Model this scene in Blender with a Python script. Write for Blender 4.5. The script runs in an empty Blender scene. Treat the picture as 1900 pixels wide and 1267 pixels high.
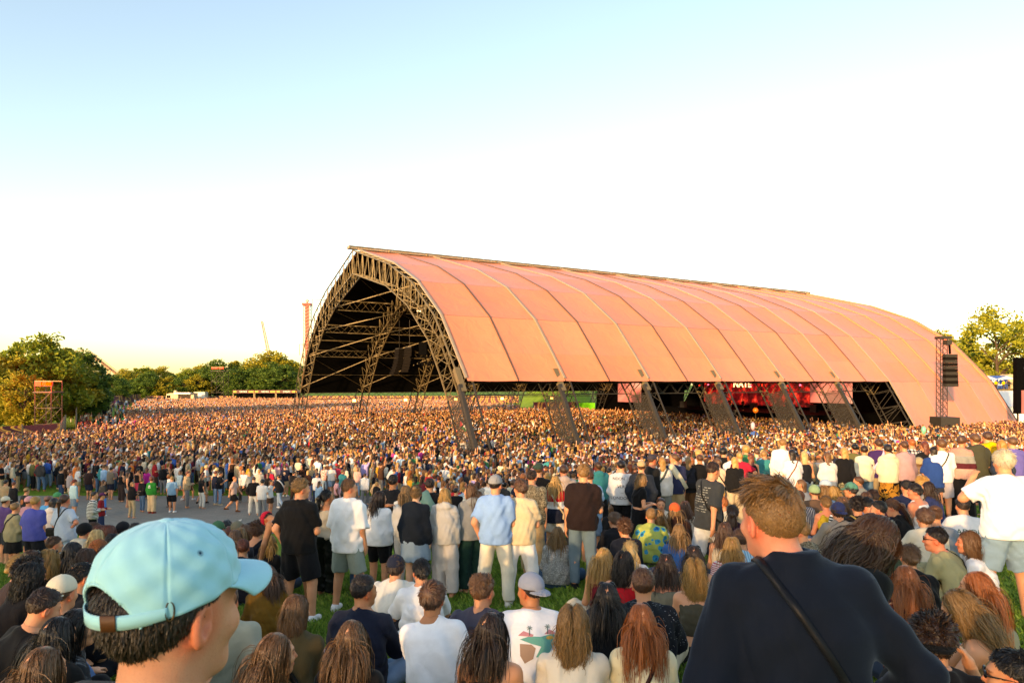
import bpy, bmesh, math, random
import numpy as np
from mathutils import Matrix, Vector, Euler

R = math.radians
sc = bpy.context.scene
COL = sc.collection
rng = np.random.default_rng(7)
random.seed(7)

# ------------------------------------------------------------------ camera
F = 1266.7            # focal length in source pixels (24 mm on 36 mm, 1900 px)
HOR = 709.0           # horizon row
CZ = 6.3              # camera height over the flat arena floor
cam = bpy.data.cameras.new('camera')
cam.lens = 24.0; cam.sensor_width = 36.0
cam.shift_y = (HOR - 633.5) / 1900.0
cam.clip_start = 0.05; cam.clip_end = 4000
cam.dof.use_dof = True; cam.dof.focus_distance = 11.0; cam.dof.aperture_fstop = 10.0
camo = bpy.data.objects.new('camera', cam); COL.objects.link(camo)
camo.location = (0, 0, CZ); camo.rotation_euler = (R(90), 0, 0)
sc.camera = camo

# ------------------------------------------------------------------ sky + sun
SUN_AZ = (-0.52, -0.854)           # horizontal direction towards the sun (behind-left of the camera)
SUN_EL = 8.6
w = bpy.data.worlds.new('World'); sc.world = w; w.use_nodes = True
nt = w.node_tree; nt.nodes.clear()
sky = nt.nodes.new('ShaderNodeTexSky'); sky.sky_type = 'NISHITA'; sky.sun_disc = False
sky.sun_elevation = R(SUN_EL)
sky.sun_rotation = math.atan2(SUN_AZ[0], SUN_AZ[1])
sky.altitude = 0; sky.air_density = 1.0; sky.dust_density = 0.8; sky.ozone_density = 1.6
bg = nt.nodes.new('ShaderNodeBackground'); bg.inputs['Strength'].default_value = 0.15
wo = nt.nodes.new('ShaderNodeOutputWorld')
nt.links.new(sky.outputs[0], bg.inputs['Color']); nt.links.new(bg.outputs[0], wo.inputs['Surface'])
sl = bpy.data.lights.new('sun', 'SUN'); sl.energy = 2.7; sl.angle = R(1.5); sl.color = (1.0, 0.68, 0.38)
so = bpy.data.objects.new('sun', sl); COL.objects.link(so)
sv = Vector((SUN_AZ[0], SUN_AZ[1], math.tan(R(SUN_EL)) * math.hypot(*SUN_AZ)))
so.rotation_euler = sv.to_track_quat('Z', 'Y').to_euler(); so.location = (-40, -30, 40)
vs = sc.view_settings
vs.view_transform = 'Standard'; vs.look = 'None'; vs.exposure = 1.88; vs.gamma = 1.0; vs.use_white_balance = True; vs.white_balance_temperature = 8300; vs.white_balance_tint = 15; vs.use_curve_mapping = False
sc.cycles.max_bounces = 5; sc.cycles.diffuse_bounces = 3; sc.cycles.glossy_bounces = 2
sc.cycles.transmission_bounces = 2; sc.cycles.transparent_max_bounces = 6
sc.cycles.use_denoising = True
sc.cycles.caustics_reflective = False; sc.cycles.caustics_refractive = False

# ------------------------------------------------------------------ small helpers
def lin(h):
    if not isinstance(h, str): return tuple(h)
    h = h.lstrip('#'); v = [int(h[i:i+2], 16)/255 for i in (0, 2, 4)]
    return tuple(c/12.92 if c <= .04045 else ((c+.055)/1.055)**2.4 for c in v)

def mesh_np(name, V, Fq, mats=(), smooth=True, midx=None):
    """V (n,3), Fq (m,3|4) integer array -> mesh data, built with foreach_set"""
    V = np.ascontiguousarray(V, dtype=np.float32); Fq = np.ascontiguousarray(Fq, dtype=np.int32)
    me = bpy.data.meshes.new(name)
    m, k = Fq.shape
    me.vertices.add(len(V)); me.vertices.foreach_set('co', V.ravel())
    me.loops.add(m*k); me.loops.foreach_set('vertex_index', Fq.ravel())
    me.polygons.add(m)
    me.polygons.foreach_set('loop_start', np.arange(0, m*k, k, dtype=np.int32))
    if smooth: me.polygons.foreach_set('use_smooth', np.ones(m, dtype=bool))
    for mt in mats: me.materials.append(mt)
    if midx is not None: me.polygons.foreach_set('material_index', np.asarray(midx, dtype=np.int32))
    me.update(calc_edges=True)
    return me

def put(name, me, parent=None, loc=None, rot=None, scale=None, color=None, mat=None):
    o = bpy.data.objects.new(name, me); COL.objects.link(o)
    if parent is not None: o.parent = parent
    if mat is not None: o.matrix_basis = mat
    if loc is not None: o.location = loc
    if rot is not None: o.rotation_euler = rot
    if scale is not None: o.scale = scale if hasattr(scale, '__len__') else (scale,)*3
    if color is not None: o.color = (*lin(color), 1.0)
    return o

def tag(o, label=None, cat=None, group=None, kind=None):
    if label: o['label'] = label
    if cat: o['category'] = cat
    if group: o['group'] = group
    if kind: o['kind'] = kind
    return o

def empty(name, loc=(0, 0, 0), rz=0.0):
    o = bpy.data.objects.new(name, None); COL.objects.link(o)
    o.location = loc; o.rotation_euler = (0, 0, rz); o.empty_display_size = .2
    return o

class MB:
    """collects boxes, bars and tubes, then builds ONE mesh"""
    def __init__(s): s.v = []; s.f = []; s.n = 0
    def add(s, V, Fc):
        s.v.append(np.asarray(V, float)); s.f += [tuple(i+s.n for i in q) for q in Fc]; s.n += len(V)
    def box(s, c, size, M=None):
        x, y, z = [d/2 for d in size]
        V = np.array([(-x,-y,-z),(x,-y,-z),(x,y,-z),(-x,y,-z),(-x,-y,z),(x,-y,z),(x,y,z),(-x,y,z)])
        if M is not None: V = V @ np.array(M.to_3x3()).T
        s.add(V+np.array(c), [(0,3,2,1),(4,5,6,7),(0,1,5,4),(1,2,6,5),(2,3,7,6),(3,0,4,7)])
    def bar(s, a, b, r, n=4, r2=None, cap=True):
        a = np.array(a, float); b = np.array(b, float); d = b-a; L = np.linalg.norm(d)
        if L < 1e-6: return
        d /= L; u = np.cross(d, (0, 0, 1) if abs(d[2]) < .9 else (1, 0, 0)); u /= np.linalg.norm(u); v = np.cross(d, u)
        r2 = r if r2 is None else r2
        A = [(math.cos(2*math.pi*(i+.5)/n), math.sin(2*math.pi*(i+.5)/n)) for i in range(n)]
        V = [a+r*(c*u+q*v) for c, q in A] + [b+r2*(c*u+q*v) for c, q in A]
        Fc = [(i, (i+1) % n, n+(i+1) % n, n+i) for i in range(n)]
        if cap: Fc += [tuple(range(n))[::-1], tuple(range(n, 2*n))]
        s.add(V, Fc)
    def quad(s, a, b, c, d): s.add([a, b, c, d], [(0, 1, 2, 3)])
    def build(s, name, mat, parent=None, smooth=False, color=None):
        me = bpy.data.meshes.new(name)
        me.from_pydata([tuple(p) for p in np.concatenate(s.v)], [], s.f)
        if smooth: me.polygons.foreach_set('use_smooth', np.ones(len(me.polygons), dtype=bool))
        if mat: me.materials.append(mat)
        me.update()
        return put(name, me, parent, color=color)

def P(x, y, Z):
    """world point seen at source pixel x, y and depth Z (used to read positions off the photograph)"""
    return ((x-950)/F*Z, Z, CZ-(y-HOR)/F*Z)

# ------------------------------------------------------------------ terrain
TL = np.array([(-400, 4.0), (-40, 4.2), (2.4, 4.22), (3.5, 4.10), (4.3, 3.99), (5.2, 3.86), (6.3, 3.64), (7.8, 3.42), (9, 3.25), (12, 2.87), (16, 2.2), (22, 1.2), (28, .3), (34, 0), (900, 0)])
TR = np.array([(-400, 4.0), (-40, 4.2), (2, 4.3), (4, 4.3), (6.3, 4.08), (8, 3.95), (10, 3.82), (12.4, 3.66), (15, 3.36), (19, 2.85), (26, 1.6), (36, .3), (44, 0), (900, 0)])
TX = np.array([(-400, 4.0), (-40, 4.2), (3.5, 4.2), (5.3, 4.0), (7, 3.75), (8.6, 3.45), (10.5, 3.02), (12, 2.72), (14, 2.25), (16.5, 1.85), (20, 1.25), (24, .7), (28, .3), (34, 0), (900, 0)])
def ground(X, Y):
    X = np.asarray(X, float); Y = np.asarray(Y, float)
    t = np.clip((X+3)/11, 0, 1); t = t*t*(3-2*t)
    u = np.clip((-X-1.8)/3.2, 0, 1); u = u*u*(3-2*u); a = np.zeros_like(Y, dtype=float); b = np.zeros_like(a); c = np.zeros_like(a)
    for dy, wt in ((-.6, .25), (0, .5), (.6, .25)):
        a = a+wt*np.interp(Y+dy, TL[:, 0], TL[:, 1]); b = b+wt*np.interp(Y+dy, TR[:, 0], TR[:, 1]); c = c+wt*np.interp(Y+dy, TX[:, 0], TX[:, 1])
    return (a*(1-u)+c*u)*(1-t)+b*t

# ------------------------------------------------------------------ materials
def nodes(name):
    m = bpy.data.materials.new(name); m.use_nodes = True
    nt = m.node_tree; b = nt.nodes['Principled BSDF']
    return m, nt, b
def N(nt, typ, **kw):
    n = nt.nodes.new(typ)
    for k, v in kw.items():
        if k in n.inputs.keys(): n.inputs[k].default_value = v
        else: setattr(n, k, v)
    return n
def L(nt, a, b): nt.links.new(a, b)
def noise(nt, scale, detail=3, rough=.5, vec=None, dist=0.0):
    n = N(nt, 'ShaderNodeTexNoise', Scale=scale, Detail=detail, Roughness=rough, Distortion=dist)
    if vec is not None: L(nt, vec, n.inputs['Vector'])
    return n
def mixc(nt, fac, a, b, mode='MIX'):
    n = nt.nodes.new('ShaderNodeMix'); n.data_type = 'RGBA'; n.blend_type = mode
    for s, v in ((0, fac), (6, a), (7, b)):
        if hasattr(v, 'type'): L(nt, v, n.inputs[s])
        elif isinstance(v, (int, float)): n.inputs[s].default_value = v if s == 0 else (v, v, v, 1)
        else: n.inputs[s].default_value = (*lin(v), 1) if len(lin(v)) == 3 else v
    return n.outputs[2]
def ramp(nt, fac, stops, interp='LINEAR'):
    n = nt.nodes.new('ShaderNodeValToRGB'); n.color_ramp.interpolation = interp
    e = n.color_ramp.elements
    while len(e) < len(stops): e.new(.5)
    for i, (p, c) in enumerate(stops):
        e[i].position = p; e[i].color = (*lin(c), 1)
    L(nt, fac, n.inputs[0]); return n.outputs[0]
def math_(nt, op, a, b=None):
    n = nt.nodes.new('ShaderNodeMath'); n.operation = op
    for i, v in enumerate((a, b)):
        if v is None: continue
        if hasattr(v, 'type'): L(nt, v, n.inputs[i])
        else: n.inputs[i].default_value = v
    return n.outputs[0]
def bump(nt, b, h, strength=.3, dist=.01):
    n = nt.nodes.new('ShaderNodeBump'); n.inputs['Strength'].default_value = strength; n.inputs['Distance'].default_value = dist
    L(nt, h, n.inputs['Height']); L(nt, n.outputs[0], b.inputs['Normal'])
def plain(name, col, rough=.6, metal=0.0, var=.12, scale=8.0, bmp=0.0, spec=.4):
    m, nt, b = nodes(name)
    c = lin(col); tc = N(nt, 'ShaderNodeTexCoord')
    nz = noise(nt, scale, 4, .6, tc.outputs['Object'])
    L(nt, mixc(nt, nz.outputs[0], tuple(v*(1-var) for v in c), tuple(min(1, v*(1+var)) for v in c)), b.inputs['Base Color'])
    b.inputs['Roughness'].default_value = rough; b.inputs['Metallic'].default_value = metal; b.inputs['Specular IOR Level'].default_value = spec
    if bmp: bump(nt, b, nz.outputs[0], bmp)
    return m
def glow(name, col, strength):
    m, nt, b = nodes(name)
    b.inputs['Base Color'].default_value = (*lin(col), 1)
    b.inputs['Emission Color'].default_value = (*lin(col), 1); b.inputs['Emission Strength'].default_value = strength
    return m
# ------------------------------------------------------------------ implicit surfaces -> mesh
def rcone(Pt, a, b, ra, rb):
    a = np.asarray(a, np.float32); b = np.asarray(b, np.float32); ba = b-a
    q = Pt-a; t = np.clip((q @ ba)/max(float(ba @ ba), 1e-9), 0, 1)
    q = q - t[:, None]*ba
    return np.sqrt(np.einsum('ij,ij->i', q, q)) - (ra+(rb-ra)*t)
def ell(Pt, c, r, M=None):
    q = Pt-np.asarray(c, np.float32)
    if M is not None: q = q @ np.asarray(M, np.float32)      # columns of M are the axes
    r = np.asarray(r, np.float32)
    k0 = np.sqrt(((q/r)**2).sum(1)); k1 = np.sqrt(((q/(r*r))**2).sum(1))+1e-9
    return k0*(k0-1)/k1
def smin(a, b, k):
    h = np.clip(.5+.5*(b-a)/k, 0, 1)
    return b*(1-h)+a*h-k*h*(1-h)
def smax(a, b, k): return -smin(-a, -b, k)

def surfnet(f, lo, hi, h, B=4):
    lo = np.asarray(lo, np.float32); hi = np.asarray(hi, np.float32)
    nb = np.maximum(1, np.ceil((hi-lo)/(h*B)).astype(int)); n = nb*B+1
    cs = [lo[i]+(np.arange(nb[i])+.5)*B*h for i in range(3)]
    G = np.stack(np.meshgrid(*cs, indexing='ij'), -1).reshape(-1, 3).astype(np.float32)
    dc = f(G).reshape(nb)
    act = np.abs(dc) < B*h*.866*1.45+h*1.5
    D = np.repeat(np.repeat(np.repeat(dc, B, 0), B, 1), B, 2)
    D = np.pad(D, ((0, 1),)*3, mode='edge').astype(np.float32)
    m = np.zeros(n, bool)
    A = np.repeat(np.repeat(np.repeat(act, B, 0), B, 1), B, 2)
    m[:-1, :-1, :-1] |= A; m[1:, 1:, 1:] |= A; m[1:, :-1, :-1] |= A; m[:-1, 1:, :-1] |= A; m[:-1, :-1, 1:] |= A
    idx = np.argwhere(m)
    D[m] = f((lo+idx*h).astype(np.float32))
    I = D < 0
    c8 = [I[a:n[0]-1+a, b:n[1]-1+b, c:n[2]-1+c] for a in (0, 1) for b in (0, 1) for c in (0, 1)]
    s = sum(x.astype(np.int8) for x in c8)
    cells = np.argwhere((s > 0) & (s < 8))
    if len(cells) == 0: return np.zeros((0, 3)), np.zeros((0, 4), int)
    cid = -np.ones(n-1, int); cid[tuple(cells.T)] = np.arange(len(cells))
    acc = np.zeros((len(cells), 3), np.float32); cnt = np.zeros(len(cells), np.float32)
    off = [(a, b, c) for a in (0, 1) for b in (0, 1) for c in (0, 1)]
    dv = {o: D[cells[:, 0]+o[0], cells[:, 1]+o[1], cells[:, 2]+o[2]] for o in off}
    for o in off:
        for ax in range(3):
            if o[ax]: continue
            p = list(o); p[ax] = 1; p = tuple(p)
            d0, d1 = dv[o], dv[p]; x = (d0 < 0) != (d1 < 0)
            t = np.where(x, d0/(d0-d1+1e-12), 0)
            pt = np.tile(np.array(o, np.float32), (len(cells), 1)); pt[:, ax] += t
            acc += pt*x[:, None]; cnt += x
    V = lo+(cells+acc/cnt[:, None])*h
    quads = []
    for ax in range(3):
        b, c = (ax+1) % 3, (ax+2) % 3
        sl0 = [slice(None)]*3; sl1 = [slice(None)]*3
        sl0[ax] = slice(0, n[ax]-1); sl1[ax] = slice(1, n[ax])
        for q in (b, c): sl0[q] = slice(1, n[q]-1); sl1[q] = slice(1, n[q]-1)
        a0 = I[tuple(sl0)]; a1 = I[tuple(sl1)]
        e = np.argwhere(a0 != a1)
        if len(e) == 0: continue
        flip = a0[tuple(e.T)]
        e = e.copy(); e[:, b] += 1; e[:, c] += 1
        def cidx(db, dc_):
            q = e.copy(); q[:, b] += db; q[:, c] += dc_
            return cid[tuple(q.T)]
        q = np.stack([cidx(-1, -1), cidx(0, -1), cidx(0, 0), cidx(-1, 0)], 1)
        q[~flip] = q[~flip][:, ::-1]
        quads.append(q)
    return V, np.concatenate(quads)

def foldn(Pt, seed, amp, s=1.0):
    """cloth folds: a few warped waves with sharp creases"""
    r = np.random.default_rng(seed); o = np.zeros(len(Pt), np.float32)
    for k in range(5):
        f = r.uniform(24, 60)*s; d = r.normal(size=3); d[2] *= .38; d /= np.linalg.norm(d)
        e = r.normal(size=3); e /= np.linalg.norm(e)
        wv = np.sin(Pt @ (e*f*.35).astype(np.float32)+r.uniform(0, 6))
        x = np.sin(Pt @ (d*f).astype(np.float32)+1.1*wv+r.uniform(0, 6))
        mk = np.clip(.5+.9*np.sin(Pt @ (e[[1, 2, 0]]*7).astype(np.float32)+r.uniform(0, 6)), 0, 1)
        o += (x if k < 2 else (.6-1.6*np.abs(x)**.7)*mk)*r.uniform(.5, 1)
    return o*(amp*.45)

# ------------------------------------------------------------------ human skeleton
def nrm(v): v = np.asarray(v, float); return v/np.linalg.norm(v)
def rotz(a): c, s = math.cos(a), math.sin(a); return np.array([[c, -s, 0], [s, c, 0], [0, 0, 1]])
def rotx(a): c, s = math.cos(a), math.sin(a); return np.array([[1, 0, 0], [0, c, -s], [0, s, c]])
def roty(a): c, s = math.cos(a), math.sin(a); return np.array([[c, 0, s], [0, 1, 0], [-s, 0, c]])

ARM = {   # (upper arm direction, forearm direction) for the +x arm; mirrored for the other
 'down': ((.16, -.03, -1), (.03, .16, -1)), 'relax': ((.22, -.10, -1), (.02, .30, -.95)),
 'pocket': ((.36, -.30, -.9), (-.28, .36, -.9)), 'front': ((.22, .05, -1), (-.55, .80, .12)),
 'hold': ((.26, .10, -1), (-.25, .80, .62)), 'hip': ((.72, -.28, -.7), (-.85, .22, -.55)),
 'up': ((.35, .25, .9), (.0, .1, 1)), 'phone': ((.2, .55, -.6), (-.25, .55, .8)), 'face': ((.45, .45, -.45), (-.55, .35, .75)),
 'side': ((.95, .25, .05), (.9, .45, .15)), 'swf': ((.12, .42, -.9), (.0, .62, -.7)), 'swb': ((.16, -.38, -.9), (.04, -.05, -1)),
 'knee': ((.28, .62, -.75), (-.12, .86, .05)), 'lap': ((.24, .30, -1), (-.42, .85, -.12)), 'back': ((.30, -.55, -.9), (.18, -.35, -1)),
 'out': ((.60, -.12, -.76), (-.30, .60, -.70)), 'hug': ((.30, .50, -.72), (-.42, .85, .22)), 'ground': ((.35, .05, -1), (.12, .22, -1)), 'cheek': ((.35, .75, -.35), (-.35, -.35, .85)),
}
LEGS = {
 'stand': [((.035, .0, -.42), (.0, -.03, -.41)), ((.012, .035, -.42), (.0, -.03, -.41))],
 'apart': [((.075, .02, -.42), (.02, -.04, -.41)), ((.065, .045, -.42), (.025, -.05, -.41))],
 'walk': [((.02, .22, -.37), (.0, -.02, -.41)), ((.0, -.10, -.41), (.0, -.30, -.29))],
 'cross': [((.26, .30, .07), (-.36, .06, -.10)), ((.26, .30, .08), (-.36, .10, -.10))],
 'kneesup': [((.05, .33, .30), (.02, .20, -.36)), ((.07, .30, .32), (.02, .18, -.37))],
 'low': [((.16, .38, .16), (.02, .30, -.22)), ((.2, .34, .22), (-.05, .30, -.28))],
 'side': [((.30, .28, .02), (-.18, -.36, -.06)), ((.02, .38, .04), (-.28, -.28, -.06))],
 'kneel': [((.10, .36, -.10), (.0, -.38, -.10)), ((.08, .37, -.10), (.0, -.38, -.10))],
}
# name: (seated?, legs, right arm, left arm, forward lean deg, slouch, side lean deg)
POSES = {
 'st_down': (0, 'stand', 'down', 'relax', 0, .02, 0), 'st_apart': (0, 'apart', 'relax', 'down', 0, .015, 0),
 'st_pocket': (0, 'apart', 'pocket', 'pocket', 1, .02, 0), 'st_mix': (0, 'apart', 'front', 'pocket', 1, .02, 0),
 'st_front': (0, 'stand', 'front', 'front', 2, .03, 0), 'st_hold': (0, 'stand', 'hold', 'down', 1, .02, 2),
 'st_hip': (0, 'stand', 'hip', 'relax', -1, .0, -3), 'st_up': (0, 'apart', 'up', 'relax', 0, .0, 2),
 'st_walk': (0, 'walk', 'swb', 'swf', 4, .01, 0), 'st_face': (0, 'apart', 'relax', 'face', 2, .02, 0),
 'st_point': (0, 'apart', 'side', 'down', 0, .0, 0), 'st_hug': (0, 'apart', 'front', 'hug', 2, .03, 0),
 'st_bend': (0, 'apart', 'ground', 'ground', 60, .03, 0),
 'st_hero': (0, 'apart', 'out', 'pocket', 2, .03, 0), 'st_lean': (0, 'apart', 'front', 'front', 30, .04, 0),
 'si_cross': (1, 'cross', 'knee', 'lap', 12, .05, 0), 'si_lap': (1, 'cross', 'lap', 'lap', 8, .04, 0),
 'si_knees': (1, 'kneesup', 'hug', 'hug', 16, .07, 0), 'si_low': (1, 'low', 'knee', 'hug', 10, .05, 0),
 'si_back': (1, 'low', 'back', 'back', -16, .02, 0), 'si_side': (1, 'side', 'back', 'lap', -3, .03, 7),
 'si_tilt': (1, 'kneesup', 'ground', 'knee', 4, .05, -9), 'si_cheek': (1, 'kneesup', 'cheek', 'hug', 14, .06, 0),
 'si_phone': (1, 'side', 'phone', 'phone', 10, .05, 0), 'si_kneel': (1, 'kneel', 'lap', 'lap', 4, .01, 0),
}
TT = np.array([-.10, -.02, .12, .30, .50, .70, .85, .95, 1.03])
TA = {'m': np.array([.11, .165, .172, .150, .160, .180, .170, .115, .062]), 'f': np.array([.11, .170, .180, .128, .132, .150, .146, .098, .052])}
TB = {'m': np.array([.085, .112, .120, .105, .110, .120, .105, .080, .060]), 'f': np.array([.085, .112, .122, .092, .100, .118, .092, .066, .050])}

class Body:
    def __init__(s, pose, sex='m', hy=0, hp=0, stout=1.0):
        seat, legs, ra, la, lean, slouch, side = POSES[pose]
        s.seat, s.sex, s.pose, s.stout = seat, sex, pose, stout
        m = sex == 'm'
        s.pel = np.array([0, 0, .115 if seat else .925]); 
        if legs == 'kneel': s.pel[2] = .24
        Rt = roty(R(side)) @ rotx(R(-lean))
        s.up = Rt @ [0, 0, 1]; s.sd = Rt @ [1, 0, 0]; s.fw = Rt @ [0, 1, 0]
        s.Lt = .535; s.bul = slouch
        s.nb = s.pel+s.up*s.Lt
        sw = .166 if m else .143
        if pose == 'st_bend': hp = hp-25
        Rh = rotz(R(-hy)) @ rotx(R(hp))
        if seat: s.nb = s.nb
        s.Rh = Rh if pose != 'st_bend' else Rt @ Rh
        s.hc = s.nb+Rt @ np.array([0, .035, .055])+s.Rh @ np.array([0, .005, .100])
        s.ar = (.057, .043, .029) if m else (.047, .036, .025)
        s.lr = (.092, .060, .042) if m else (.094, .057, .038)
        s.arms = []; s.legs = []
        for sg, an in ((1, ra), (-1, la)):
            sh = s.pel+s.up*s.Lt*.868+s.sd*sw*sg
            u, f = ARM[an]
            Ra = Rt if an not in ('ground', 'down') or pose != 'st_bend' else np.eye(3)
            u = Ra @ nrm((u[0]*sg, u[1], u[2])); f = Ra @ nrm((f[0]*sg, f[1], f[2]))
            e = sh+u*.285; wr = e+f*.25
            if seat and wr[2] < .05:
                f = nrm((f[0], f[1], max(f[2], (.05-e[2])/.25))); wr = e+f*.25; wr[2] = max(wr[2], .045)
            hd = f.copy()
            if an in ('back', 'ground') and seat: hd = nrm((f[0], -abs(f[1])-.7 if an == 'back' else .8, -.15))
            s.arms.append((sh, e, wr, hd, sg))
        for sg, (k, a) in zip((1, -1), LEGS[legs]):
            hp_ = s.pel+np.array([sg*.088, .0, -.02])
            kn = hp_+np.array([k[0]*sg, k[1], k[2]]); ank = kn+np.array([a[0]*sg, a[1], a[2]])
            ank[2] = max(ank[2], .075 if not seat else .06); kn[2] = max(kn[2], .075)
            td = nrm((.15*sg, 1, 0)) if not (seat and legs in ('cross', 'side', 'kneel')) else nrm((a[0]*sg, a[1], -.02))
            s.legs.append((hp_, kn, ank, td, sg))
        s.top = s.hc[2]+.135

    def torso(s, Pt, grow=0.0, t0=-.10, t1=1.03, boxy=0.0, flare=0.0, tk=None):
        q = Pt-s.pel.astype(np.float32)
        t = (q @ s.up.astype(np.float32))/s.Lt
        x = q @ s.sd.astype(np.float32)
        y = q @ s.fw.astype(np.float32)+s.bul*np.sin(np.pi*np.clip(t, 0, 1))
        a, b = TA[s.sex]*s.stout, TB[s.sex]*s.stout
        if boxy:
            a = np.where(TT < .7, np.maximum(a, a[5]-.012+boxy*.02), a); b = np.where(TT < .7, np.maximum(b, b[5]-.008+boxy*.015), b)
            hw = (.196 if s.sex == 'm' else .192)*s.stout
            a = np.where(TT < .15, np.maximum(a, hw), np.where(TT < .45, np.maximum(a, hw-.008), a)); b = np.where(TT < .15, np.maximum(b, .138*s.stout), np.where(TT < .45, np.maximum(b, .130*s.stout), b))
        a = np.interp(t, TT, a)+grow+flare*np.clip(.5-t, 0, 1); b = np.interp(t, TT, b)+grow+flare*np.clip(.5-t, 0, 1)
        k = np.sqrt((x/a)**2+(y/b)**2)
        d = (k-1)*np.minimum(a, b)
        cap = np.maximum(t0-t, t-t1)*s.Lt
        return smax(d, cap, .012)

    def arm(s, Pt, i, f0=0., f1=2., g=(0, 0, 0), flat=True):
        """arm from f0 to f1 (0 shoulder, 1 elbow, 2 wrist) with extra radii g"""
        sh, e, wr, hd, sg = s.arms[i]; r = [s.ar[j]+g[j] for j in range(3)]
        out = None
        if f1 <= 1:
            en = sh+(e-sh)*f1; d = rcone(Pt, sh, e, r[0], r[1])
            d = np.maximum(d, (Pt-en.astype(np.float32)) @ nrm(e-sh).astype(np.float32)); return d
        d = rcone(Pt, sh, e, r[0], r[1])
        en = e+(wr-e)*(f1-1)
        d2 = rcone(Pt, e, wr, r[1], r[2])
        d2 = np.maximum(d2, (Pt-en.astype(np.float32)) @ nrm(wr-e).astype(np.float32))
        return smin(d, d2, .03)

    def leg(s, Pt, i, f1=2., g=(0, 0, 0)):
        hp, kn, an, td, sg = s.legs[i]; r = [s.lr[j]*(s.stout if j == 0 else 1)+g[j] for j in range(3)]
        if f1 <= 1:
            en = hp+(kn-hp)*f1; d = rcone(Pt, hp, kn, r[0], r[1]+(r[0]-r[1])*.5 if g[1] > .02 else r[1])
            return np.maximum(d, (Pt-en.astype(np.float32)) @ nrm(kn-hp).astype(np.float32))
        d = rcone(Pt, hp, kn, r[0], r[1])
        en = kn+(an-kn)*(f1-1)
        d2 = rcone(Pt, kn, an, r[1], r[2])
        if g[1] < .01:
            c = kn+(an-kn)*.33; bk = nrm(np.cross(an-kn, (1, 0, 0))); bk = bk if bk[1] < 0 else -bk
            d2 = smin(d2, rcone(Pt, c+bk*.012-(an-kn)*.12, c+bk*.012+(an-kn)*.12, r[1]*.9, r[1]*.72), .03)
        d2 = np.maximum(d2, (Pt-en.astype(np.float32)) @ nrm(an-kn).astype(np.float32))
        return smin(d, d2, .035)

    def foot(s, Pt, i):
        hp, kn, an, td, sg = s.legs[i]
        h = an+np.array([0, 0, -.035])-td*.03
        return smin(rcone(Pt, h, an+td*.12+np.array([0, 0, -.045]), .034, .028), rcone(Pt, an, h, .036, .03), .03)

    def hand(s, Pt, i, h=.012):
        sh, e, wr, hd, sg = s.arms[i]
        n = np.cross(hd, (0, 0, 1) if abs(hd[2]) < .8 else (0, 1, 0)); n = nrm(n)*sg        # palm side
        if abs(hd[2]) >= .8: n = nrm(np.array([-sg, 0, 0])-hd*np.dot([-sg, 0, 0], hd))
        else: n = nrm(np.array([0, 0, -1])-hd*np.dot([0, 0, -1], hd))
        lt = nrm(np.cross(n, hd))*sg                        # towards the thumb side for sg
        if lt[1] < 0 and abs(hd[2]) >= .8: lt = -lt
        M = np.stack([lt, n, hd], 1)
        rr = max(.0085, h*.62)
        d = ell(Pt, wr+hd*.052, (.040, max(.016, h), .052), M)
        d = smin(d, rcone(Pt, wr, wr+hd*.03, .026, .03), .02)
        for j, (o, ln) in enumerate(((.029, .062), (.010, .072), (-.009, .067), (-.027, .052))):
            k0 = wr+hd*.088+lt*o; k1 = k0+nrm(hd+n*.35)*ln*.55; k2 = k1+nrm(hd+n*1.1)*ln*.5
            d = smin(d, np.minimum(rcone(Pt, k0-hd*.02, k1, rr, rr*.95), rcone(Pt, k1, k2, rr*.95, rr*.85)), .006)
        t0 = wr+hd*.03+lt*.032; t1 = t0+nrm(hd*.8+lt*.55+n*.3)*.042; t2 = t1+nrm(hd+n*.4)*.032
        d = smin(d, np.minimum(rcone(Pt, t0, t1, rr*1.25, rr*1.1), rcone(Pt, t1, t2, rr*1.1, rr*.9)), .012)
        return d

    def head(s, Pt, fine=True):
        q = (Pt-s.hc.astype(np.float32)) @ s.Rh.astype(np.float32)
        f = s.sex == 'f'
        d = ell(q, (0, -.014, .032), (.075, .094, .086))
        jw = .052 if f else .057
        d = smin(d, ell(q, (0, .028, -.038), (jw, .062, .083)), .045)
        d = smin(d, ell(q, (0, .060, -.098), (.026 if f else .031, .026, .022)), .03)
        if fine:
            d = smin(d, ell(q, (0, .078, .022), (.044, .014, .009)), .02)
            d = smin(d, ell(q, (.034, .062, -.030), (.024, .024, .020)), .025); d = smin(d, ell(q, (-.034, .062, -.030), (.024, .024, .020)), .025)
            for sx in (1, -1):
                d = smax(d, -ell(q, (.031*sx, .094, .004), (.017, .012, .009)), .010)
                d = np.minimum(d, ell(q, (.031*sx, .0765, .003), (.0125, .0125, .0115)))
            d = smin(d, ell(q, (0, .088, -.066), (.021, .009, .0075)), .010)
        d = smin(d, rcone(q, (0, .084, .006), (0, .104, -.030), .0095, .0125), .014)
        d = smin(d, ell(q, (0, .090, -.036), (.0165, .013, .010)), .010)
        for sx in (1, -1):
            a = R(14)*sx
            E = np.array(rotz(a) @ rotx(R(-12)))
            o = ell(q, (.0765*sx, -.010, -.010), (.0105, .0185, .0335), E)
            if fine:
                o = smax(o, -ell(q, (.0835*sx, -.006, -.006), (.0085, .0105, .0205), E), .005)
                o = smin(o, ell(q, (.074*sx, .001, -.018), (.007, .006, .008)), .006)
            d = smin(d, o, .008)
        return d

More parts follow.
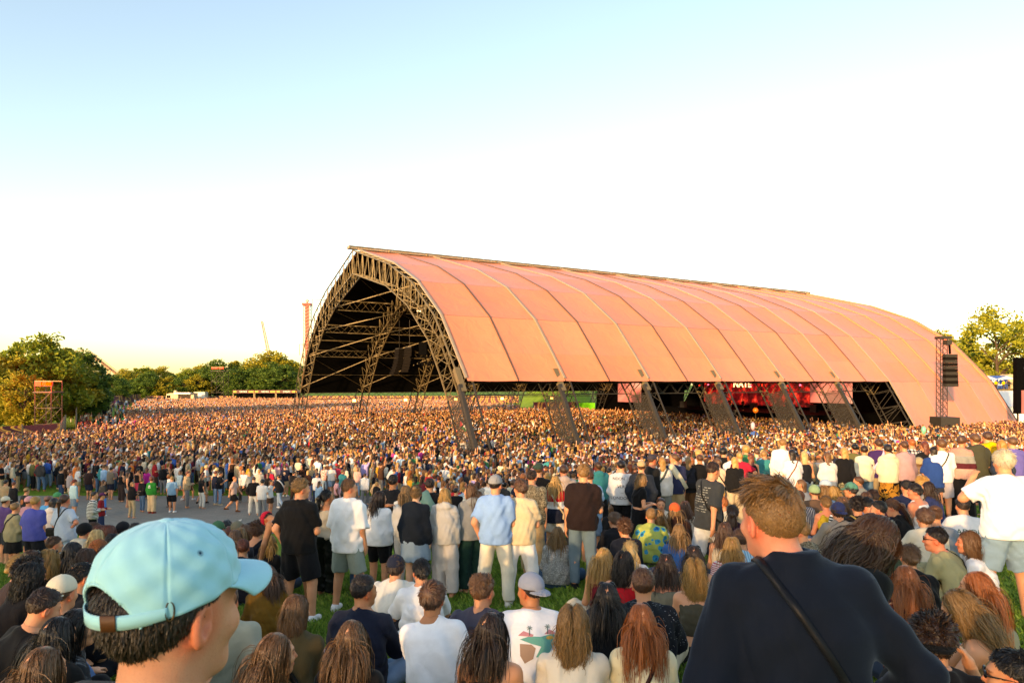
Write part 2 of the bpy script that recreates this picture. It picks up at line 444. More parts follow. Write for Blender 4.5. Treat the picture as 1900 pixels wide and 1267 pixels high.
    def neck(s, Pt):
        r = .056 if s.sex == 'm' else .047
        a = s.hc+s.Rh @ np.array([0, -.020, -.05])
        return smin(rcone(Pt, a, s.nb+s.up*-.02, r, r*1.06), rcone(Pt, s.nb-s.up*.04, s.nb+s.sd*.10-s.up*.065, .05, .04), .05) if False else rcone(Pt, a, s.nb-s.up*.03, r, r*1.1)

    def sdf(s, Pt, fine=True, hands=True, feet=True, h=.012):
        d = s.torso(Pt)
        for i in (0, 1):
            sh = s.arms[i][0]
            trap = rcone(Pt, s.nb-s.up*.012, sh+s.up*.010, .046, .044)
            d = smin(d, trap, .05)
            d = smin(d, s.arm(Pt, i), .045); d = smin(d, s.leg(Pt, i), .035)
            if feet: d = smin(d, s.foot(Pt, i), .02)
            if hands: d = smin(d, s.hand(Pt, i, h), .012)
        d = smin(d, s.neck(Pt), .035)
        return smin(d, s.head(Pt, fine), .03)

    def bounds(s, pad=.05):
        pts = [s.hc+(0, 0, .13), s.hc+(.12, .12, 0), s.hc-(.12, .12, 0), s.nb+s.sd*.25+s.fw*.16, s.nb-s.sd*.25-s.fw*.2, s.pel+(.22, .16, -.1), s.pel-(.22, .2, .06)]
        for a in s.arms: pts += [a[1]+.06, a[1]-.06, a[2]+a[3]*.19+.03, a[2]+a[3]*.19-.03]
        for l in s.legs: pts += [l[1]+.1, l[1]-.1, l[2]+l[3]*.18+(.08, .05, .02), l[2]-(.08, .09, .09)]
        p = np.array(pts); return p.min(0)-pad, p.max(0)+pad

    # ---------------- garments (same skeleton, larger radii, clipped)
    def shirt(s, Pt, kind, seed=0, amp=.006):
        loose = {'tee': .016, 'long': .014, 'hoodie': .026, 'tank': .008, 'tube': .009, 'crop': .012, 'dress': .012, 'baggy': .024}[kind]
        hem = {'tee': -.14, 'long': -.10, 'hoodie': -.10, 'tank': .02, 'tube': .30, 'crop': .30, 'dress': -.14, 'baggy': -.22}[kind]
        if s.seat: hem = max(hem, -.06)
        t1 = {'tank': .90, 'tube': .80}.get(kind, 1.0)
        bx = {'tee': .6, 'long': .3, 'hoodie': 1.0, 'baggy': 1.0}.get(kind, 0)
        d = s.torso(Pt, loose, hem, t1, bx, .0); tz = ((Pt-s.pel.astype(np.float32)) @ s.up.astype(np.float32))/s.Lt-hem
        sl = {'tee': (.0, .80, (.014, .034, 0)), 'baggy': (0, .98, (.018, .046, 0)), 'long': (0, 1.93, (.014, .017, .018)), 'hoodie': (0, 1.95, (.024, .030, .026)),
              'crop': (0, .45, (.012, .018, 0)), 'dress': (0, .5, (.012, .018, 0))}.get(kind)
        if sl:
            for i in (0, 1):
                sh = s.arms[i][0]
                d = smin(d, rcone(Pt, s.nb-s.up*.022, sh+s.up*.006, .050+loose*.6, .044+loose*.6), .05)
                d = smin(d, s.arm(Pt, i, *sl), .045)
        elif kind == 'tank':
            for i in (0, 1):
                sh = s.arms[i][0]; m_ = (s.nb+sh)/2+s.up*.01
                d = smin(d, rcone(Pt, m_+s.fw*.02, s.pel+s.up*s.Lt*.8+s.sd*.09*(1-2*i)-s.fw*.07, .030+.01, .045), .02)
        # collar opening
        q = Pt-(s.nb+s.up*.012+s.fw*.01).astype(np.float32)
        if kind == 'hoodie':
            d = smin(d, ell(Pt, s.nb-s.fw*.085+s.up*.0, (.115, .060, .075), np.stack([s.sd, s.fw, s.up], 1)), .04)
            d = smin(d, ell(Pt, s.nb-s.fw*.0+s.up*.02, (.095, .085, .035), np.stack([s.sd, s.fw, s.up], 1)), .03)
        elif kind in ('tee', 'long', 'baggy'):
            rr = .066 if s.sex == 'm' else .064
            u = q @ s.up.astype(np.float32); rad = np.sqrt((q @ s.sd.astype(np.float32))**2+(q @ s.fw.astype(np.float32))**2)
            d = smin(d, np.maximum(np.abs(u+.012)-.014, np.abs(rad-rr)-.008), .012)
        return d+np.clip(foldn(Pt, seed, amp), -.016, .0055)*np.clip(tz*12, .12, 1)

    def pants(s, Pt, kind, seed=0, amp=.006):
        top = {'skirt': .22, 'long_skirt': .24, 'leggings': .22}.get(kind, .14)
        d = s.torso(Pt, .010, -.14, top)
        if kind in ('skirt', 'long_skirt') and not s.seat:
            q = Pt-s.pel.astype(np.float32); z = q[:, 2]
            ln = .30 if kind == 'skirt' else .82
            fl = .028 if kind == 'skirt' else .08
            t = np.clip(-z/ln, 0, 1); a = .192*s.stout+fl*t; b = .145*s.stout+fl*t*1.2
            a = a-np.clip(z, 0, .1)*.3
            k = np.sqrt((q[:, 0]/a)**2+(q[:, 1]/b)**2); e = (k-1)*np.minimum(a, b)
            e = smax(e, np.maximum(-ln-z, z-.1), .006)
            ang = np.arctan2(q[:, 1], q[:, 0])
            return smin(d, e, .02)+foldn(Pt, seed, amp*.6)+np.sin(ang*11+seed)*.006*t
        g = {'shorts': (.022, .040, 0), 'short_shorts': (.012, .028, 0), 'trousers': (.016, .024, .034), 'wide': (.024, .046, .062), 'jeans': (.010, .014, .022),
             'leggings': (.006, .007, .008), 'biker': (.008, .009, 0), 'skirt': (.02, .04, 0), 'long_skirt': (.03, .05, .06)}[kind]
        f1 = {'shorts': .88, 'short_shorts': .45, 'biker': .75, 'skirt': .6}.get(kind, 1.93)
        for i in (0, 1): d = smin(d, s.leg(Pt, i, f1, g), .03)
        return d+np.clip(foldn(Pt, seed+5, amp*(.4 if kind in ('leggings', 'biker') else 1)), -.018, .004)

    def shoe(s, Pt, i):
        hp, kn, an, td, sg = s.legs[i]
        z = max(an[2]-.075, 0)
        a = np.array([an[0], an[1], 0])+np.array([0, 0, z])-td*.035
        b = a+td*.17
        lo = rcone(Pt, a+(0, 0, .040), b+(0, 0, .034), .044, .038)
        d = smin(lo, rcone(Pt, a+(0, 0, .05), an+(0, 0, .015), .045, .048), .03)
        d = smax(d, z+.002-Pt[:, 2], .008)
        return smax(d, Pt[:, 2]-(an[2]+.03), .006) if not s.seat else d

def body_mesh(bd, h, hf=None, mats=None):
    """one continuous skin; head and hands get a finer grid when hf is set"""
    lo, hi = bd.bounds()
    if hf is None:
        V, Q = surfnet(lambda p: bd.sdf(p, h < .02, True, True, h), lo, hi, h)
    else:
        V, Q = surfnet(lambda p: np.maximum(bd.sdf(p, False, False, True, h), -(ell(p, bd.hc, (.115, .135, .125), bd.Rh))), lo, hi, h)
        pa = [(V, Q)]; n = len(V)
        def patch(f, c, r, hh):
            nonlocal n
            v, q = surfnet(f, np.array(c)-r, np.array(c)+r, hh)
            if len(v): pa.append((v, q+n)); n += len(v)
        hd = lambda p: np.maximum(smin(smin(bd.head(p, True), bd.neck(p), .03), bd.torso(p), .03), ell(p, bd.hc+bd.Rh @ np.array([0, 0, -.02]), (.13, .15, .16), bd.Rh))
        patch(hd, bd.hc, .17, hf)
        for i in (0, 1):
            sh, e, wr, d_, sg = bd.arms[i]; c = wr+d_*.08
            patch(lambda p: np.maximum(smin(bd.hand(p, i, hf), bd.arm(p, i), .012), np.sqrt(((p-c.astype(np.float32))**2).sum(1))-.135), c, .14, hf)
        V = np.concatenate([x[0] for x in pa]); Q = np.concatenate([x[1] for x in pa])
    me = mesh_np('person', V, Q, mats or [])
    # own colours of the face: lips, brows, eyes (object-space marks, not light)
    q = (V-bd.hc) @ bd.Rh
    colr = np.ones((len(V), 4), np.float32)
    def mark(c, r, col, soft=.35):
        k = np.sqrt((((q-np.array(c))/np.array(r))**2).sum(1)); wt = np.clip((1+soft-k)/soft, 0, 1)[:, None]
        colr[:, :3] = colr[:, :3]*(1-wt)+np.array(col)*wt
    if h < .03:
        mark((0, .094, -.066), (.022, .02, .009), (.78, .42, .42))
        for sx in (1, -1):
            mark((.031*sx, .088, .003), (.015, .02, .007), (.55, .5, .5)); mark((.031*sx, .09, .003), (.006, .02, .006), (.06, .05, .05))
            mark((.032*sx, .09, .023), (.020, .02, .0045), (.30, .2, .14))
            mark((.072*sx, -.01, -.01), (.03, .03, .035), (1.05, .72, .66), .8)
        mark((0, .1, -.03), (.03, .03, .02), (1.05, .84, .8), .8)
    a = me.color_attributes.new('marks', 'FLOAT_COLOR', 'POINT'); a.data.foreach_set('color', colr.ravel())
    return me
# ------------------------------------------------------------------ people materials (colour comes from each object)
def mat_skin(close=False):
    m, nt, b = nodes('skin_close' if close else 'skin')
    oi = N(nt, 'ShaderNodeObjectInfo'); at = N(nt, 'ShaderNodeAttribute'); at.attribute_name = 'marks'
    tc = N(nt, 'ShaderNodeTexCoord'); nz = noise(nt, 22, 4, .6, tc.outputs['Object'])
    c = mixc(nt, 1.0, oi.outputs['Color'], at.outputs['Color'], 'MULTIPLY')
    c = mixc(nt, math_(nt, 'MULTIPLY', nz.outputs[0], .35), c, mixc(nt, 1.0, c, (1.0, .72, .66), 'MULTIPLY'))
    L(nt, c, b.inputs['Base Color']); b.inputs['Roughness'].default_value = .52
    if close:
        b.inputs['Subsurface Weight'].default_value = .22; b.inputs['Subsurface Radius'].default_value = (1, .35, .2); b.inputs['Subsurface Scale'].default_value = .008
        n3 = noise(nt, 60, 5, .7, tc.outputs['Object']); n4 = noise(nt, 420, 2, .6, tc.outputs['Object'])
        c = mixc(nt, math_(nt, 'MULTIPLY', n3.outputs[0], .5), c, mixc(nt, 1.0, c, (.78, .55, .48), 'MULTIPLY')); c = mixc(nt, math_(nt, 'MULTIPLY', math_(nt, 'GREATER_THAN', n4.outputs[0], .64), .35), c, mixc(nt, 1.0, c, (.6, .4, .34), 'MULTIPLY'))
        L(nt, c, b.inputs['Base Color'])
    b.inputs['Specular IOR Level'].default_value = .35
    n2 = noise(nt, 260, 2, .5, tc.outputs['Object']); bump(nt, b, n2.outputs[0], .35 if close else .06, .002)
    return m
def mat_cloth(name='cloth', rough=.88, wr=.5, sheen=.04):
    m, nt, b = nodes(name)
    oi = N(nt, 'ShaderNodeObjectInfo'); tc = N(nt, 'ShaderNodeTexCoord')
    nz = noise(nt, 7, 5, .62, tc.outputs['Object'], .8)
    k = N(nt, 'ShaderNodeMapRange'); L(nt, nz.outputs[0], k.inputs[0]); k.inputs[1].default_value = .25; k.inputs[2].default_value = .75; k.inputs[3].default_value = .86; k.inputs[4].default_value = 1.06
    hs = N(nt, 'ShaderNodeHueSaturation'); L(nt, oi.outputs['Color'], hs.inputs['Color']); L(nt, k.outputs[0], hs.inputs['Value'])
    L(nt, hs.outputs[0], b.inputs['Base Color'])
    b.inputs['Roughness'].default_value = rough; b.inputs['Specular IOR Level'].default_value = .2
    b.inputs['Sheen Weight'].default_value = sheen; b.inputs['Sheen Roughness'].default_value = .5
    wv = noise(nt, 5, 3, .45, tc.outputs['Object'], 1.2); bump(nt, b, wv.outputs[0], wr*.6, .035)
    return m
def mat_hair():
    m, nt, b = nodes('hair_strands')
    oi = N(nt, 'ShaderNodeObjectInfo'); ge = N(nt, 'ShaderNodeNewGeometry'); tc = N(nt, 'ShaderNodeTexCoord')
    mp = N(nt, 'ShaderNodeMapping'); L(nt, tc.outputs['Object'], mp.inputs[0]); mp.inputs['Scale'].default_value = (60, 60, 7)
    nz = noise(nt, 2.2, 3, .6, mp.outputs[0])
    mx = math_(nt, 'ADD', math_(nt, 'MULTIPLY', ge.outputs['Random Per Island'], .55), math_(nt, 'MULTIPLY', nz.outputs[0], .6))
    k = N(nt, 'ShaderNodeMapRange'); L(nt, mx, k.inputs[0]); k.inputs[1].default_value = .1; k.inputs[2].default_value = .95; k.inputs[3].default_value = .55; k.inputs[4].default_value = 1.55
    hs = N(nt, 'ShaderNodeHueSaturation'); L(nt, oi.outputs['Color'], hs.inputs['Color']); L(nt, k.outputs[0], hs.inputs['Value'])
    L(nt, hs.outputs[0], b.inputs['Base Color']); b.inputs['Roughness'].default_value = .42; b.inputs['Specular IOR Level'].default_value = .45
    bump(nt, b, nz.outputs[0], .5, .01)
    return m
def pattern(name, fn, rough=.88):
    m, nt, b = nodes(name); tc = N(nt, 'ShaderNodeTexCoord')
    L(nt, fn(nt, tc.outputs['Object']), b.inputs['Base Color']); b.inputs['Roughness'].default_value = rough; b.inputs['Specular IOR Level'].default_value = .2
    wv = noise(nt, 13, 4, .55, tc.outputs['Object'], 1.6); bump(nt, b, wv.outputs[0], .5, .03)
    return m
def _stripe(period, a, c, duty=.5, axis='Z'):
    def fn(nt, v):
        s = N(nt, 'ShaderNodeSeparateXYZ'); L(nt, v, s.inputs[0])
        t = math_(nt, 'FRACT', math_(nt, 'DIVIDE', s.outputs[axis], period))
        return mixc(nt, math_(nt, 'GREATER_THAN', t, duty), a, c)
    return fn
def _check(size, a, c, d):
    def fn(nt, v):
        s = N(nt, 'ShaderNodeSeparateXYZ'); L(nt, v, s.inputs[0])
        t = math_(nt, 'GREATER_THAN', math_(nt, 'FRACT', math_(nt, 'DIVIDE', s.outputs['X'], size)), .5)
        u = math_(nt, 'GREATER_THAN', math_(nt, 'FRACT', math_(nt, 'DIVIDE', s.outputs['Z'], size)), .5)
        return mixc(nt, t, mixc(nt, u, a, c), mixc(nt, u, c, d))
    return fn
def _floral(base, cols, scale, thr=.42):
    def fn(nt, v):
        w_ = noise(nt, 9, 2, .5, v); 
        vo = N(nt, 'ShaderNodeTexVoronoi', Scale=scale); 
        L(nt, mixc(nt, .06, v, w_.outputs['Color']), vo.inputs['Vector'])
        c = base
        k = ramp(nt, vo.outputs['Distance'], [(0, (1, 1, 1)), (thr*.45, (1, 1, 1)), (thr*.5, (0, 0, 0))], 'CONSTANT')
        k2 = ramp(nt, vo.outputs['Distance'], [(0, (1, 1, 1)), (thr*.8, (1, 1, 1)), (thr*.84, (0, 0, 0))], 'CONSTANT')
        c = mixc(nt, k2, base, cols[0]); return mixc(nt, k, c, cols[1])
    return fn
def _dots(base, dot, scale, thr):
    def fn(nt, v):
        vo = N(nt, 'ShaderNodeTexVoronoi', Scale=scale); L(nt, v, vo.inputs['Vector'])
        return mixc(nt, math_(nt, 'LESS_THAN', vo.outputs['Distance'], thr), base, dot)
    return fn
def _blotch(stops, scale, dist=1.5, interp='CONSTANT'):
    def fn(nt, v):
        n = noise(nt, scale, 3, .55, v, dist); return ramp(nt, n.outputs[0], stops, interp)
    return fn
SKIN = mat_skin(); SKINC = mat_skin(True); CLOTH = mat_cloth(); DENIM = mat_cloth('denim', .9, .35, .05); SATIN = mat_cloth('satin', .35, .8, 0); HAIR = mat_hair()
PLASTIC = plain('black_plastic', '#0c0c0d', .25)
LEATHER = mat_cloth('leather', .5, .2, 0)
RUBBER = plain('shoe_sole', '#d8d4cc', .6)
PAT = {
 'bw_stripe': pattern('black_white_stripe', _stripe(.045, '#15151a', '#e9e4da', .5)),
 'red_stripe': pattern('pink_stripe', _stripe(.022, '#b84a56', '#e8cfc8', .45)),
 'blue_stripe': pattern('light_blue_stripe', _stripe(.03, '#6f9fba', '#a8cbd8', .5, 'X')),
 'navy_stripe': pattern('navy_stripe', _stripe(.03, '#1b2236', '#aab0bb', .7, 'X')),
 'plaid': pattern('plaid', _check(.07, '#d8d4cc', '#77757a', '#242428')),
 'gingham': pattern('green_check', _check(.03, '#e8e4d6', '#8fa595', '#1f4a38')),
 'green_floral': pattern('green_floral', _floral('#a9b45c', ('#1f8fb4', '#0f4f8a'), 9, .5)),
 'speckle': pattern('speckled_navy', _dots('#12161d', '#aeb2b8', 60, .14)),
 'paisley': pattern('grey_paisley', _blotch([(0, '#8b8a86'), (.45, '#b9b5ad'), (.5, '#6e6d6c'), (.55, '#c3bfb6')], 16, 3)),
 'olive_pattern': pattern('olive_pattern', _blotch([(0, '#3a3227'), (.44, '#8d7f66'), (.5, '#4d4636'), (.56, '#a5997f')], 22, 3)),
 'dark_floral': pattern('burgundy_floral', _blotch([(0, '#2a1518'), (.5, '#4e2321'), (.58, '#8f4a34'), (.66, '#c79a76')], 14, 2)),
 'camo': pattern('camo', _blotch([(0, '#3c3a2c'), (.45, '#6d674f'), (.55, '#8f8768')], 14, 1)),
 'ochre_print': pattern('ochre_print', _blotch([(0, '#17110d'), (.5, '#b07b2f'), (.62, '#8a5a22')], 5, 2)),
 'tiedye': pattern('grey_tie_dye', _blotch([(.25, '#0b0c0e'), (.5, '#2a2d31'), (.75, '#8d9296')], 6, 2, 'LINEAR')),
 'block': pattern('colour_block', lambda nt, v: ramp(nt, math_(nt, 'MULTIPLY', (lambda s: (L(nt, v, s.inputs[0]), s.outputs['Z'])[1])(N(nt, 'ShaderNodeSeparateXYZ')), .55), [(0, '#b08a80'), (.56, '#b08a80'), (.60, '#4a1a22'), (.66, '#7f827f'), (.74, '#b98278')], 'CONSTANT')),
 'yellow_knit': pattern('yellow_knit', _stripe(.02, '#c9ab3a', '#a98a28', .55)),
 'red_white': pattern('red_white_navy', lambda nt, v: ramp(nt, math_(nt, 'MULTIPLY', (lambda s: (L(nt, v, s.inputs[0]), s.outputs['Z'])[1])(N(nt, 'ShaderNodeSeparateXYZ')), .55), [(0, '#1d2233'), (.62, '#1d2233'), (.63, '#e6e2dc'), (.70, '#b01c24')], 'CONSTANT')),
 'pink_floral': pattern('pink_floral', _floral('#d9b5ac', ('#b5584f', '#8d3030'), 16, .5)),
}
for k_ in PAT: pass

# ------------------------------------------------------------------ hair
C0 = np.array([0, -.014, .032]); HR = np.array([.075, .094, .086])
def hairline(yy): return np.interp(yy, [-1, -.55, -.1, .35, .75, 1.0], [-.95, -.80, -.35, -.02, .50, .74])
def hair_roots(n, seed, low=0.0):
    r = np.random.default_rng(seed); i = np.arange(n*2)+.5
    z = 1-2*i/(n*2); th = math.pi*(1+5**.5)*i
    d = np.stack([np.sqrt(1-z*z)*np.cos(th), np.sqrt(1-z*z)*np.sin(th), z], 1)+r.normal(0, .03, (n*2, 3))
    d /= np.linalg.norm(d, axis=1)[:, None]
    return d[d[:, 2] > hairline(d[:, 1])+low]
def ribbons(Pth, out, w0, r, taper=.75, flat=False):
    """Pth (n, steps, 3); out = outward vectors (n,3)"""
    n, S, _ = Pth.shape
    T = np.gradient(Pth, axis=1); T /= np.linalg.norm(T, axis=2)[..., None]+1e-9
    side = np.cross(T, out[:, None, :]); side /= np.linalg.norm(side, axis=2)[..., None]+1e-9
    nr = np.cross(side, T); a = r.normal(0, .45, n)[:, None, None]
    side = side*np.cos(a)+nr*np.sin(a)
    s = np.linspace(0, 1, S); wd = w0*(1-taper*s**2)[None, :, None]*r.uniform(.7, 1.3, n)[:, None, None]*.5
    A = Pth-side*wd; B_ = Pth+side*wd; M_ = Pth+nr*wd*.35
    if flat:
        V = np.stack([A, B_], 2).reshape(-1, 3); b = ((np.arange(n)*S*2)[:, None]+(np.arange(S-1)*2)[None, :]).reshape(-1)
        return V, np.stack([b, b+1, b+3, b+2], 1)
    V = np.stack([A, M_, B_], 2).reshape(-1, 3)
    b = (np.arange(n)*S*3)[:, None]+(np.arange(S-1)*3)[None, :]; b = b.reshape(-1)
    Q = np.concatenate([np.stack([b, b+1, b+4, b+3], 1), np.stack([b+1, b+2, b+5, b+4], 1)])
    return V, Q
TORSO_E = [((0, -.02, -.50), (.215, .135, .33)), ((.13, -.02, -.26), (.10, .075, .075)), ((-.13, -.02, -.26), (.10, .075, .075)), ((0, -.01, -.16), (.056, .058, .10))]
def push(p, lift=.0):
    for c, rr in [(C0, HR+.006+lift)]+[(np.array(c), np.array(q)+.012+lift) for c, q in TORSO_E]:
        q = (p-c)/rr; k = np.linalg.norm(q, axis=-1, keepdims=True)
        p = np.where(k < 1, c+q/np.maximum(k, 1e-6)*rr, p)
    return p
def hair_long(seed, n, length, wave=.0, wl=.12, curl=.0, part=0.0, back=.35, w0=.011, lift=.006, steps=13, frizz=.004, ncl=0, grav=None, body=True, flat=False):
    r = np.random.default_rng(seed); d = hair_roots(n, seed); n = len(d)
    p = C0+d*(HR+.004); out = d.copy()
    tang = np.stack([np.sign(d[:, 0]-part)*.5, -back*np.ones(n)*1.3, -.35*np.ones(n)], 1)
    tang += r.normal(0, .18, tang.shape)
    tang -= d*(tang*d).sum(1)[:, None]; v = tang/np.linalg.norm(tang, axis=1)[:, None]
    Ln = length*r.uniform(.82, 1.06, n); st = (Ln/(steps-1))[:, None]
    lf = lift*r.uniform(.3, 1.6, n)[:, None]
    path = [p]
    for i in range(steps-1):
        g = np.array([0, -.10, -1.0]) if grav is None else grav; v = v*.62+g*.38+r.normal(0, .05, v.shape); v /= np.linalg.norm(v, axis=1)[:, None]
        p = p+v*st
        for it in range(2):
            for c, rr in [(C0, HR)]+([(np.array(c), np.array(q)+.012) for c, q in TORSO_E] if body else []):
                rr = rr+lf+.006; q = (p-c)/rr; k = np.linalg.norm(q, axis=1, keepdims=True)
                p = np.where(k < 1, c+q/np.maximum(k, 1e-6)*rr, p)
        if body and i > 3: p[:, 0] *= np.where(p[:, 2] < -.05, .975, 1.0)
        # keep the face free
        face = (p[:, 1] > .035) & (np.abs(p[:, 0]) < .075) & (p[:, 2] < .05)
        p[face, 0] = np.sign(p[face, 0]+1e-4)*(.078+.01*r.random(face.sum())); p[face, 1] -= .02
        path.append(p.copy())
    Pt = np.stack(path, 1); s = np.linspace(0, 1, steps)[None, :]
    ph = (np.arctan2(d[:, 0], d[:, 1])*3.2+d[:, 2]*4+r.normal(0, .45, n))[:, None]
    u = s*Ln[:, None]/wl*2*math.pi+ph; am = wave*np.clip(s*2.2, 0, 1)
    lat = np.stack([d[:, 1], -d[:, 0], 0*d[:, 0]], 1); lat /= np.linalg.norm(lat, axis=1)[:, None]+1e-6
    Pt = Pt+lat[:, None, :]*(am*np.sin(u))[..., None]+out[:, None, :]*np.array([1, 1, .2])*(am*.7*(np.cos(u)+.8))[..., None]
    if curl: Pt = Pt+lat[:, None, :]*(curl*np.sin(u*2.3+1))[..., None]*np.clip(s*3, 0, 1)[..., None]+out[:, None, :]*(curl*np.cos(u*2.3))[..., None]
    if ncl:
        cr = r.choice(n, ncl, replace=False); ci = ((d[:, None, :]-d[cr][None, :, :])**2).sum(2).argmin(1); tgt = Pt[cr[ci]]
        kk = (np.clip(s*1.5-.15, 0, 1)**1.2*.5)[..., None]*r.uniform(.55, 1.1, (n, 1, 1)); Pt = Pt*(1-kk)+tgt*kk
    Pt += r.normal(0, frizz, Pt.shape)*s[..., None]
    outv = out*np.array([1, 1, .3]); outv[:, 1] -= .35; outv /= np.linalg.norm(outv, axis=1)[:, None]
    return ribbons(Pt, outv, w0, r, .75, flat)
def hair_short(seed, n, length=.05, top=1.0, w0=.006, lift=.5, fade=.35, sweep=(.25, .8, 0), jit=.35, low=.0, steps=5, ncl=0, k0=-.1, swirl=0.0, thin=0.0, spiky=0.0):
    r = np.random.default_rng(seed); d = hair_roots(n, seed, low)
    if thin: d = d[r.random(len(d)) < np.clip(.12+(d[:, 2]-hairline(d[:, 1]))/thin, 0, 1)]
    n = len(d); p = C0+d*(HR+.002)
    tg = np.array(sweep)[None, :]*np.ones((n, 1))
    tg = tg*np.clip(d[:, 2:3]*1.6, 0, 1)+np.array([0, -.25, -1.0])*np.clip(1-d[:, 2:3]*1.6, 0, 1)
    tg += r.normal(0, jit, tg.shape)
    if swirl: tg += swirl*np.stack([np.sin(d[:, 1]*7+d[:, 0]*5), np.cos(d[:, 0]*8-d[:, 1]*3), np.sin(d[:, 0]*6+d[:, 2]*7)], 1)
    tg -= d*(tg*d).sum(1)[:, None]; v = tg/np.linalg.norm(tg, axis=1)[:, None]
    k = np.clip((d[:, 2]-k0)/.7, 0, 1); Ln = length*(fade+(top-fade)*k)*r.uniform(.7, 1.2, n)*np.clip(.2+(d[:, 2]-hairline(d[:, 1]))/.4, .2, 1); st = (Ln/(steps-1))[:, None]
    lf = lift*(.3+.7*k)[:, None]; path = [p]
    v = v+d*lf; v /= np.linalg.norm(v, axis=1)[:, None]
    for i in range(steps-1):
        v = v+np.array([0, 0, -.10])+r.normal(0, .08, v.shape); v /= np.linalg.norm(v, axis=1)[:, None]
        p = p+v*st; q = (p-C0)/(HR+.006); kk = np.linalg.norm(q, axis=1, keepdims=True)
        p = np.where(kk < 1, C0+q/kk*(HR+.006), p); path.append(p.copy())
    Pt = np.stack(path, 1)
    if ncl:
        cr = r.choice(n, ncl, replace=False); ci = ((d[:, None, :]-d[cr][None, :, :])**2).sum(2).argmin(1); kk = (np.linspace(0, 1, steps)**1.3*.62)[None, :, None]*r.uniform(.5, 1.1, (n, 1, 1)); Pt = Pt*(1-kk)+Pt[cr[ci]]*kk
        if spiky:
            sc_ = r.uniform(.7, 1.25, ncl)[ci][:, None, None]; dv = (r.normal(0, spiky, (ncl, 3))+d[cr]*spiky*.6)[ci][:, None, :]*np.clip(k-.2, 0, 1)[:, None, None]
            Pt = Pt[:, :1]+(Pt-Pt[:, :1])*sc_+dv*(np.linspace(0, 1, steps)**1.5)[None, :, None]
    return ribbons(Pt, d, w0, r, .6)
def hair_base(style, h, seed=0, thick=.010, up=0.0):
    def f(Pt):
        q = (Pt-C0)/HR; k = np.linalg.norm(q, axis=1)+1e-9; u = q/k[:, None]
        d = ell(Pt, C0, HR+thick)
        hl = (hairline(u[:, 1])+up-u[:, 2])*.085
        d = smax(d, hl, .012)
        if style in ('long', 'bob', 'mid'):
            ln = {'long': .44, 'bob': .17, 'mid': .27}[style]
            z0 = .02; t = np.clip((z0-Pt[:, 2])/ln, 0, 1)
            a = .080+.010*np.sin(t*3.1)-.03*t*t+(.02 if style == 'long' else 0)*t; b = .042-.015*t
            yc = -.075-.035*np.clip(t*1.6, 0, 1)
            if style == 'long': yc = yc-.045*np.clip(t-.35, 0, 1)*1.6
            e = (np.sqrt((Pt[:, 0]/a)**2+((Pt[:, 1]-yc)/b)**2)-1)*np.minimum(a, b)
            e = smax(e, np.maximum(Pt[:, 2]-.06, z0-ln-Pt[:, 2]), .02)
            d = smin(d, e, .03)
        if style == 'bun':
            d = smin(d, ell(Pt, (0, -.085, .085), (.036, .034, .034)), .012)
        if style == 'lowbun':
            d = smin(d, ell(Pt, (0, -.112, -.005), (.034, .032, .032)), .012)
        if style in ('pony', 'braid'):
            a0 = np.array([0, -.10, .05 if style == 'pony' else -.02])
            e = smin(rcone(Pt, a0, (0, -.15, .0), .022, .032), rcone(Pt, (0, -.15, .0), (0, -.155, -.32), .034, .012), .03)
            d = smin(d, e, .012)
        if style == 'curly':
            d = d-.020
        r = np.random.default_rng(seed); o = 0
        fr = 70 if style != 'curly' else 95
        for i in range(5):
            kv = r.normal(size=3); kv[2] *= .35 if style != 'curly' else 1; kv *= fr/np.linalg.norm(kv)
            o = o+np.sin(Pt @ kv+r.uniform(0, 6)+1.4*np.sin(Pt @ (kv[[1, 2, 0]]*.6)))
        return d+o*(.0014 if style != 'curly' else .003)
    zlo = {'long': -.46, 'bob': -.20, 'mid': -.29, 'pony': -.35, 'braid': -.35}.get(style, -.12)
    return surfnet(f, (-.15, -.22, zlo), (.15, .13, .16), h)
_hc = {}
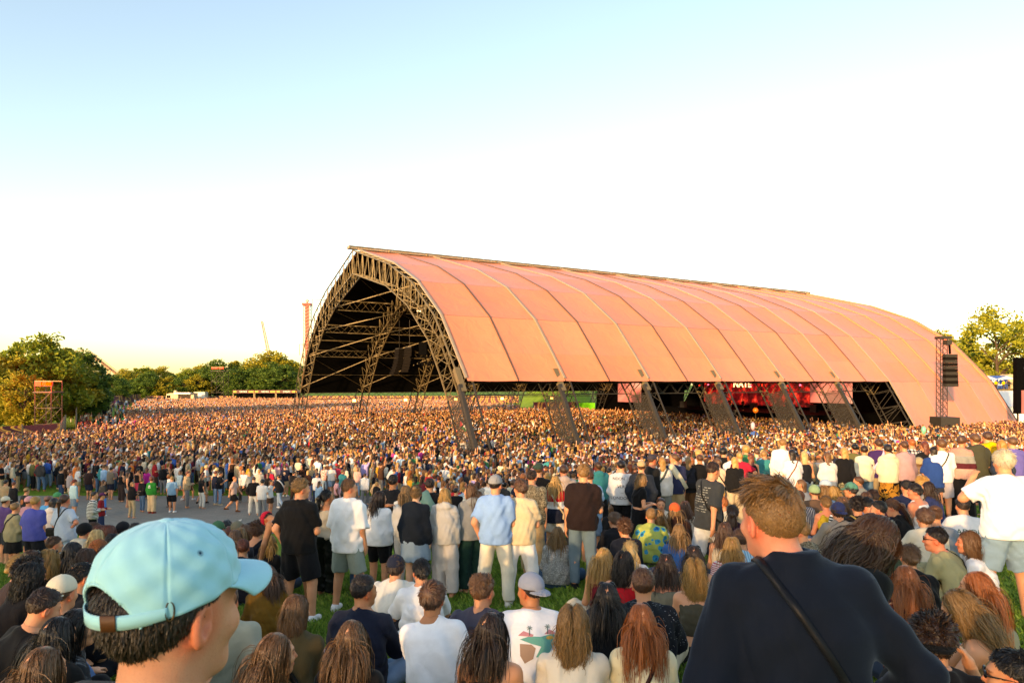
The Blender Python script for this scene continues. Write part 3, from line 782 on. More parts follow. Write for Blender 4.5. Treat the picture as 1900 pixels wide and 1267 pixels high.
def hair_mesh(style, hi, seed):
    key = (style, hi, seed)
    if key in _hc: return _hc[key]
    base = {'long': 'long', 'longwavy': 'long', 'curlylong': 'long', 'bob': 'bob', 'mid': 'mid', 'short': 'short', 'crew': 'short', 'wavyshort': 'short', 'mop': 'short',
            'bun': 'bun', 'lowbun': 'lowbun', 'pony': 'pony', 'braid': 'braid', 'curly': 'curly'}[style]
    th = {'crew': .005, 'short': .011, 'wavyshort': .015, 'mop': .017, 'curly': .012}.get(style, .010)
    parts = []
    if hi == 0: parts.append(hair_base(base, .022, seed, th+.004))
    elif hi == 1: parts.append(hair_base(base, .014, seed, th+.003))
    else:
        if style in ('short', 'crew', 'wavyshort', 'mop', 'curly', 'bun', 'lowbun', 'pony', 'braid'):
            parts.append(hair_base(base, .009, seed, max(.003, th-.006)))
        else: parts.append(hair_base('short', .010, seed, .006)); parts.append(hair_base({'long': 'long', 'longwavy': 'long', 'curlylong': 'long', 'bob': 'bob', 'mid': 'mid'}[style], .016, seed, .003))
        if hi == 3 and style in ('long', 'longwavy', 'curlylong', 'bob', 'mid'):
            a = {'long': (.50, .003, .2, 0, 12, .5, .003), 'longwavy': (.48, .011, .16, 0, 14, .4, .010), 'curlylong': (.46, .014, .085, .004, 20, .4, .018), 'bob': (.225, .002, .12, 0, 10, .3, .008), 'mid': (.34, .006, .14, 0, 11, .38, .009)}[style]
            parts.append(hair_long(seed+5, 3600, a[0], a[1], a[2], a[3], .0, a[5], .0038, a[6], a[4], .0035, 120, flat=True))
            V = []; Q = []; n = 0
            for v, q in parts: V.append(v); Q.append(q+n); n += len(v)
            me = mesh_np('hair', np.concatenate(V), np.concatenate(Q), [HAIR]); _hc[key] = me
            return me
        if style == 'crew': parts.append(hair_short(seed, 1500, .018, 1.0, .005, .8, .4))
        elif style == 'short': parts.append(hair_short(seed, 2200, .05, 1.0, .0055, .30, .25, (.3*(1 if seed % 2 else -1), .8, 0), .35, 0, 5, 150, .0, .4))
        elif style == 'wavyshort': parts.append(hair_short(seed, 2300, .065, 1.0, .006, .35, .4, (.5*(1 if seed % 2 else -1), .5, 0), .5, 0, 5, 130, -.1, .7))
        elif style == 'mop': parts.append(hair_short(seed, 2200, .075, 1.0, .006, .14, .75, (.25, .7, 0), .2, 0, 6, 120, -.1, .25))
        elif style == 'curly': parts.append(hair_short(seed, 1300, .06, 1.0, .009, 1.0, .9, (.0, .1, 0), 1.2))
        elif style in ('bun', 'lowbun', 'pony', 'braid'): parts.append(hair_short(seed, 800, .07, 1.0, .006, .05, .9, (0, -1, .1), .15))
        elif style == 'long': parts.append(hair_long(seed, 1000, .50, .004, .16, 0, .0, .45, .010))
        elif style == 'longwavy': parts.append(hair_long(seed, 950, .48, .011, .15, 0, .01, .4, .010, .010))
        elif style == 'curlylong': parts.append(hair_long(seed, 900, .46, .014, .085, .004, .0, .4, .0095, .018, 20))
        elif style == 'bob': parts.append(hair_long(seed, 900, .225, .003, .12, 0, .0, .3, .010, .008, 10))
        elif style == 'mid': parts.append(hair_long(seed, 900, .34, .006, .12, 0, .0, .38, .010, .009, 11))
        if style == 'pony':
            r = np.random.default_rng(seed); n = 130
            a = r.normal(0, 1, (n, 2)); s = np.linspace(0, 1, 10)
            pt = np.stack([a[:, :1]*(.008+.03*np.sin(s*2.6))[None, :], -.10-.07*np.sin(s*1.9)[None, :]+a[:, 1:]*(.006+.014*np.sin(s*2.6))[None, :], (.055-.40*s**1.3)[None, :]*np.ones((n, 1))], 2)
            parts.append(ribbons(pt, np.tile([0., -1, .2], (n, 1)), .010, r))
    V = []; Q = []; n = 0
    for v, q in parts: V.append(v); Q.append(q+n); n += len(v)
    me = mesh_np('hair', np.concatenate(V), np.concatenate(Q), [HAIR]); _hc[key] = me
    return me

# ------------------------------------------------------------------ head wear
def cap_sdf(Pt, back=False, beanie=False):
    s = -1 if back else 1
    c = C0+np.array([0, 0, .012]); q = Pt-c
    d = ell(Pt, c, HR+(.016 if not beanie else .018))
    pl = .0+.10*(Pt[:, 1]*s)*0
    d = smax(d, -(q[:, 2]+.012+ .10*q[:, 1]*-1*s*.3)-(.022 if beanie else 0), .006)
    if not beanie:
        y = (Pt[:, 1]-c[1])*s
        t = np.clip((y-.06)/.12, 0, 1)
        zc = c[2]-.012-.030*t*t-3.2*Pt[:, 0]**2
        br = np.maximum(np.abs(Pt[:, 2]-zc)-.0045, np.sqrt((Pt[:, 0]/.078)**2+((y-.075)/.105)**2)*.09-.09)
        br = np.maximum(br, .05-y)
        d = smin(d, br, .006)
        d = smin(d, ell(Pt, c+np.array([0, 0, .104]), (.008, .008, .006)), .004)
    return d
_cc = {}
def cap_mesh(kind, h):
    key = (kind, h)
    if key not in _cc:
        V, Q = surfnet(lambda p: cap_sdf(p, kind == 'back', kind == 'beanie'), (-.13, -.21, -.10), (.13, .21, .17), h)
        _cc[key] = mesh_np('cap', V, Q, [CLOTH])
    return _cc[key]
def glasses_sdf(Pt, up):
    d = 9
    z0, y0 = (.098, .045) if up else (.006, .100)
    tl = R(38) if up else 0
    M = rotx(-tl)
    for sx in (1, -1):
        d = np.minimum(d, ell(Pt, (.034*sx, y0, z0), (.027, .008, .019), M))
        e = (.081*sx, -.02, .045 if up else .008)
        d = np.minimum(d, rcone(Pt, (.060*sx, y0-.008, z0), e, .0045, .004))
    return np.minimum(d, rcone(Pt, (-.012, y0+.003, z0), (.012, y0+.003, z0), .0045, .0045))
_gc = {}
def glasses_mesh(up):
    if up not in _gc:
        V, Q = surfnet(lambda p: glasses_sdf(p, up), (-.11, -.06, -.03), (.11, .13, .14), .0055)
        _gc[up] = mesh_np('sunglasses', V, Q, [PLASTIC])
    return _gc[up]

# ------------------------------------------------------------------ person factory
AMP_T = .017
_mc = {}
def body_of(pose, sex, hy, hp, stout): return Body(pose, sex, hy, hp, stout)
def lod_of(Z):
    if Z < 7.2: return (.012, .0075, 3)
    if Z < 12.5: return (.017, .010, 2)
    if Z < 19: return (.024, None, 1)
    return (.036, None, 0)
def gar_mesh(key, fn, bd, h, mat, name):
    if key not in _mc:
        lo, hi = bd.bounds(.09); V, Q = surfnet(fn, lo, hi, h)
        _mc[key] = mesh_np(name, V, Q, [mat])
    me = _mc[key]
    if me.materials[0] != mat:
        k2 = key+(mat.name,)
        if k2 not in _mc:
            c = me.copy(); c.materials.clear(); c.materials.append(mat); _mc[k2] = c
        me = _mc[k2]
    return me
SKINS = {'p': '#d0946f', 'l': '#dcab8a', 't': '#b67c55', 'b': '#70452e', 'r': '#cc8464'}
HAIRC = {'blond': '#a07c46', 'lblond': '#b99b68', 'dblond': '#785a35', 'lbrown': '#5e4129', 'brown': '#4a3020', 'dbrown': '#2c1c14', 'black': '#100d0d', 'ginger': '#94552a', 'auburn': '#5a2c1c',
         'grey': '#9a958c', 'red': '#8a4d26', 'dark': '#1a1210', 'gold': '#8f6a36', 'silver': '#a39a86'}
BOTTOM_NAME = {'trousers': 'trousers', 'wide': 'trousers', 'jeans': 'jeans', 'shorts': 'shorts', 'short_shorts': 'shorts', 'skirt': 'skirt', 'long_skirt': 'skirt', 'leggings': 'leggings', 'biker': 'shorts'}
TOP_NAME = {'tee': 't_shirt', 'baggy': 't_shirt', 'long': 'sweater', 'hoodie': 'hoodie', 'tank': 'tank_top', 'tube': 'crop_top', 'crop': 'crop_top', 'dress': 'top'}
PEOPLE = []
def person(X, Y, Z0, yaw, pose, sex='m', skin='p', hair=('short', 'brown'), top=('tee', '#888888'), bot=('jeans', '#4a6078'), scale=1.0, hy=0, hp=0, stout=1.0,
           cap=None, glasses=None, shoes=None, strap=None, lodZ=None, label=None, seed=0, roll=0.0, lod=None, bd0=None, smat=None):
    """yaw in degrees, 0 = facing away from the camera, + = turning clockwise (towards the right)"""
    h, hf, hh = lod or lod_of(lodZ or Y)
    hyq = int(round(hy/20.)*20); hpq = int(round(hp/10.)*10)
    bd = bd0 or body_of(pose, sex, hyq, hpq, stout)
    vr = seed % (3 if h < .02 else 2)
    bk = ('b', pose, sex, hyq, hpq, stout, h, id(bd0) if bd0 else 0)
    if bk not in _mc: _mc[bk] = body_mesh(bd, h, hf, [smat or SKIN])
    o = put('person', _mc[bk], None, (X, Y, Z0), (0, R(roll), R(-yaw)), scale, SKINS.get(skin, skin))
    if top:
        mt = PAT.get(top[1], CLOTH if len(top) < 3 else top[2]); c = top[1] if top[1] not in PAT else '#888888'
        a = AMP_T if h < .03 else .0
        k = ('t', pose, sex, stout, h, top[0], vr if h < .03 else 0)
        me = gar_mesh(k, lambda p: bd.shirt(p, top[0], vr*17+3, a), bd, h, mt, 'shirt')
        put(TOP_NAME[top[0]], me, o, color=c)
    if bot:
        mt = PAT.get(bot[1], DENIM if bot[0] == 'jeans' else (CLOTH if len(bot) < 3 else bot[2])); c = bot[1] if bot[1] not in PAT else '#888888'
        a = AMP_T*.8 if h < .03 else .0
        k = ('p', pose, sex, stout, h, bot[0], vr if h < .03 else 0)
        me = gar_mesh(k, lambda p: bd.pants(p, bot[0], vr*13+1, a), bd, h, mt, 'trousers')
        put(BOTTOM_NAME[bot[0]], me, o, color=c)
    HM = Matrix.Translation(Vector(bd.hc)) @ Matrix([list(r)+[0] for r in bd.Rh]+[[0, 0, 0, 1]])
    if hair and hair[0] != 'bald':
        put('hair', hair_mesh(hair[0], hh, seed % (2 if hh in (1, 2) else 1)), o, mat=HM @ Matrix.Diagonal((.87, .93, 1, 1)) if hair[0] in ('long', 'longwavy', 'curlylong', 'mid', 'bob') else HM, color=HAIRC.get(hair[1], hair[1]))
    if cap: put('beanie' if cap[0] == 'beanie' else 'cap', cap_mesh(cap[0], .008 if h < .02 else .013), o, mat=HM, color=cap[1])
    if glasses and h < .03: put('sunglasses', glasses_mesh(glasses == 'up'), o, mat=HM)
    if shoes:
        for i in (0, 1):
            k = ('s', pose, sex, h, i)
            if k not in _mc:
                an = bd.legs[i][2]; V, Q = surfnet(lambda p: bd.shoe(p, i), an-(.14, .16, .12), an+(.14, .26, .1), min(h, .018))
                _mc[k] = mesh_np('shoe', V, Q, [CLOTH])
            put('shoe', _mc[k], o, color=shoes)
    if strap: strap_on(o, bd, top[0], vr*17+3, *strap)
    o['label'] = label or 'person'; o['category'] = 'person'
    PEOPLE.append((o, bd))
    return o, bd

def strap_on(o, bd, kind, seed, col, width=.03, side=1, bag=None, drop=.16, amp=None):
    """a cross-body strap laid on the shirt: plane loop from one shoulder to the other hip"""
    a = bd.nb+bd.sd*.085*side-bd.up*.01; b = bd.pel+bd.up*(drop-.06)-bd.sd*.19*side
    c = (a+b)/2; ax = nrm(a-b); n = bd.fw
    f = lambda p: bd.shirt(np.asarray(p, np.float32), kind, seed, AMP_T*.9 if amp is None else amp)
    m = 56; ang = np.linspace(0, 2*np.pi, m, endpoint=False)
    half = np.linalg.norm(a-b)/2
    dirs = np.cos(ang)[:, None]*ax+np.sin(ang)[:, None]*n
    pts = c+np.cos(ang)[:, None]*ax*(half+.12)+np.sin(ang)[:, None]*n*.40
    for it in range(60):
        d = f(pts)-.006; pts = pts-dirs*np.clip(d, -.02, .02)[:, None]*.7
    wv = nrm(np.cross(ax, n)); V = []; Q = []
    for i in range(m):
        V += [pts[i]+wv*width/2, pts[i]-wv*width/2, pts[i]-wv*width/2+dirs[i]*.004, pts[i]+wv*width/2+dirs[i]*.004]
    for i in range(m):
        j = (i+1) % m
        for k in range(4): Q.append((i*4+k, i*4+(k+1) % 4, j*4+(k+1) % 4, j*4+k))
    s_ = put('bag_strap', mesh_np('bag_strap', np.array(V), np.array(Q), [LEATHER]), o, color=col)
    if bag:
        p0 = b-bd.sd*.05*side-bd.fw*.06 if bag != 'backbag' else bd.pel+bd.up*.12-bd.fw*.20
        sz = (.11, .05, .085) if bag != 'backbag' else (.20, .055, .10)
        M = np.stack([bd.sd, bd.fw, bd.up], 1)
        def bf(P_):
            q = np.abs((P_-p0.astype(np.float32)) @ M.astype(np.float32))-np.array(sz, np.float32)+.03
            return np.linalg.norm(np.maximum(q, 0), axis=1)+np.minimum(q.max(1), 0)-.03
        V, Q = surfnet(bf, p0-.26, p0+.26, .014)
        put('bag', mesh_np('bag', V, Q, [LEATHER]), o, color=col)
    return s_

def place(x, ytop, Zg, pose, bd_top=None, **kw):
    """find the spot on the ground where a person of normal height shows their head top at (x, ytop)"""
    sex = kw.get('sex', 'm')
    hyq = int(round(kw.get('hy', 0)/20.)*20); hpq = int(round(kw.get('hp', 0)/10.)*10)
    tp = Body(pose, sex, hyq, hpq, kw.get('stout', 1.0)).top*(1.0 if sex == 'm' else .955)
    best = None
    for Z in np.linspace(Zg*.8, Zg*1.25, 91):
        X = (x-950)/F*Z; need = CZ-(ytop-HOR)/F*Z-float(ground(X, Z)); s = need/tp
        c = abs(math.log(max(s, .05)))*2.2+abs(math.log(Z/Zg))
        if best is None or c < best[0]: best = (c, Z, X, s)
    _, Z, X, s = best
    s = min(max(s, .80), 1.2)*(1.0 if sex == 'm' else .955)
    g = float(ground(X, Z))
    head = CZ-(g+tp/(1.0 if sex == 'm' else .955)*s-0)*1
    return X, Z, g, s
# ================================================================== SETTING
# ------------------------------------------------------------------ ground
def mat_grass():
    m, nt, b = nodes('grass_ground'); tc = N(nt, 'ShaderNodeTexCoord')
    n1 = noise(nt, .6, 4, .6, tc.outputs['Object']); n2 = noise(nt, 9, 5, .7, tc.outputs['Object']); n3 = noise(nt, 55, 3, .7, tc.outputs['Object'])
    c = ramp(nt, n1.outputs[0], [(.3, '#4f6a1e'), (.5, '#5f8024'), (.7, '#748238')])
    c = mixc(nt, math_(nt, 'MULTIPLY', n2.outputs[0], .6), c, '#4a641a')
    c = mixc(nt, math_(nt, 'MULTIPLY', n3.outputs[0], .45), c, '#86a03c')
    L(nt, c, b.inputs['Base Color']); b.inputs['Roughness'].default_value = .95; b.inputs['Specular IOR Level'].default_value = .1
    bump(nt, b, n3.outputs[0], .8, .04)
    return m
def mat_paving():
    m, nt, b = nodes('paving'); tc = N(nt, 'ShaderNodeTexCoord')
    br = N(nt, 'ShaderNodeTexBrick', Scale=1.0); br.inputs['Brick Width'].default_value = .42; br.inputs['Row Height'].default_value = .21; br.inputs['Mortar Size'].default_value = .012
    br.inputs['Color1'].default_value = (*lin('#948a7c'), 1); br.inputs['Color2'].default_value = (*lin('#83796d'), 1); br.inputs['Mortar'].default_value = (*lin('#4b463f'), 1)
    L(nt, tc.outputs['Object'], br.inputs['Vector'])
    n1 = noise(nt, .35, 4, .6, tc.outputs['Object']); n2 = noise(nt, 6, 4, .7, tc.outputs['Object'])
    c = mixc(nt, math_(nt, 'MULTIPLY', n1.outputs[0], .7), br.outputs['Color'], '#6f675c')
    c = mixc(nt, math_(nt, 'MULTIPLY', n2.outputs[0], .3), c, '#8a8276')
    L(nt, c, b.inputs['Base Color']); b.inputs['Roughness'].default_value = .85
    bump(nt, b, br.outputs['Fac'], .3, .01)
    return m
def sheet(name, xs, ys, mat, lift=0.0, kind='structure'):
    X, Y = np.meshgrid(xs, ys); Z = ground(X, Y)+lift
    V = np.stack([X, Y, Z], -1).reshape(-1, 3); nx, ny = len(xs), len(ys)
    i = (np.arange(ny-1)[:, None]*nx+np.arange(nx-1)[None, :]).reshape(-1)
    o = put(name, mesh_np(name, V, np.stack([i, i+1, i+1+nx, i+nx], 1), [mat])); tag(o, kind=kind); return o
GRASS = mat_grass()
xs = np.unique(np.concatenate([np.linspace(-900, -40, 12), np.linspace(-40, 40, 81), np.linspace(40, 900, 12)]))
ys = np.unique(np.concatenate([np.linspace(-300, -20, 8), np.linspace(-20, 50, 101), np.linspace(50, 1500, 16)]))
sheet('ground', xs, ys, GRASS)
sheet('path', np.linspace(-60, 1.5, 124), np.linspace(26.2, 37.8, 25), mat_paving(), .02)

# ------------------------------------------------------------------ concert tent
BAY = 8.96; TX0, TY0 = -2.57, 50.0
TD = np.array([.8675, .4975, 0]); TW = np.array([-.4975, .8675, 0])
def tp(k, l, z): return np.array([TX0, TY0, 0])+TD*BAY*k+TW*l+np.array([0, 0, z])
PRO = [(-1.9, 0), (-.75, 2.0), (1.75, 6.30), (3.7, 8.57), (6.55, 11.7), (11.6, 15.1), (17.5, 17.55), (29, 20.75)]
PRO_FULL = PRO+[(58-l, z) for l, z in PRO[-2::-1]]
def offset_pro(pro, d):
    p = np.array(pro, float); t = np.gradient(p, axis=0); n = np.stack([t[:, 1], -t[:, 0]], 1); n /= np.linalg.norm(n, axis=1)[:, None]
    q = p+n*np.asarray(d)[:, None]; return q
inner_d = np.array([2.7, 2.7, 2.6, 2.4, 2.3, 2.2, 2.1, 2.0]); inner_d = np.concatenate([inner_d, inner_d[-2::-1]])
INN = offset_pro(PRO_FULL, inner_d); INN[:, 1] = np.maximum(INN[:, 1], 0)
INN[0, 0] = PRO_FULL[0][0]+2.7; INN[-1, 0] = PRO_FULL[-1][0]-2.7
INN[7] = (29, 18.2)
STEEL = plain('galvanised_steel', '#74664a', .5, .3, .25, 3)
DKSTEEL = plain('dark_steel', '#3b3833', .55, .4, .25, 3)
ALU = plain('aluminium_rail', '#a3927e', .35, .25, .08, 2)
BLACK = plain('black_drape', '#060607', .9, 0, .3, 2, 0, .05)
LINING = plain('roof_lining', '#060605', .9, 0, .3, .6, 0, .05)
def mat_tarp():
    m, nt, b = nodes('salmon_tarpaulin'); tc = N(nt, 'ShaderNodeTexCoord'); oi = N(nt, 'ShaderNodeObjectInfo')
    n1 = noise(nt, .25, 4, .6, tc.outputs['Object']); n2 = noise(nt, 2.2, 5, .7, tc.outputs['Object'])
    c = mixc(nt, n1.outputs[0], '#d07650', '#d88a66')
    c = mixc(nt, math_(nt, 'MULTIPLY', n2.outputs[0], .12), c, '#bf6644')
    c = mixc(nt, math_(nt, 'MULTIPLY', oi.outputs['Random'], .22), c, '#de9c80')
    mp = N(nt, 'ShaderNodeMapping'); L(nt, tc.outputs['Object'], mp.inputs[0]); mp.inputs['Scale'].default_value = (1, 1, .12)
    st = noise(nt, 1.6, 4, .7, mp.outputs[0]); c = mixc(nt, math_(nt, 'MULTIPLY', ramp(nt, st.outputs[0], [(.5, (0, 0, 0)), (.75, (1, 1, 1))]), .14), c, '#96604c')
    L(nt, c, b.inputs['Base Color']); b.inputs['Roughness'].default_value = .42; b.inputs['Specular IOR Level'].default_value = .5
    n3 = noise(nt, .9, 3, .5, tc.outputs['Object'], .6); bump(nt, b, n3.outputs[0], .25, .35)
    return m
TARP = mat_tarp()
ORANGE = plain('orange_seam_cover', '#d9835c', .5, 0, .12, 3)
tent = empty('concert_tent', (TX0, TY0, 0))
tag(tent, 'huge salmon pink arched concert tent with lattice truss frames over the crowd', 'tent')
def tchild(mb, name, mat, parent=None, smooth=False):
    o = mb.build(name, mat, parent or tent, smooth)
    if parent is None: o.matrix_parent_inverse = Matrix.Translation((-TX0, -TY0, 0))
    return o
def resample(poly, step):
    out = []
    for a, b in zip(poly[:-1], poly[1:]):
        n = max(1, int(round(np.linalg.norm(np.array(b)-a)/step)))
        out += [np.array(a)+(np.array(b)-a)*i/n for i in range(n)]
    out.append(np.array(poly[-1])); return np.array(out)
def arch(k, detail=True, kw=.06):
    n = 56
    so = resample(PRO_FULL, .95); 
    # matching inner points by segment fraction
    si = []
    for a, b, c, d in zip(PRO_FULL[:-1], PRO_FULL[1:], INN[:-1], INN[1:]):
        m = max(1, int(round(np.linalg.norm(np.array(b)-np.array(a))/.95)))
        si += [c+(d-c)*i/m for i in range(m)]
    si.append(INN[-1]); si = np.array(si)
    ch = MB(); lc = MB(); legs = {0: (MB(), MB()), 1: (MB(), MB())}
    nseg = len(PRO_FULL)-1
    for dk in (-kw, kw):
        for pts, r in ((PRO_FULL, .075), (INN, .075)):
            for j, (a, b) in enumerate(zip(pts[:-1], pts[1:])): (legs[0][0] if j < 2 else legs[1][0] if j >= nseg-2 else ch).bar(tp(k+dk, *a), tp(k+dk, *b), r, 4)
    for i in range(len(so)-1):
        tg = lc if so[i][1] > 6.2 or so[i+1][1] > 6.4 else legs[0][1] if so[i][0] < 29 else legs[1][1]
        for dk in (-kw, kw):
            a, b = (so[i], si[i+1]) if i % 2 == 0 else (si[i], so[i+1])
            tg.bar(tp(k+dk, *a), tp(k+dk, *b), .034, 4, cap=False)
            if i % 4 == 0: tg.bar(tp(k+dk, *so[i]), tp(k+dk, *si[i]), .04, 4, cap=False)
        s = -1 if i % 2 else 1
        tg.bar(tp(k-kw*s, *si[i]), tp(k+kw*s, *si[i+1]), .030, 4, cap=False)
        tg.bar(tp(k-kw*s, *so[i]), tp(k+kw*s, *so[i+1]), .030, 4, cap=False)
        if i % 3 == 0: tg.bar(tp(k-kw, *si[i]), tp(k+kw, *si[i]), .035, 4, cap=False)
    c = tchild(ch, 'arch_frame', STEEL)
    l = lc.build('lacing', STEEL, c); tag(l, kind='stuff')
    for j in (0, 1):
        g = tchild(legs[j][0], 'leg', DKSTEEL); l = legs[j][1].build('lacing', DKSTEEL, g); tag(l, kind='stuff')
    return c
FRAMES = [0, 1, 2, 3, 4, 5, 6, 7.2, 8.5]
for k in FRAMES: arch(k)
# dark outer leg sleeves, netting and rail shoes of the near legs
NET, nt_, b_ = nodes('leg_netting'); b_.inputs['Base Color'].default_value = (*lin('#2b2825'), 1); b_.inputs['Roughness'].default_value = .9; b_.inputs['Alpha'].default_value = .62
for k in FRAMES[:6]:
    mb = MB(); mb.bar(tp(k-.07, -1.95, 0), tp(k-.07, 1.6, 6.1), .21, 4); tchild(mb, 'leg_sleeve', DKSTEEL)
    mb = MB(); mb.quad(tp(k-.068, -1.6, .4), tp(k-.068, .8, .4), tp(k-.068, 3.6, 5.2), tp(k-.068, 1.1, 5.2)); tchild(mb, 'leg_netting', NET)
    mb = MB(); a, b = np.array(PRO[1])*.18+np.array(PRO[2])*.82, np.array(PRO[2])*.55+np.array(PRO[3])*.45
    mb.bar(tp(k-.05, *a), tp(k-.05, *b), .30, 4); tchild(mb, 'rail_shoe', STEEL)
# roof skin: one panel for each half bay and facet
def surf(k, pro, t, off=0.0):
    p = np.array(pro, float); s = np.linspace(0, 1, len(p)) if False else np.concatenate([[0], np.cumsum(np.linalg.norm(np.diff(p, axis=0), axis=1))])
    u = t*s[-1]; l = np.interp(u, s, p[:, 0]); z = np.interp(u, s, p[:, 1]); return l, z
EDG = [0, 1, 2, 3, 4, 5, 6, 6.62, 7.2, 7.85, 8.5]
cells = []
for a, b in zip(EDG[:-1], EDG[1:]):
    if b <= 6: cells += [(a, (a+b)/2), ((a+b)/2, b)]
    else: cells.append((a, b))
def panel(k0, k1, A, B, sag, mat, name, off=0.0, nu=5, nv=4):
    V = []
    A = np.array(A, float); B = np.array(B, float); nrm2 = np.array([B[1]-A[1], -(B[0]-A[0])]); nrm2 /= np.linalg.norm(nrm2)
    for i in range(nu+1):
        for j in range(nv+1):
            u, v = i/nu, j/nv; q = A+(B-A)*v+nrm2*(off+sag*math.sin(math.pi*u)*(.35+.65*math.sin(math.pi*v)))
            V.append(tp(k0+(k1-k0)*u, q[0], max(q[1], .1)))
    idx = [(i*(nv+1)+j, i*(nv+1)+j+1, (i+1)*(nv+1)+j+1, (i+1)*(nv+1)+j) for i in range(nu) for j in range(nv)]
    o = put(name, mesh_np(name, np.array(V), np.array(idx), [mat]), tent); o.matrix_parent_inverse = Matrix.Translation((-TX0, -TY0, 0)); return o
FAC = [(3.7, 8.57), (6.55, 11.7), (11.6, 15.1), (17.5, 17.55), (28.7, 20.66)]
for k0, k1 in cells:
    low = (1.72, 6.30) if k0 < 5.99 else (-1.75, .35)
    nodes_ = [low]+([(1.72, 6.3)] if k0 >= 5.99 else [])+FAC
    for A, B in zip(nodes_[:-1], nodes_[1:]): panel(k0+.004, k1-.004, A, B, .18, TARP, 'roof_panel', -.16)
    far = [(58-1.2, 4.75)]+[(58-l, z) for l, z in FAC]
    for A, B in zip(far[:-1], far[1:]): panel(k0+.004, k1-.004, A, B, -.10, TARP, 'roof_panel', .16, 3, 2)
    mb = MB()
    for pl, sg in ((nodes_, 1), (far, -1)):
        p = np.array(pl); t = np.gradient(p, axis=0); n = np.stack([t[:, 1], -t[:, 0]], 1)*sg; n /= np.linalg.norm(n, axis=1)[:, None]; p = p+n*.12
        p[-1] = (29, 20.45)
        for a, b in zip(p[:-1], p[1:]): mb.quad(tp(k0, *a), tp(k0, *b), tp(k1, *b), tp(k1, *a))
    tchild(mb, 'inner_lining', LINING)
# seams: bright rails on the frames, dark cords between, orange covers at the closed end
def seam(k, mat, w, h, low, name, top=.45):
    mb = MB(); pts = [low]+[p for p in PRO[2 if low[1] < 6 else 3:-1]]+[(28.8, 20.7)]
    p = np.array(pts, float); t = np.gradient(p, axis=0); n = np.stack([-t[:, 1], t[:, 0]], 1); n /= np.linalg.norm(n, axis=1)[:, None]
    q0 = p+n*.10; q1 = p+n*(.20+h)
    for i in range(len(p)-1):
        for e in (1,):
            A = [tp(k-w/2, *q0[i]), tp(k+w/2, *q0[i]), tp(k+w/2, *q1[i]), tp(k-w/2, *q1[i])]; B = [tp(k-w/2, *q0[i+1]), tp(k+w/2, *q0[i+1]), tp(k+w/2, *q1[i+1]), tp(k-w/2, *q1[i+1])]
            mb.add(A+B, [(0, 1, 5, 4), (1, 2, 6, 5), (2, 3, 7, 6), (3, 0, 4, 7)]+([(0, 3, 2, 1)] if i == 0 else []))
    return tchild(mb, name, mat)
for k in FRAMES[:6]: seam(k, ALU, .020, .05, (1.9, 6.5), 'roof_rail')
seam(6, ALU, .020, .05, (-1.75, .3), 'roof_rail')
for k in range(6): seam(k+.5, plain('seam_cord_brown', '#5c463a', .6) if k == 0 else bpy.data.materials['seam_cord_brown'], .012, .03, (1.8, 6.35), 'seam_cord')
for k in (6.62, 7.2, 7.85, 8.42):
    seam(k, ORANGE, .034, .05, (1.2, 5.2), 'seam_cover'); seam(k, ALU, .014, .02, (-1.7, .3), 'roof_rail')
mb = MB()
for k0, k1 in zip(np.linspace(-.12, 8.5, 18)[:-1], np.linspace(-.12, 8.5, 18)[1:]):
    for dl in (-.45, .45): mb.bar(tp(k0, 29+dl, 21.1), tp(k1, 29+dl, 21.1), .09, 4)
    mb.bar(tp(k0, 28.6, 20.85), tp(k0, 28.6, 21.15), .10, 4); mb.bar(tp(k0, 28.55, 21.1), tp(k1, 29.45, 21.1), .05, 4)
tchild(mb, 'ridge_rail', STEEL)
mb = MB(); mb.box((tp(-.12, 29, 20.95)+tp(8.5, 29, 20.95))/2, (BAY*8.62, .8, .16), Matrix.Rotation(math.atan2(TD[1], TD[0]), 3, 'Z')); tchild(mb, 'ridge_cap', ALU)
# eave trusses and purlins
def boxtruss(a, b, hgt, wid, r, step, name, mat, up=(0, 0, 1)):
    a = np.array(a); b = np.array(b); d = nrm(b-a); upv = nrm(np.array(up)-d*np.dot(up, d)); sd = np.cross(d, upv); L_ = np.linalg.norm(b-a); n = max(2, int(L_/step))
    mb = MB(); c = [a+upv*hgt/2*s+sd*wid/2*t for s in (-1, 1) for t in (-1, 1)]
    for q in c: mb.bar(q, q+(b-a), r, 4, cap=False)
    for i in range(n):
        for j, (p, q) in enumerate(((0, 2), (1, 3), (0, 1), (2, 3))):
            x, y = (p, q) if (i+j) % 2 else (q, p)
            mb.bar(c[x]+(b-a)*i/n, c[y]+(b-a)*(i+1)/n, r*.55, 3, cap=False)
    return tchild(mb, name, mat)
KF = [0, 1, 2, 3, 4, 5, 6]
for k in KF[:-1]:
    boxtruss(tp(k+.1, 3.4, 5.75), tp(k+.9, 3.4, 5.75), .95, .8, .05, .8, 'eave_truss', DKSTEEL)
    boxtruss(tp(k+.1, 55.4, 4.3), tp(k+.9, 55.4, 4.3), .9, .8, .055, 1.0, 'eave_truss', DKSTEEL)
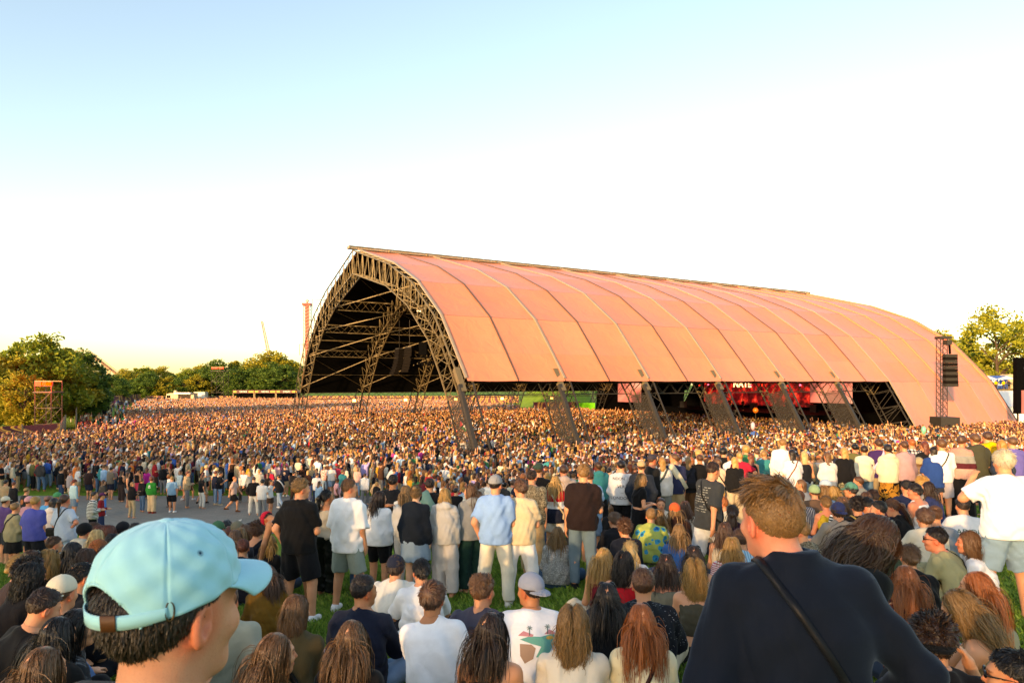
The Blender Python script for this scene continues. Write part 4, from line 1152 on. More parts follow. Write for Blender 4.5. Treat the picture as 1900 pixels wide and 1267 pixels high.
for k in KF[:-1]:
    for l, z, hh in ((58-6.9, 10.3, .9), (58-11.9, 13.4, 1.0), (58-17.7, 15.9, 1.2), (17.7, 15.9, 1.2), (11.9, 13.4, 1.0)):
        boxtruss(tp(k+.1, l, z), tp(k+.9, l, z), hh, .7, .045, .9, 'purlin_truss', STEEL)
    mb = MB()
    for l, z in ((55.0, 7.4), (58-9, 12.0)): mb.bar(tp(k, l, z), tp(k+1, l, z), .09, 5)
    tchild(mb, 'purlin_tube', STEEL)
    mb = MB()
    for (l0, z0), (l1, z1) in (((55.6, 5.6), (58-6.9, 9.9)), ((58-6.9, 9.9), (58-11.9, 13.0)), ((58-11.9, 13.0), (58-17.7, 15.4)), ((58-17.7, 15.4), (30, 18.3))):
        mb.bar(tp(k, l0, z0), tp(k+1, l1, z1), .07, 4)
        mb.bar(tp(k+1, l0, z0), tp(k, l1, z1), .025, 3)
    tchild(mb, 'brace_rod', STEEL)
# small stubs on the far outer edge of the first frame
for l, z in ((58-12.5, 15.6), (58-8.6, 13.2), (58-5.0, 10.1)):
    mb = MB(); mb.bar(tp(-.1, l, z), tp(-.1, l+.3, z+1.5), .05, 4); mb.bar(tp(-.1, l+.3, z+1.5), tp(.2, l-.4, z+1.5), .05, 4); tchild(mb, 'edge_bracket', STEEL)
# back end: black drape closes the tent
mb = MB(); pl = [(0.6, .05)]+[(l, z) for l, z in INN[2:-2]]+[(57.4, .05)]
mb.add([tp(8.3, l, max(z, .05)) for l, z in pl], [tuple(range(len(pl)))]); tchild(mb, 'end_drape', BLACK)
mb = MB(); mb.quad(tp(5.9, 56.5, .05), tp(8.3, 56.5, .05), tp(8.3, 55.5, 5.6), tp(5.9, 55.5, 5.6)); tchild(mb, 'side_drape', BLACK)
# flood lamps on the far eave
WARM = glow('warm_lamp', '#ffb45a', 4)
for k in (.85, 1.75, 2.7, 3.65, 4.75):
    o = empty('flood_lamp', tuple(tp(k, 55.0, 3.6))); tag(o, 'small warm flood lamp under the far eave truss of the tent', 'lamp', 'flood lamps under the far eave')
    mb = MB(); mb.box((0, 0, .0), (.5, .3, .4)); mb.build('housing', DKSTEEL, o)
    mb = MB(); mb.box((-.08, -.2, -.02), (.46, .05, .36)); mb.build('lens', WARM, o)

# ------------------------------------------------------------------ stage
ST = math.atan2(TD[1], TD[0])
SM = Matrix.Rotation(ST, 3, 'Z')
def tbox(mb, k0, k1, l0, l1, z0, z1):
    c = (tp(k0, l0, z0)+tp(k1, l1, z1))/2; mb.box(c, ((k1-k0)*BAY, abs(l1-l0), z1-z0), SM)
stage = empty('stage', tuple(tp(6.5, 29, 0))); tag(stage, 'dark concert stage with red lit back wall at the closed end of the tent', 'stage')
stage['kind'] = 'thing'
def schild(mb, name, mat):
    o = mb.build(name, mat, stage); o.matrix_parent_inverse = Matrix.Translation(-Vector(tp(6.5, 29, 0))); return o
mb = MB(); tbox(mb, 6.45, 8.2, 14, 50, .02, 1.9); schild(mb, 'platform', BLACK)
mb = MB(); tbox(mb, 5.75, 5.80, 6, 54, .02, 1.25); schild(mb, 'crowd_barrier', DKSTEEL)
RED, nt_, b_ = nodes('red_led_wall'); tc_ = N(nt_, 'ShaderNodeTexCoord'); n_ = noise(nt_, .8, 4, .7, tc_.outputs['Object'])
c_ = ramp(nt_, n_.outputs[0], [(.40, '#0c0102'), (.52, '#6a0a10'), (.62, '#d0281e'), (.75, '#ff6a4c')]); L(nt_, c_, b_.inputs['Emission Color']); b_.inputs['Emission Strength'].default_value = .38; b_.inputs['Base Color'].default_value = (.02, 0, 0, 1)
mb = MB(); tbox(mb, 7.9, 7.95, 24.5, 47, 2.4, 8.5); schild(mb, 'back_wall', RED)
SCR, nt_, b_ = nodes('led_screen'); tc_ = N(nt_, 'ShaderNodeTexCoord'); n_ = noise(nt_, .16, 2, .4, tc_.outputs['Object'], .8)
c_ = ramp(nt_, n_.outputs[0], [(.38, '#8f4a44'), (.46, '#d9705f'), (.55, '#f08a72'), (.62, '#f7a98c')]); L(nt_, c_, b_.inputs['Emission Color']); b_.inputs['Emission Strength'].default_value = .38; b_.inputs['Base Color'].default_value = (.02, .01, .01, 1)
for l0, l1, z0, z1, nm in ((8.6, 14.6, 3.6, 9.2, 'right'), (48.8, 55.2, 2.7, 7.2, 'left')):
    o = empty('video_screen', tuple(tp(6.4, (l0+l1)/2, z0))); tag(o, 'glowing salmon video screen beside the stage nearest the closed end of the tent' if nm == 'right' else 'glowing salmon video screen beside the stage above the green banner side', 'screen', 'stage screens')
    iv = Matrix.Translation(-Vector(o.location))
    mb = MB(); tbox(mb, 6.40, 6.45, l0-.15, l1+.15, z0-.15, z1+.15); q = mb.build('cabinet', BLACK, o); q.matrix_parent_inverse = iv
    mb = MB(); tbox(mb, 6.385, 6.397, l0, l1, z0, z1); q = mb.build('panel', SCR, o); q.matrix_parent_inverse = iv
# stage gear: risers, drum kit, amps, red lit performers and lamps
AMP = plain('amp', '#171416', .7); REDL = glow('red_lamp', '#ff2a1c', 2); PINK = glow('pink_lamp', '#ff5a7a', 1.2); BULB = glow('bulb', '#ffc890', 1.0)
def drum(c):
    o = empty('drum_kit', c); tag(o, 'drum kit on the red lit stage', 'drums')
    mb = MB(); mb.bar((0, -.5, .3), (0, .1, .3), .3, 14); mb.build('bass_drum', plain('drum_red', '#8d1820', .35), o)
    for i, (x, y, z) in enumerate(((-.45, 0, .8), (.45, 0, .8), (.85, .4, .5))):
        mb = MB(); mb.bar((x, y, z), (x, y, z+.28), .2, 12); mb.build('tom', plain('drum_red2', '#7a1a22', .35), o)
    for x in (-.9, .9):
        mb = MB(); mb.bar((x, 0, 0), (x, 0, 1.45), .02, 5); mb.bar((x, 0, 1.45), (x, 0, 1.47), .28, 14); mb.build('cymbal', plain('brass', '#b98a3a', .3, .9), o)
drum(tuple(tp(7.2, 36, 1.9)))
for i, (k, l) in enumerate(((7.3, 20), (7.3, 24), (7.3, 31), (7.2, 41), (7.0, 44))):
    mb = MB(); p = tp(k, l, 1.9); mb.box(p+np.array([0, 0, .55]), (.6, 1.1, 1.1), SM); o = mb.build('amplifier', AMP)
    o.data.transform(Matrix.Translation(-Vector(p))); o.location = p; tag(o, 'black amplifier cabinet on the red lit stage', 'amplifier', 'amplifiers on the stage')
for i in range(9):
    p = tp(7.0+.1*(i % 3), 18+3*i, 5.9+.12*(i % 2)); o = empty('stage_lamp', tuple(p)); tag(o, 'glowing stage lamp hanging over the stage', 'lamp', 'lamps over the stage')
    mb = MB(); mb.box((0, 0, .12), (.3, .3, .25)); mb.build('housing', BLACK, o); mb = MB(); mb.bar((0, 0, -.25), (0, 0, 0), .16, 8, .1); mb.build('lens', (REDL, PINK, REDL)[i % 3], o)
rl = bpy.data.lights.new('stage_red_light', 'AREA'); rl.energy = 500; rl.color = (1, .12, .08); rl.size = 8; rlo = bpy.data.objects.new('stage_red_light', rl); COL.objects.link(rlo)
rlo.location = tp(7.2, 27, 9.0); rlo.rotation_euler = (0, 0, 0)
# lit letters over the stage
def text_mesh(s, size, depth=.0):
    cu = bpy.data.curves.new('txt', 'FONT'); cu.body = s; cu.size = size; cu.extrude = depth; cu.align_x = 'CENTER'; cu.align_y = 'CENTER'; cu.resolution_u = 3
    o = bpy.data.objects.new('txt', cu); COL.objects.link(o); dg = bpy.context.evaluated_depsgraph_get(); dg.update()
    me = bpy.data.meshes.new_from_object(o.evaluated_get(dg)); bpy.data.objects.remove(o); return me
tm = text_mesh('NATE', 1.35, .05); tm.materials.append(BULB)
o = put('lit_letters', tm, None, tuple(tp(6.5, 27.0, 5.95)), (R(90), 0, math.atan2(-TW[1], -TW[0]))); tag(o, 'row of lit bulb letters hanging over the stage', 'letters')
# hung line arrays and light pods inside the front of the tent
GREYB = plain('speaker_grille', '#120e0a', .8, 0, .2, 6, 0, .1)
def line_array(p, rz, n, w, hh, label, dpt=.7):
    o = empty('speaker_array', p, rz); tag(o, label, 'speaker')
    for i in range(n):
        a = R(-3+i*2.0); mb = MB(); z = -i*hh; y = -.035*i*i*.3
        mb.box((0, y, z), (w, dpt, hh*.92), Matrix.Rotation(a, 3, 'X')); mb.build('cabinet', GREYB, o)
    mb = MB(); mb.box((0, 0, hh*.8), (w*.8, dpt*.9, .12)); mb.bar((0, 0, hh*.8), (0, 0, hh*.8+3.5), .03, 4); mb.build('rigging_frame', DKSTEEL, o)
line_array(P(741, 651, 84), R(-58), 9, 1.35, .34, 'hanging speaker array tilted under the tent roof, nearer the arch')
line_array(P(760, 648, 88), R(-30), 9, 1.2, .34, 'hanging speaker array beside the light pod under the tent roof')
pod = empty('light_pod', P(785, 660, 86)); tag(pod, 'hanging pod of stage lights under the tent roof', 'lights')
for i in range(7):
    mb = MB(); x = -1.4+.45*i; mb.box((x, 0, -.9-.1*(i % 2)), (.32, .35, .5)); mb.build('moving_head', BLACK, pod)
mb = MB(); mb.box((0, 0, -.2), (3.2, 1.0, .15)); mb.box((0, 0, .9), (1.0, .8, 1.6)); mb.bar((-.8, 0, 0), (-.8, 0, 6), .02, 3); mb.bar((.8, 0, 0), (.8, 0, 6), .02, 3); mb.build('frame', BLACK, pod)
for i in range(5):
    p = P((775, 780, 788, 796, 803)[i], (573, 578, 572, 570, 568)[i]-(0 if i else -4), 74); o = empty('spot_lamp', p); tag(o, 'tiny lit spot lamp fixed to the front arch of the tent', 'lamp', 'spot lamps on the front arch')
    mb = MB(); mb.box((0, .1, 0), (.25, .3, .25)); mb.build('housing', BLACK, o); mb = MB(); mb.box((0, -.08, 0), (.14, .04, .14)); mb.build('lens', glow('spot', '#ffe2b0', 1.2) if i == 0 else bpy.data.materials['spot'], o)
# ------------------------------------------------------------------ trees
def mat_leaf(name, a, b_, c):
    m, nt, b = nodes(name); ge = N(nt, 'ShaderNodeNewGeometry'); oi = N(nt, 'ShaderNodeObjectInfo'); tc = N(nt, 'ShaderNodeTexCoord')
    n1 = noise(nt, .45, 3, .6, tc.outputs['Object'])
    k = math_(nt, 'ADD', math_(nt, 'MULTIPLY', ge.outputs['Random Per Island'], .5), math_(nt, 'MULTIPLY', n1.outputs[0], .55))
    col = ramp(nt, k, [(.2, a), (.5, b_), (.85, c)])
    L(nt, col, b.inputs['Base Color']); b.inputs['Roughness'].default_value = .6; b.inputs['Specular IOR Level'].default_value = .2
    tr = nt.nodes.new('ShaderNodeBsdfTranslucent'); L(nt, col, tr.inputs[0]); mx = nt.nodes.new('ShaderNodeMixShader'); mx.inputs[0].default_value = .35
    L(nt, b.outputs[0], mx.inputs[1]); L(nt, tr.outputs[0], mx.inputs[2]); L(nt, mx.outputs[0], nt.nodes['Material Output'].inputs[0])
    return m
BARK = plain('bark', '#4a3b2c', .95, 0, .3, 3, .5)
LEAFM = {'green': mat_leaf('leaf_green', '#42561a', '#70842a', '#a0a038'), 'olive': mat_leaf('leaf_olive', '#5a601c', '#8e882c', '#b6a83e'), 'dark': mat_leaf('leaf_dark', '#2e461c', '#4a6428', '#708838'), 'yellow': mat_leaf('leaf_yellow', '#5e681e', '#8c902e', '#b2ac46')}
def tree_meshes(seed, h, rad, ncl, per, leaf, conic=0.0, gap=.0, base=.12):
    r = np.random.default_rng(seed)
    # limbs
    mb = MB(); ends = []
    th = h*.32
    pts = [np.array([0, 0, 0.])]
    for i in range(5): pts.append(pts[-1]+np.array([r.normal(0, .12), r.normal(0, .12), h*.15]))
    for i, (a, b) in enumerate(zip(pts[:-1], pts[1:])): mb.bar(a, b, h*.022*(1-i*.16), 7, h*.022*(1-(i+1)*.16), False)
    for i in range(12):
        t = r.uniform(.25, .95); j = min(4, int(t*5)); a = pts[j]+(pts[j+1]-pts[j])*(t*5-j); th_ = r.uniform(0, 6.28)
        d = np.array([math.cos(th_), math.sin(th_), r.uniform(.3, .9)]); e = a+d*rad*r.uniform(.5, .85)
        m_ = (a+e)/2+np.array([0, 0, .04*h]); mb.bar(a, m_, h*.009, 5, h*.006, False); mb.bar(m_, e, h*.006, 5, h*.002, False); ends.append(e)
    # leaf clumps
    C = []
    while len(C) < ncl:
        u = r.normal(size=3); u /= np.linalg.norm(u); q = u*r.uniform(.45, 1.0)**.5
        z = q[2]*.5+.5; wd = (1-conic*z)*(1 if conic else math.sin(math.pi*min(.97, .16+.78*z))**.6)
        C.append((q[0]*rad*wd, q[1]*rad*wd, h*(base+(1-base)*z)))
    C = np.array(C); C += r.normal(0, rad*.07, (ncl, 3))
    cr = rad*.21*r.uniform(.45, 1.5, ncl)
    ctr = np.repeat(C, per, 0); g = r.normal(size=(len(ctr), 3)); g /= np.linalg.norm(g, axis=1)[:, None]
    g *= (r.uniform(0, 1, (len(ctr), 1))**.45)*np.repeat(cr, per)[:, None]*np.array([1, 1, .75])
    p = ctr+g; n = len(p)
    a = r.normal(size=(n, 3)); a /= np.linalg.norm(a, axis=1)[:, None]; b = np.cross(a, r.normal(size=(n, 3))); b /= np.linalg.norm(b, axis=1)[:, None]
    s = leaf*r.uniform(.6, 1.4, (n, 1)); a *= s; b *= s*.55
    V = np.stack([p-a, p+b*.9, p+a, p-b*.9], 1).reshape(-1, 3); i = np.arange(n)*4
    return mb, mesh_np('crown', V, np.stack([i, i+1, i+2, i+3], 1), [LEAFM['green']], False)
TREES = [tree_meshes(1, 13, 5.6, 140, 90, .27), tree_meshes(2, 14, 5.0, 130, 90, .27, 0, 0, .06), tree_meshes(3, 11, 3.2, 60, 80, .28, .75, 0, .05), tree_meshes(4, 22, 8.0, 120, 60, .34, 0, 0, .14)]
TRUNKS = []
for mb, cr in TREES:
    me = bpy.data.meshes.new('trunk'); me.from_pydata([tuple(q) for q in np.concatenate(mb.v)], [], mb.f); me.materials.append(BARK); TRUNKS.append(me)
_leafc = {}
def tree(x, y, i, height, mat, label, group, width=1.0, z=None, rz=0.0):
    o = empty('tree', (x, y, float(ground(x, y)) if z is None else z), rz); H0 = (13, 14, 11, 22)[i]; s = height/H0; o.scale = (s*width, s*width, s)
    put('trunk', TRUNKS[i], o)
    key = (i, mat)
    if key not in _leafc:
        me = TREES[i][1] if not any(k[0] == i for k in _leafc) else TREES[i][1].copy(); me.materials.clear(); me.materials.append(LEAFM[mat]); _leafc[key] = me
    put('crown', _leafc[key], o); tag(o, label, 'tree', group); return o
def tree_px(x, ytop, Z, i, mat, label, group, width=1.0, rz=0.0, zb=0.0):
    X = (x-950)/F*Z; H = CZ-(ytop-HOR)/F*Z-zb; return tree(X, Z, i, H, mat, label, group, width, zb, rz)
G1 = 'tall trees behind the light tower'
for a in ((-30, 668, 84, 0, 'olive', 'broad olive tree cut by the photo edge behind the patterned fence'), (22, 655, 88, 1, 'olive', 'olive green tree just beyond the fence before the red lit tower'),
          (72, 630, 92, 0, 'green', 'tallest bushy tree rising behind the red lit tower'), (112, 640, 98, 1, 'olive', 'bushy olive tree between the red lit tower and the roller coaster'), (142, 648, 104, 1, 'dark', 'dark green tree nearest the roller coaster slope'),
          (48, 690, 80, 1, 'olive', 'lower leafy tree at the foot of the red lit tower')):
    tree_px(*a, G1, 1.15, a[0]*.37)
tree_px(165, 694, 108, 0, 'dark', 'low dark tree below the roller coaster beside the fence', G1, 1.0, 1.0)
tree_px(208, 698, 190, 0, 'dark', 'small dark tree under the roller coaster track', 'trees behind the stalls', 1.3, 2.0)
G2 = 'trees behind the stalls'
mid = [(238, 688, 'olive', 'right of the coaster'), (262, 680, 'green', 'left of the food truck'), (292, 683, 'olive', 'directly behind the food truck cab'), (322, 694, 'dark', 'behind the food truck hatch'), (352, 686, 'green', 'behind the white box by the truck'),
       (380, 676, 'olive', 'left of the far red lamps'), (408, 672, 'dark', 'behind the far red lamps'), (436, 668, 'olive', 'at the near end of the drinks stalls'), (470, 672, 'green', 'behind the middle drinks stall'), (502, 656, 'olive', 'tallest, behind the drinks stalls'),
       (530, 668, 'green', 'behind the last drinks stall'), (556, 676, 'dark', 'nearest the tent leg')]
for j, (x, yt, mt, d) in enumerate([(226, 700, 'dark', 'lowest, under the coaster end'), (276, 694, 'dark', 'between the coaster and the food truck'), (308, 698, 'olive', 'peeping over the food truck vent'), (340, 700, 'dark', 'low behind the truck awning'), (366, 694, 'olive', 'low beside the far red lamps'), (452, 684, 'dark', 'low behind the first drinks stall'), (486, 680, 'dark', 'low behind the tallest tree'), (516, 676, 'dark', 'between the tallest tree and the tent')]): tree_px(x, yt, 214, (1, 0)[j % 2], mt, f'{ {"olive": "olive", "green": "green", "dark": "dark green"}[mt]} tree in the far row {d}', G2, 1.6, j*.7)
for j, (x, yt, mt, d) in enumerate(mid): tree_px(x, yt, 222+(j % 3)*9, (0, 1, 0, 2)[j % 4] if j not in (9,) else 0, mt, f'{ {"olive": "olive", "green": "green", "dark": "dark green"}[mt]} tree in the far row {d}', G2, 1.45, j*1.1)
G3 = 'trees beyond the closed end of the tent'
for a in ((1850, 572, 150, 3, 'yellow', 'tall airy sunlit tree beyond the white marquee'), (1905, 600, 155, 3, 'yellow', 'sunlit tree at the photo edge behind the video screen'), (1800, 628, 165, 2, 'dark', 'dark pointed conifer beside the sunlit tree'),
          (1760, 622, 170, 0, 'olive', 'tree top peeping over the closed end of the tent'), (1815, 668, 160, 0, 'olive', 'low leafy tree behind the blue container'), (1875, 672, 162, 0, 'yellow', 'low sunlit tree above the yellow vests')):
    tree_px(*a, G3, 1.1, a[0]*.21)
# unseen trees added behind the camera to shade the slope from the low sun
G4 = 'unseen trees added behind the viewpoint for shade'
k_ = 0
for i in range(22):
    s = -105+i*9.6; b0 = np.array(SUN_AZ)*95; pv = np.array([-SUN_AZ[1], SUN_AZ[0]])
    x, y = b0-pv*s+np.array([0, 4*math.sin(i*2.1)])
    if abs(x) < 4 and y > -6: continue
    tree(x, y, (0, 1, 0)[i % 3], 16.4+.9*math.sin(i*1.7), ('green', 'olive', 'dark')[i % 3], 'unseen green tree added behind the viewpoint to shade the slope', G4, 1.3, None, i)

# ------------------------------------------------------------------ patterned festival fence
FEN, nt_, b_ = nodes('fence_print'); tc_ = N(nt_, 'ShaderNodeTexCoord')
mp_ = N(nt_, 'ShaderNodeMapping'); L(nt_, tc_.outputs['Object'], mp_.inputs[0]); mp_.inputs['Scale'].default_value = (.16, .16, .5)
vo_ = N(nt_, 'ShaderNodeTexVoronoi', Scale=1.6); vo_.feature = 'F1'; L(nt_, mp_.outputs[0], vo_.inputs['Vector'])
wv_ = N(nt_, 'ShaderNodeTexWave', Scale=.9, Distortion=7.0); wv_.inputs['Detail'].default_value = 1.0; L(nt_, mp_.outputs[0], wv_.inputs['Vector'])
c_ = ramp(nt_, wv_.outputs['Fac'], [(0, '#5a2a35'), (.36, '#8d6a4a'), (.48, '#c9963a'), (.62, '#6b3440'), (.78, '#d3a94c'), (.92, '#4a2630')], 'CONSTANT')
L(nt_, c_, b_.inputs['Base Color']); b_.inputs['Roughness'].default_value = .7
POST = plain('fence_post', '#6e6a62', .5, .6)
def fence(pts, label, hgt=2.15, step=3.5):
    o = empty('festival_fence', (pts[0][0], pts[0][1], float(ground(*pts[0])))); tag(o, label, 'fence', 'printed fences around the arena'); iv = Matrix.Translation(-Vector(o.location))
    for a, b in zip(pts[:-1], pts[1:]):
        a = np.array(a, float); b = np.array(b, float); n = max(1, int(round(np.linalg.norm(b-a)/step)))
        for i in range(n):
            p, q = a+(b-a)*i/n, a+(b-a)*(i+1)/n; zp, zq = float(ground(*p)), float(ground(*q)); d = nrm(q-p); nn = np.array([-d[1], d[0]])*.03
            mb = MB(); A = [(*(p+nn), zp+.05), (*(q+nn), zq+.05), (*(q+nn), zq+hgt), (*(p+nn), zp+hgt), (*(p-nn), zp+.05), (*(q-nn), zq+.05), (*(q-nn), zq+hgt), (*(p-nn), zp+hgt)]
            mb.add(A, [(0, 3, 2, 1), (4, 5, 6, 7), (0, 1, 5, 4), (1, 2, 6, 5), (2, 3, 7, 6), (3, 0, 4, 7)]); c = mb.build('panel', FEN, o); c.matrix_parent_inverse = iv
            mb = MB(); mb.bar((*p, zp), (*p, zp+hgt+.12), .06, 5); c = mb.build('post', POST, o); c.matrix_parent_inverse = iv
fence([(-70, 58), (-49, 63), (-45, 68), (-57.5, 88)], 'yellow and maroon printed fence below the red lit tower')
fence([(-57.5, 90), (-75, 118), (-106, 180), (-112, 206)], 'printed fence climbing away past the roller coaster', 2.7)
fence([(-111, 207), (-75, 207), (-40, 207), (2, 207)], 'printed fence across the far back of the arena behind the food truck')
fence([(51.5, 76), (58, 73.5), (66, 70)], 'printed fence at the corner beyond the speaker tower', 1.7)
# far bank seen under the tent
bank = []
def bank_mesh():
    xs = np.linspace(0, 22, 23); ys = np.linspace(128, 190, 24); X, Y = np.meshgrid(xs, ys)
    e = np.clip((Y-136)/34, 0, 1)*np.clip((X-1)/6, 0, 1)*np.clip((21-X)/4, 0, 1); e = e*e*(3-2*e); Z = e*7.0+.03+.15*np.sin(X*.4)
    V = np.stack([X, Y, Z], -1).reshape(-1, 3); nx = len(xs); i = (np.arange(len(ys)-1)[:, None]*nx+np.arange(nx-1)[None, :]).reshape(-1)
    return mesh_np('hill', V, np.stack([i, i+1, i+1+nx, i+nx], 1), [GRASS])
tag(put('hill', bank_mesh()), kind='structure')
fence([(4, 127), (13, 130)], 'printed fence at the foot of the green bank behind the tent', 2.6)
mb = MB(); mb.box((0, 0, 1.3), (3.4, .1, 2.4)); o = mb.build('green_banner', plain('lime_banner', '#63c81e', .6)); o.location = (13.6, 126, 0); tag(o, 'bright lime green banner seen under the tent beside the stage', 'banner')
# sign with a number on the bank
o = empty('numbered_sign', (15.5, 131, .2)); tag(o, 'small pole sign with a number on the green bank behind the tent', 'sign')
mb = MB(); mb.bar((0, 0, 0), (0, 0, 4.6), .09, 6); mb.build('pole', POST, o)
mb = MB(); mb.box((1.1, 0, 3.9), (1.3, .06, 1.0)); mb.build('board', plain('sign_green', '#3f7f2a', .6), o)
tm = text_mesh('5', 1.0, .01); tm.materials.append(plain('sign_white', '#e8e8e0', .6)); put('number', tm, o, (1.1, -.05, 3.9), (R(90), 0, 0))

# ------------------------------------------------------------------ rides far behind
WOOD = plain('coaster_timber', '#9a8058', .8)
cpx = [(118, 664), (135, 658), (150, 655), (162, 656.5), (174, 663), (186, 672), (200, 683), (214, 694), (228, 706), (240, 714)]
rc = empty('roller_coaster', P(190, 709, 300)[:2]+(0,)); tag(rc, 'wooden roller coaster slope rising behind the trees', 'roller coaster'); iv = Matrix.Translation(-Vector(rc.location))
cp = resample([P(x, y, 300) for x, y in cpx], 3.0)
mb = MB(); mb2 = MB()
for a, b in zip(cp[:-1], cp[1:]):
    for dy in (0, 1.6): mb.bar(a+(0, dy, 0), b+(0, dy, 0), .34, 4); mb.bar(a+(0, dy, 1.2), b+(0, dy, 1.2), .14, 4)
c = mb.build('track', plain('coaster_track', '#8a6a50', .7), rc); c.matrix_parent_inverse = iv
for i, a in enumerate(cp[::2]):
    mb = MB()
    for dy in (0, 1.6): mb.bar((a[0], a[1]+dy, 0), a+(0, dy, 0), .24, 4)
    c = mb.build('support_bent', WOOD, rc); c.matrix_parent_inverse = iv
mb = MB(); q = cp[::2]
for z in np.arange(2, 20, 2.6):
    for a, b in zip(q[:-1], q[1:]):
        if z < min(a[2], b[2]): mb.bar((a[0], a[1], z), (b[0], b[1], z), .18, 4)
        if z+2.6 < min(a[2], b[2])+1: mb.bar((a[0], a[1]+.8, z), (b[0], b[1]+.8, z+2.6), .13, 3)
c = mb.build('bracing', WOOD, rc); c.matrix_parent_inverse = iv; tag(c, kind='stuff')
# drop tower
p = P(570, 709, 420); dt = empty('drop_tower', (p[0], p[1], 0)); dt.scale = (1.35, 1.35, 1); tag(dt, 'thin red and white drop tower ride rising beside the tent', 'ride')
h_ = CZ+(709-566)/F*420
WHT = plain('ride_white', '#9a8f80', .5); RDP = plain('ride_red', '#a3241c', .5)
mb = MB()
for x in (-1.4, 1.4):
    for y in (-1.4, 1.4): mb.bar((x, y, 0), (x, y, h_), .26, 4)
for i in range(26):
    z0, z1 = h_*i/26, h_*(i+1)/26
    for s in (-1.4, 1.4): mb.bar((-1.4, s, z0), (1.4, s, z1), .08, 3); mb.bar((s, -1.4, z1), (s, 1.4, z0), .08, 3)
mb.build('mast', WHT, dt)
mb = MB(); mb.box((0, 0, h_/2), (1.3, 1.3, h_)); mb.build('core', RDP, dt)
mb = MB(); mb.box((0, 0, h_+.4), (3.8, 3.8, 1.4)); mb.build('crown', RDP, dt)
mb = MB(); mb.bar((0, 0, h_+1), (0, 0, h_+4.6), .5, 6, .1); mb.box((0, 0, h_+2.6), (1.4, 1.4, 1.2)); mb.build('spire', WHT, dt)
# leaning lattice boom
a, b = np.array(P(500, 662, 340)), np.array(P(486, 596, 340)); o = empty('lattice_boom', (a[0], a[1], 0)); tag(o, 'thin leaning lattice crane boom above the far trees', 'crane'); iv = Matrix.Translation(-Vector(o.location))
mb = MB(); d = b-a
for s in (-.7, .7):
    for y in (-.7, .7): mb.bar(a+(s, y, 0)+d*-.6, b+(s*.5, y*.5, 0), .20, 4)
for i in range(20): mb.bar(a+(-.7, 0, 0)+d*i/20, a+(.7, 0, 0)+d*(i+1)/20, .13, 3)
mb.bar(b, b+np.array([-1.0, 0, .6]), .12, 4); c = mb.build('boom', WHT, o); c.matrix_parent_inverse = iv

# ------------------------------------------------------------------ lamp towers
HOT = glow('red_flood', '#ff0804', 3.0)
def lamp_tower(x0, x1, ytop, Z, n, label, lamps):
    xa, xb = (x0-950)/F*Z, (x1-950)/F*Z; c = (xa+xb)/2; h_ = CZ-(ytop-HOR)/F*Z; w_ = (xb-xa)/2
    o = empty('lamp_tower', (c, Z, 0)); tag(o, label, 'light tower')
    mb = MB()
    for sx in (-w_, w_):
        for sy in (-w_, w_): mb.bar((sx, sy, 0), (sx, sy, h_), .055, 5)
    mb.build('legs_frame', DKSTEEL, o)
    for i in range(n):
        z0, z1 = (h_-1.2)*i/n, (h_-1.2)*(i+1)/n; mb = MB()
        for sy in (-w_, w_): mb.bar((-w_, sy, z0), (w_, sy, z1), .035, 4); mb.bar((-w_, sy, z1), (w_, sy, z1), .035, 4)
        for sx in (-w_, w_): mb.bar((sx, -w_, z1), (sx, w_, z0), .035, 4); mb.bar((sx, -w_, z1), (sx, w_, z1), .035, 4)
        mb.build('bracing', DKSTEEL, o)
    mb = MB(); mb.box((0, 0, h_-1.2), (w_*2+.3, w_*2+.3, .12)); mb.build('deck', DKSTEEL, o)
    for i, (f, s) in enumerate(lamps):
        q = empty('flood', (f*w_, -w_-.1, h_-.3)); q.parent = o
        mb = MB(); mb.box((0, .12, 0), (s*1.15, .25, .5)); mb.build('housing', DKSTEEL, q)
        mb = MB(); mb.box((0, -.03, 0), (s, .05, .38)); mb.build('lens', HOT, q)
    mb = MB(); mb.bar((-w_, -w_, h_), (w_, -w_, h_), .05, 4); mb.bar((-w_, w_, h_), (w_, w_, h_), .05, 4); mb.build('handrail', STEEL, o)
lamp_tower(75, 105, 707, 75, 3, 'steel scaffold tower with glowing red flood lamps before the trees', ((-.45, .75), (.25, .55), (.85, .5)))
rp = bpy.data.lights.new('red_flood_glow', 'POINT'); rp.energy = 1400; rp.color = (1, .06, .03); rp.shadow_soft_size = .5; rpo = bpy.data.objects.new('red_flood_glow', rp); COL.objects.link(rpo); rpo.location = (P(90, 709, 73)[0], 72.6, 6.6)
lamp_tower(397, 419, 681, 205, 3, 'distant tower with red flood lamps among the trees behind the stalls', ((-.7, .7), (-.2, .9), (.5, .6), (.85, .6)))

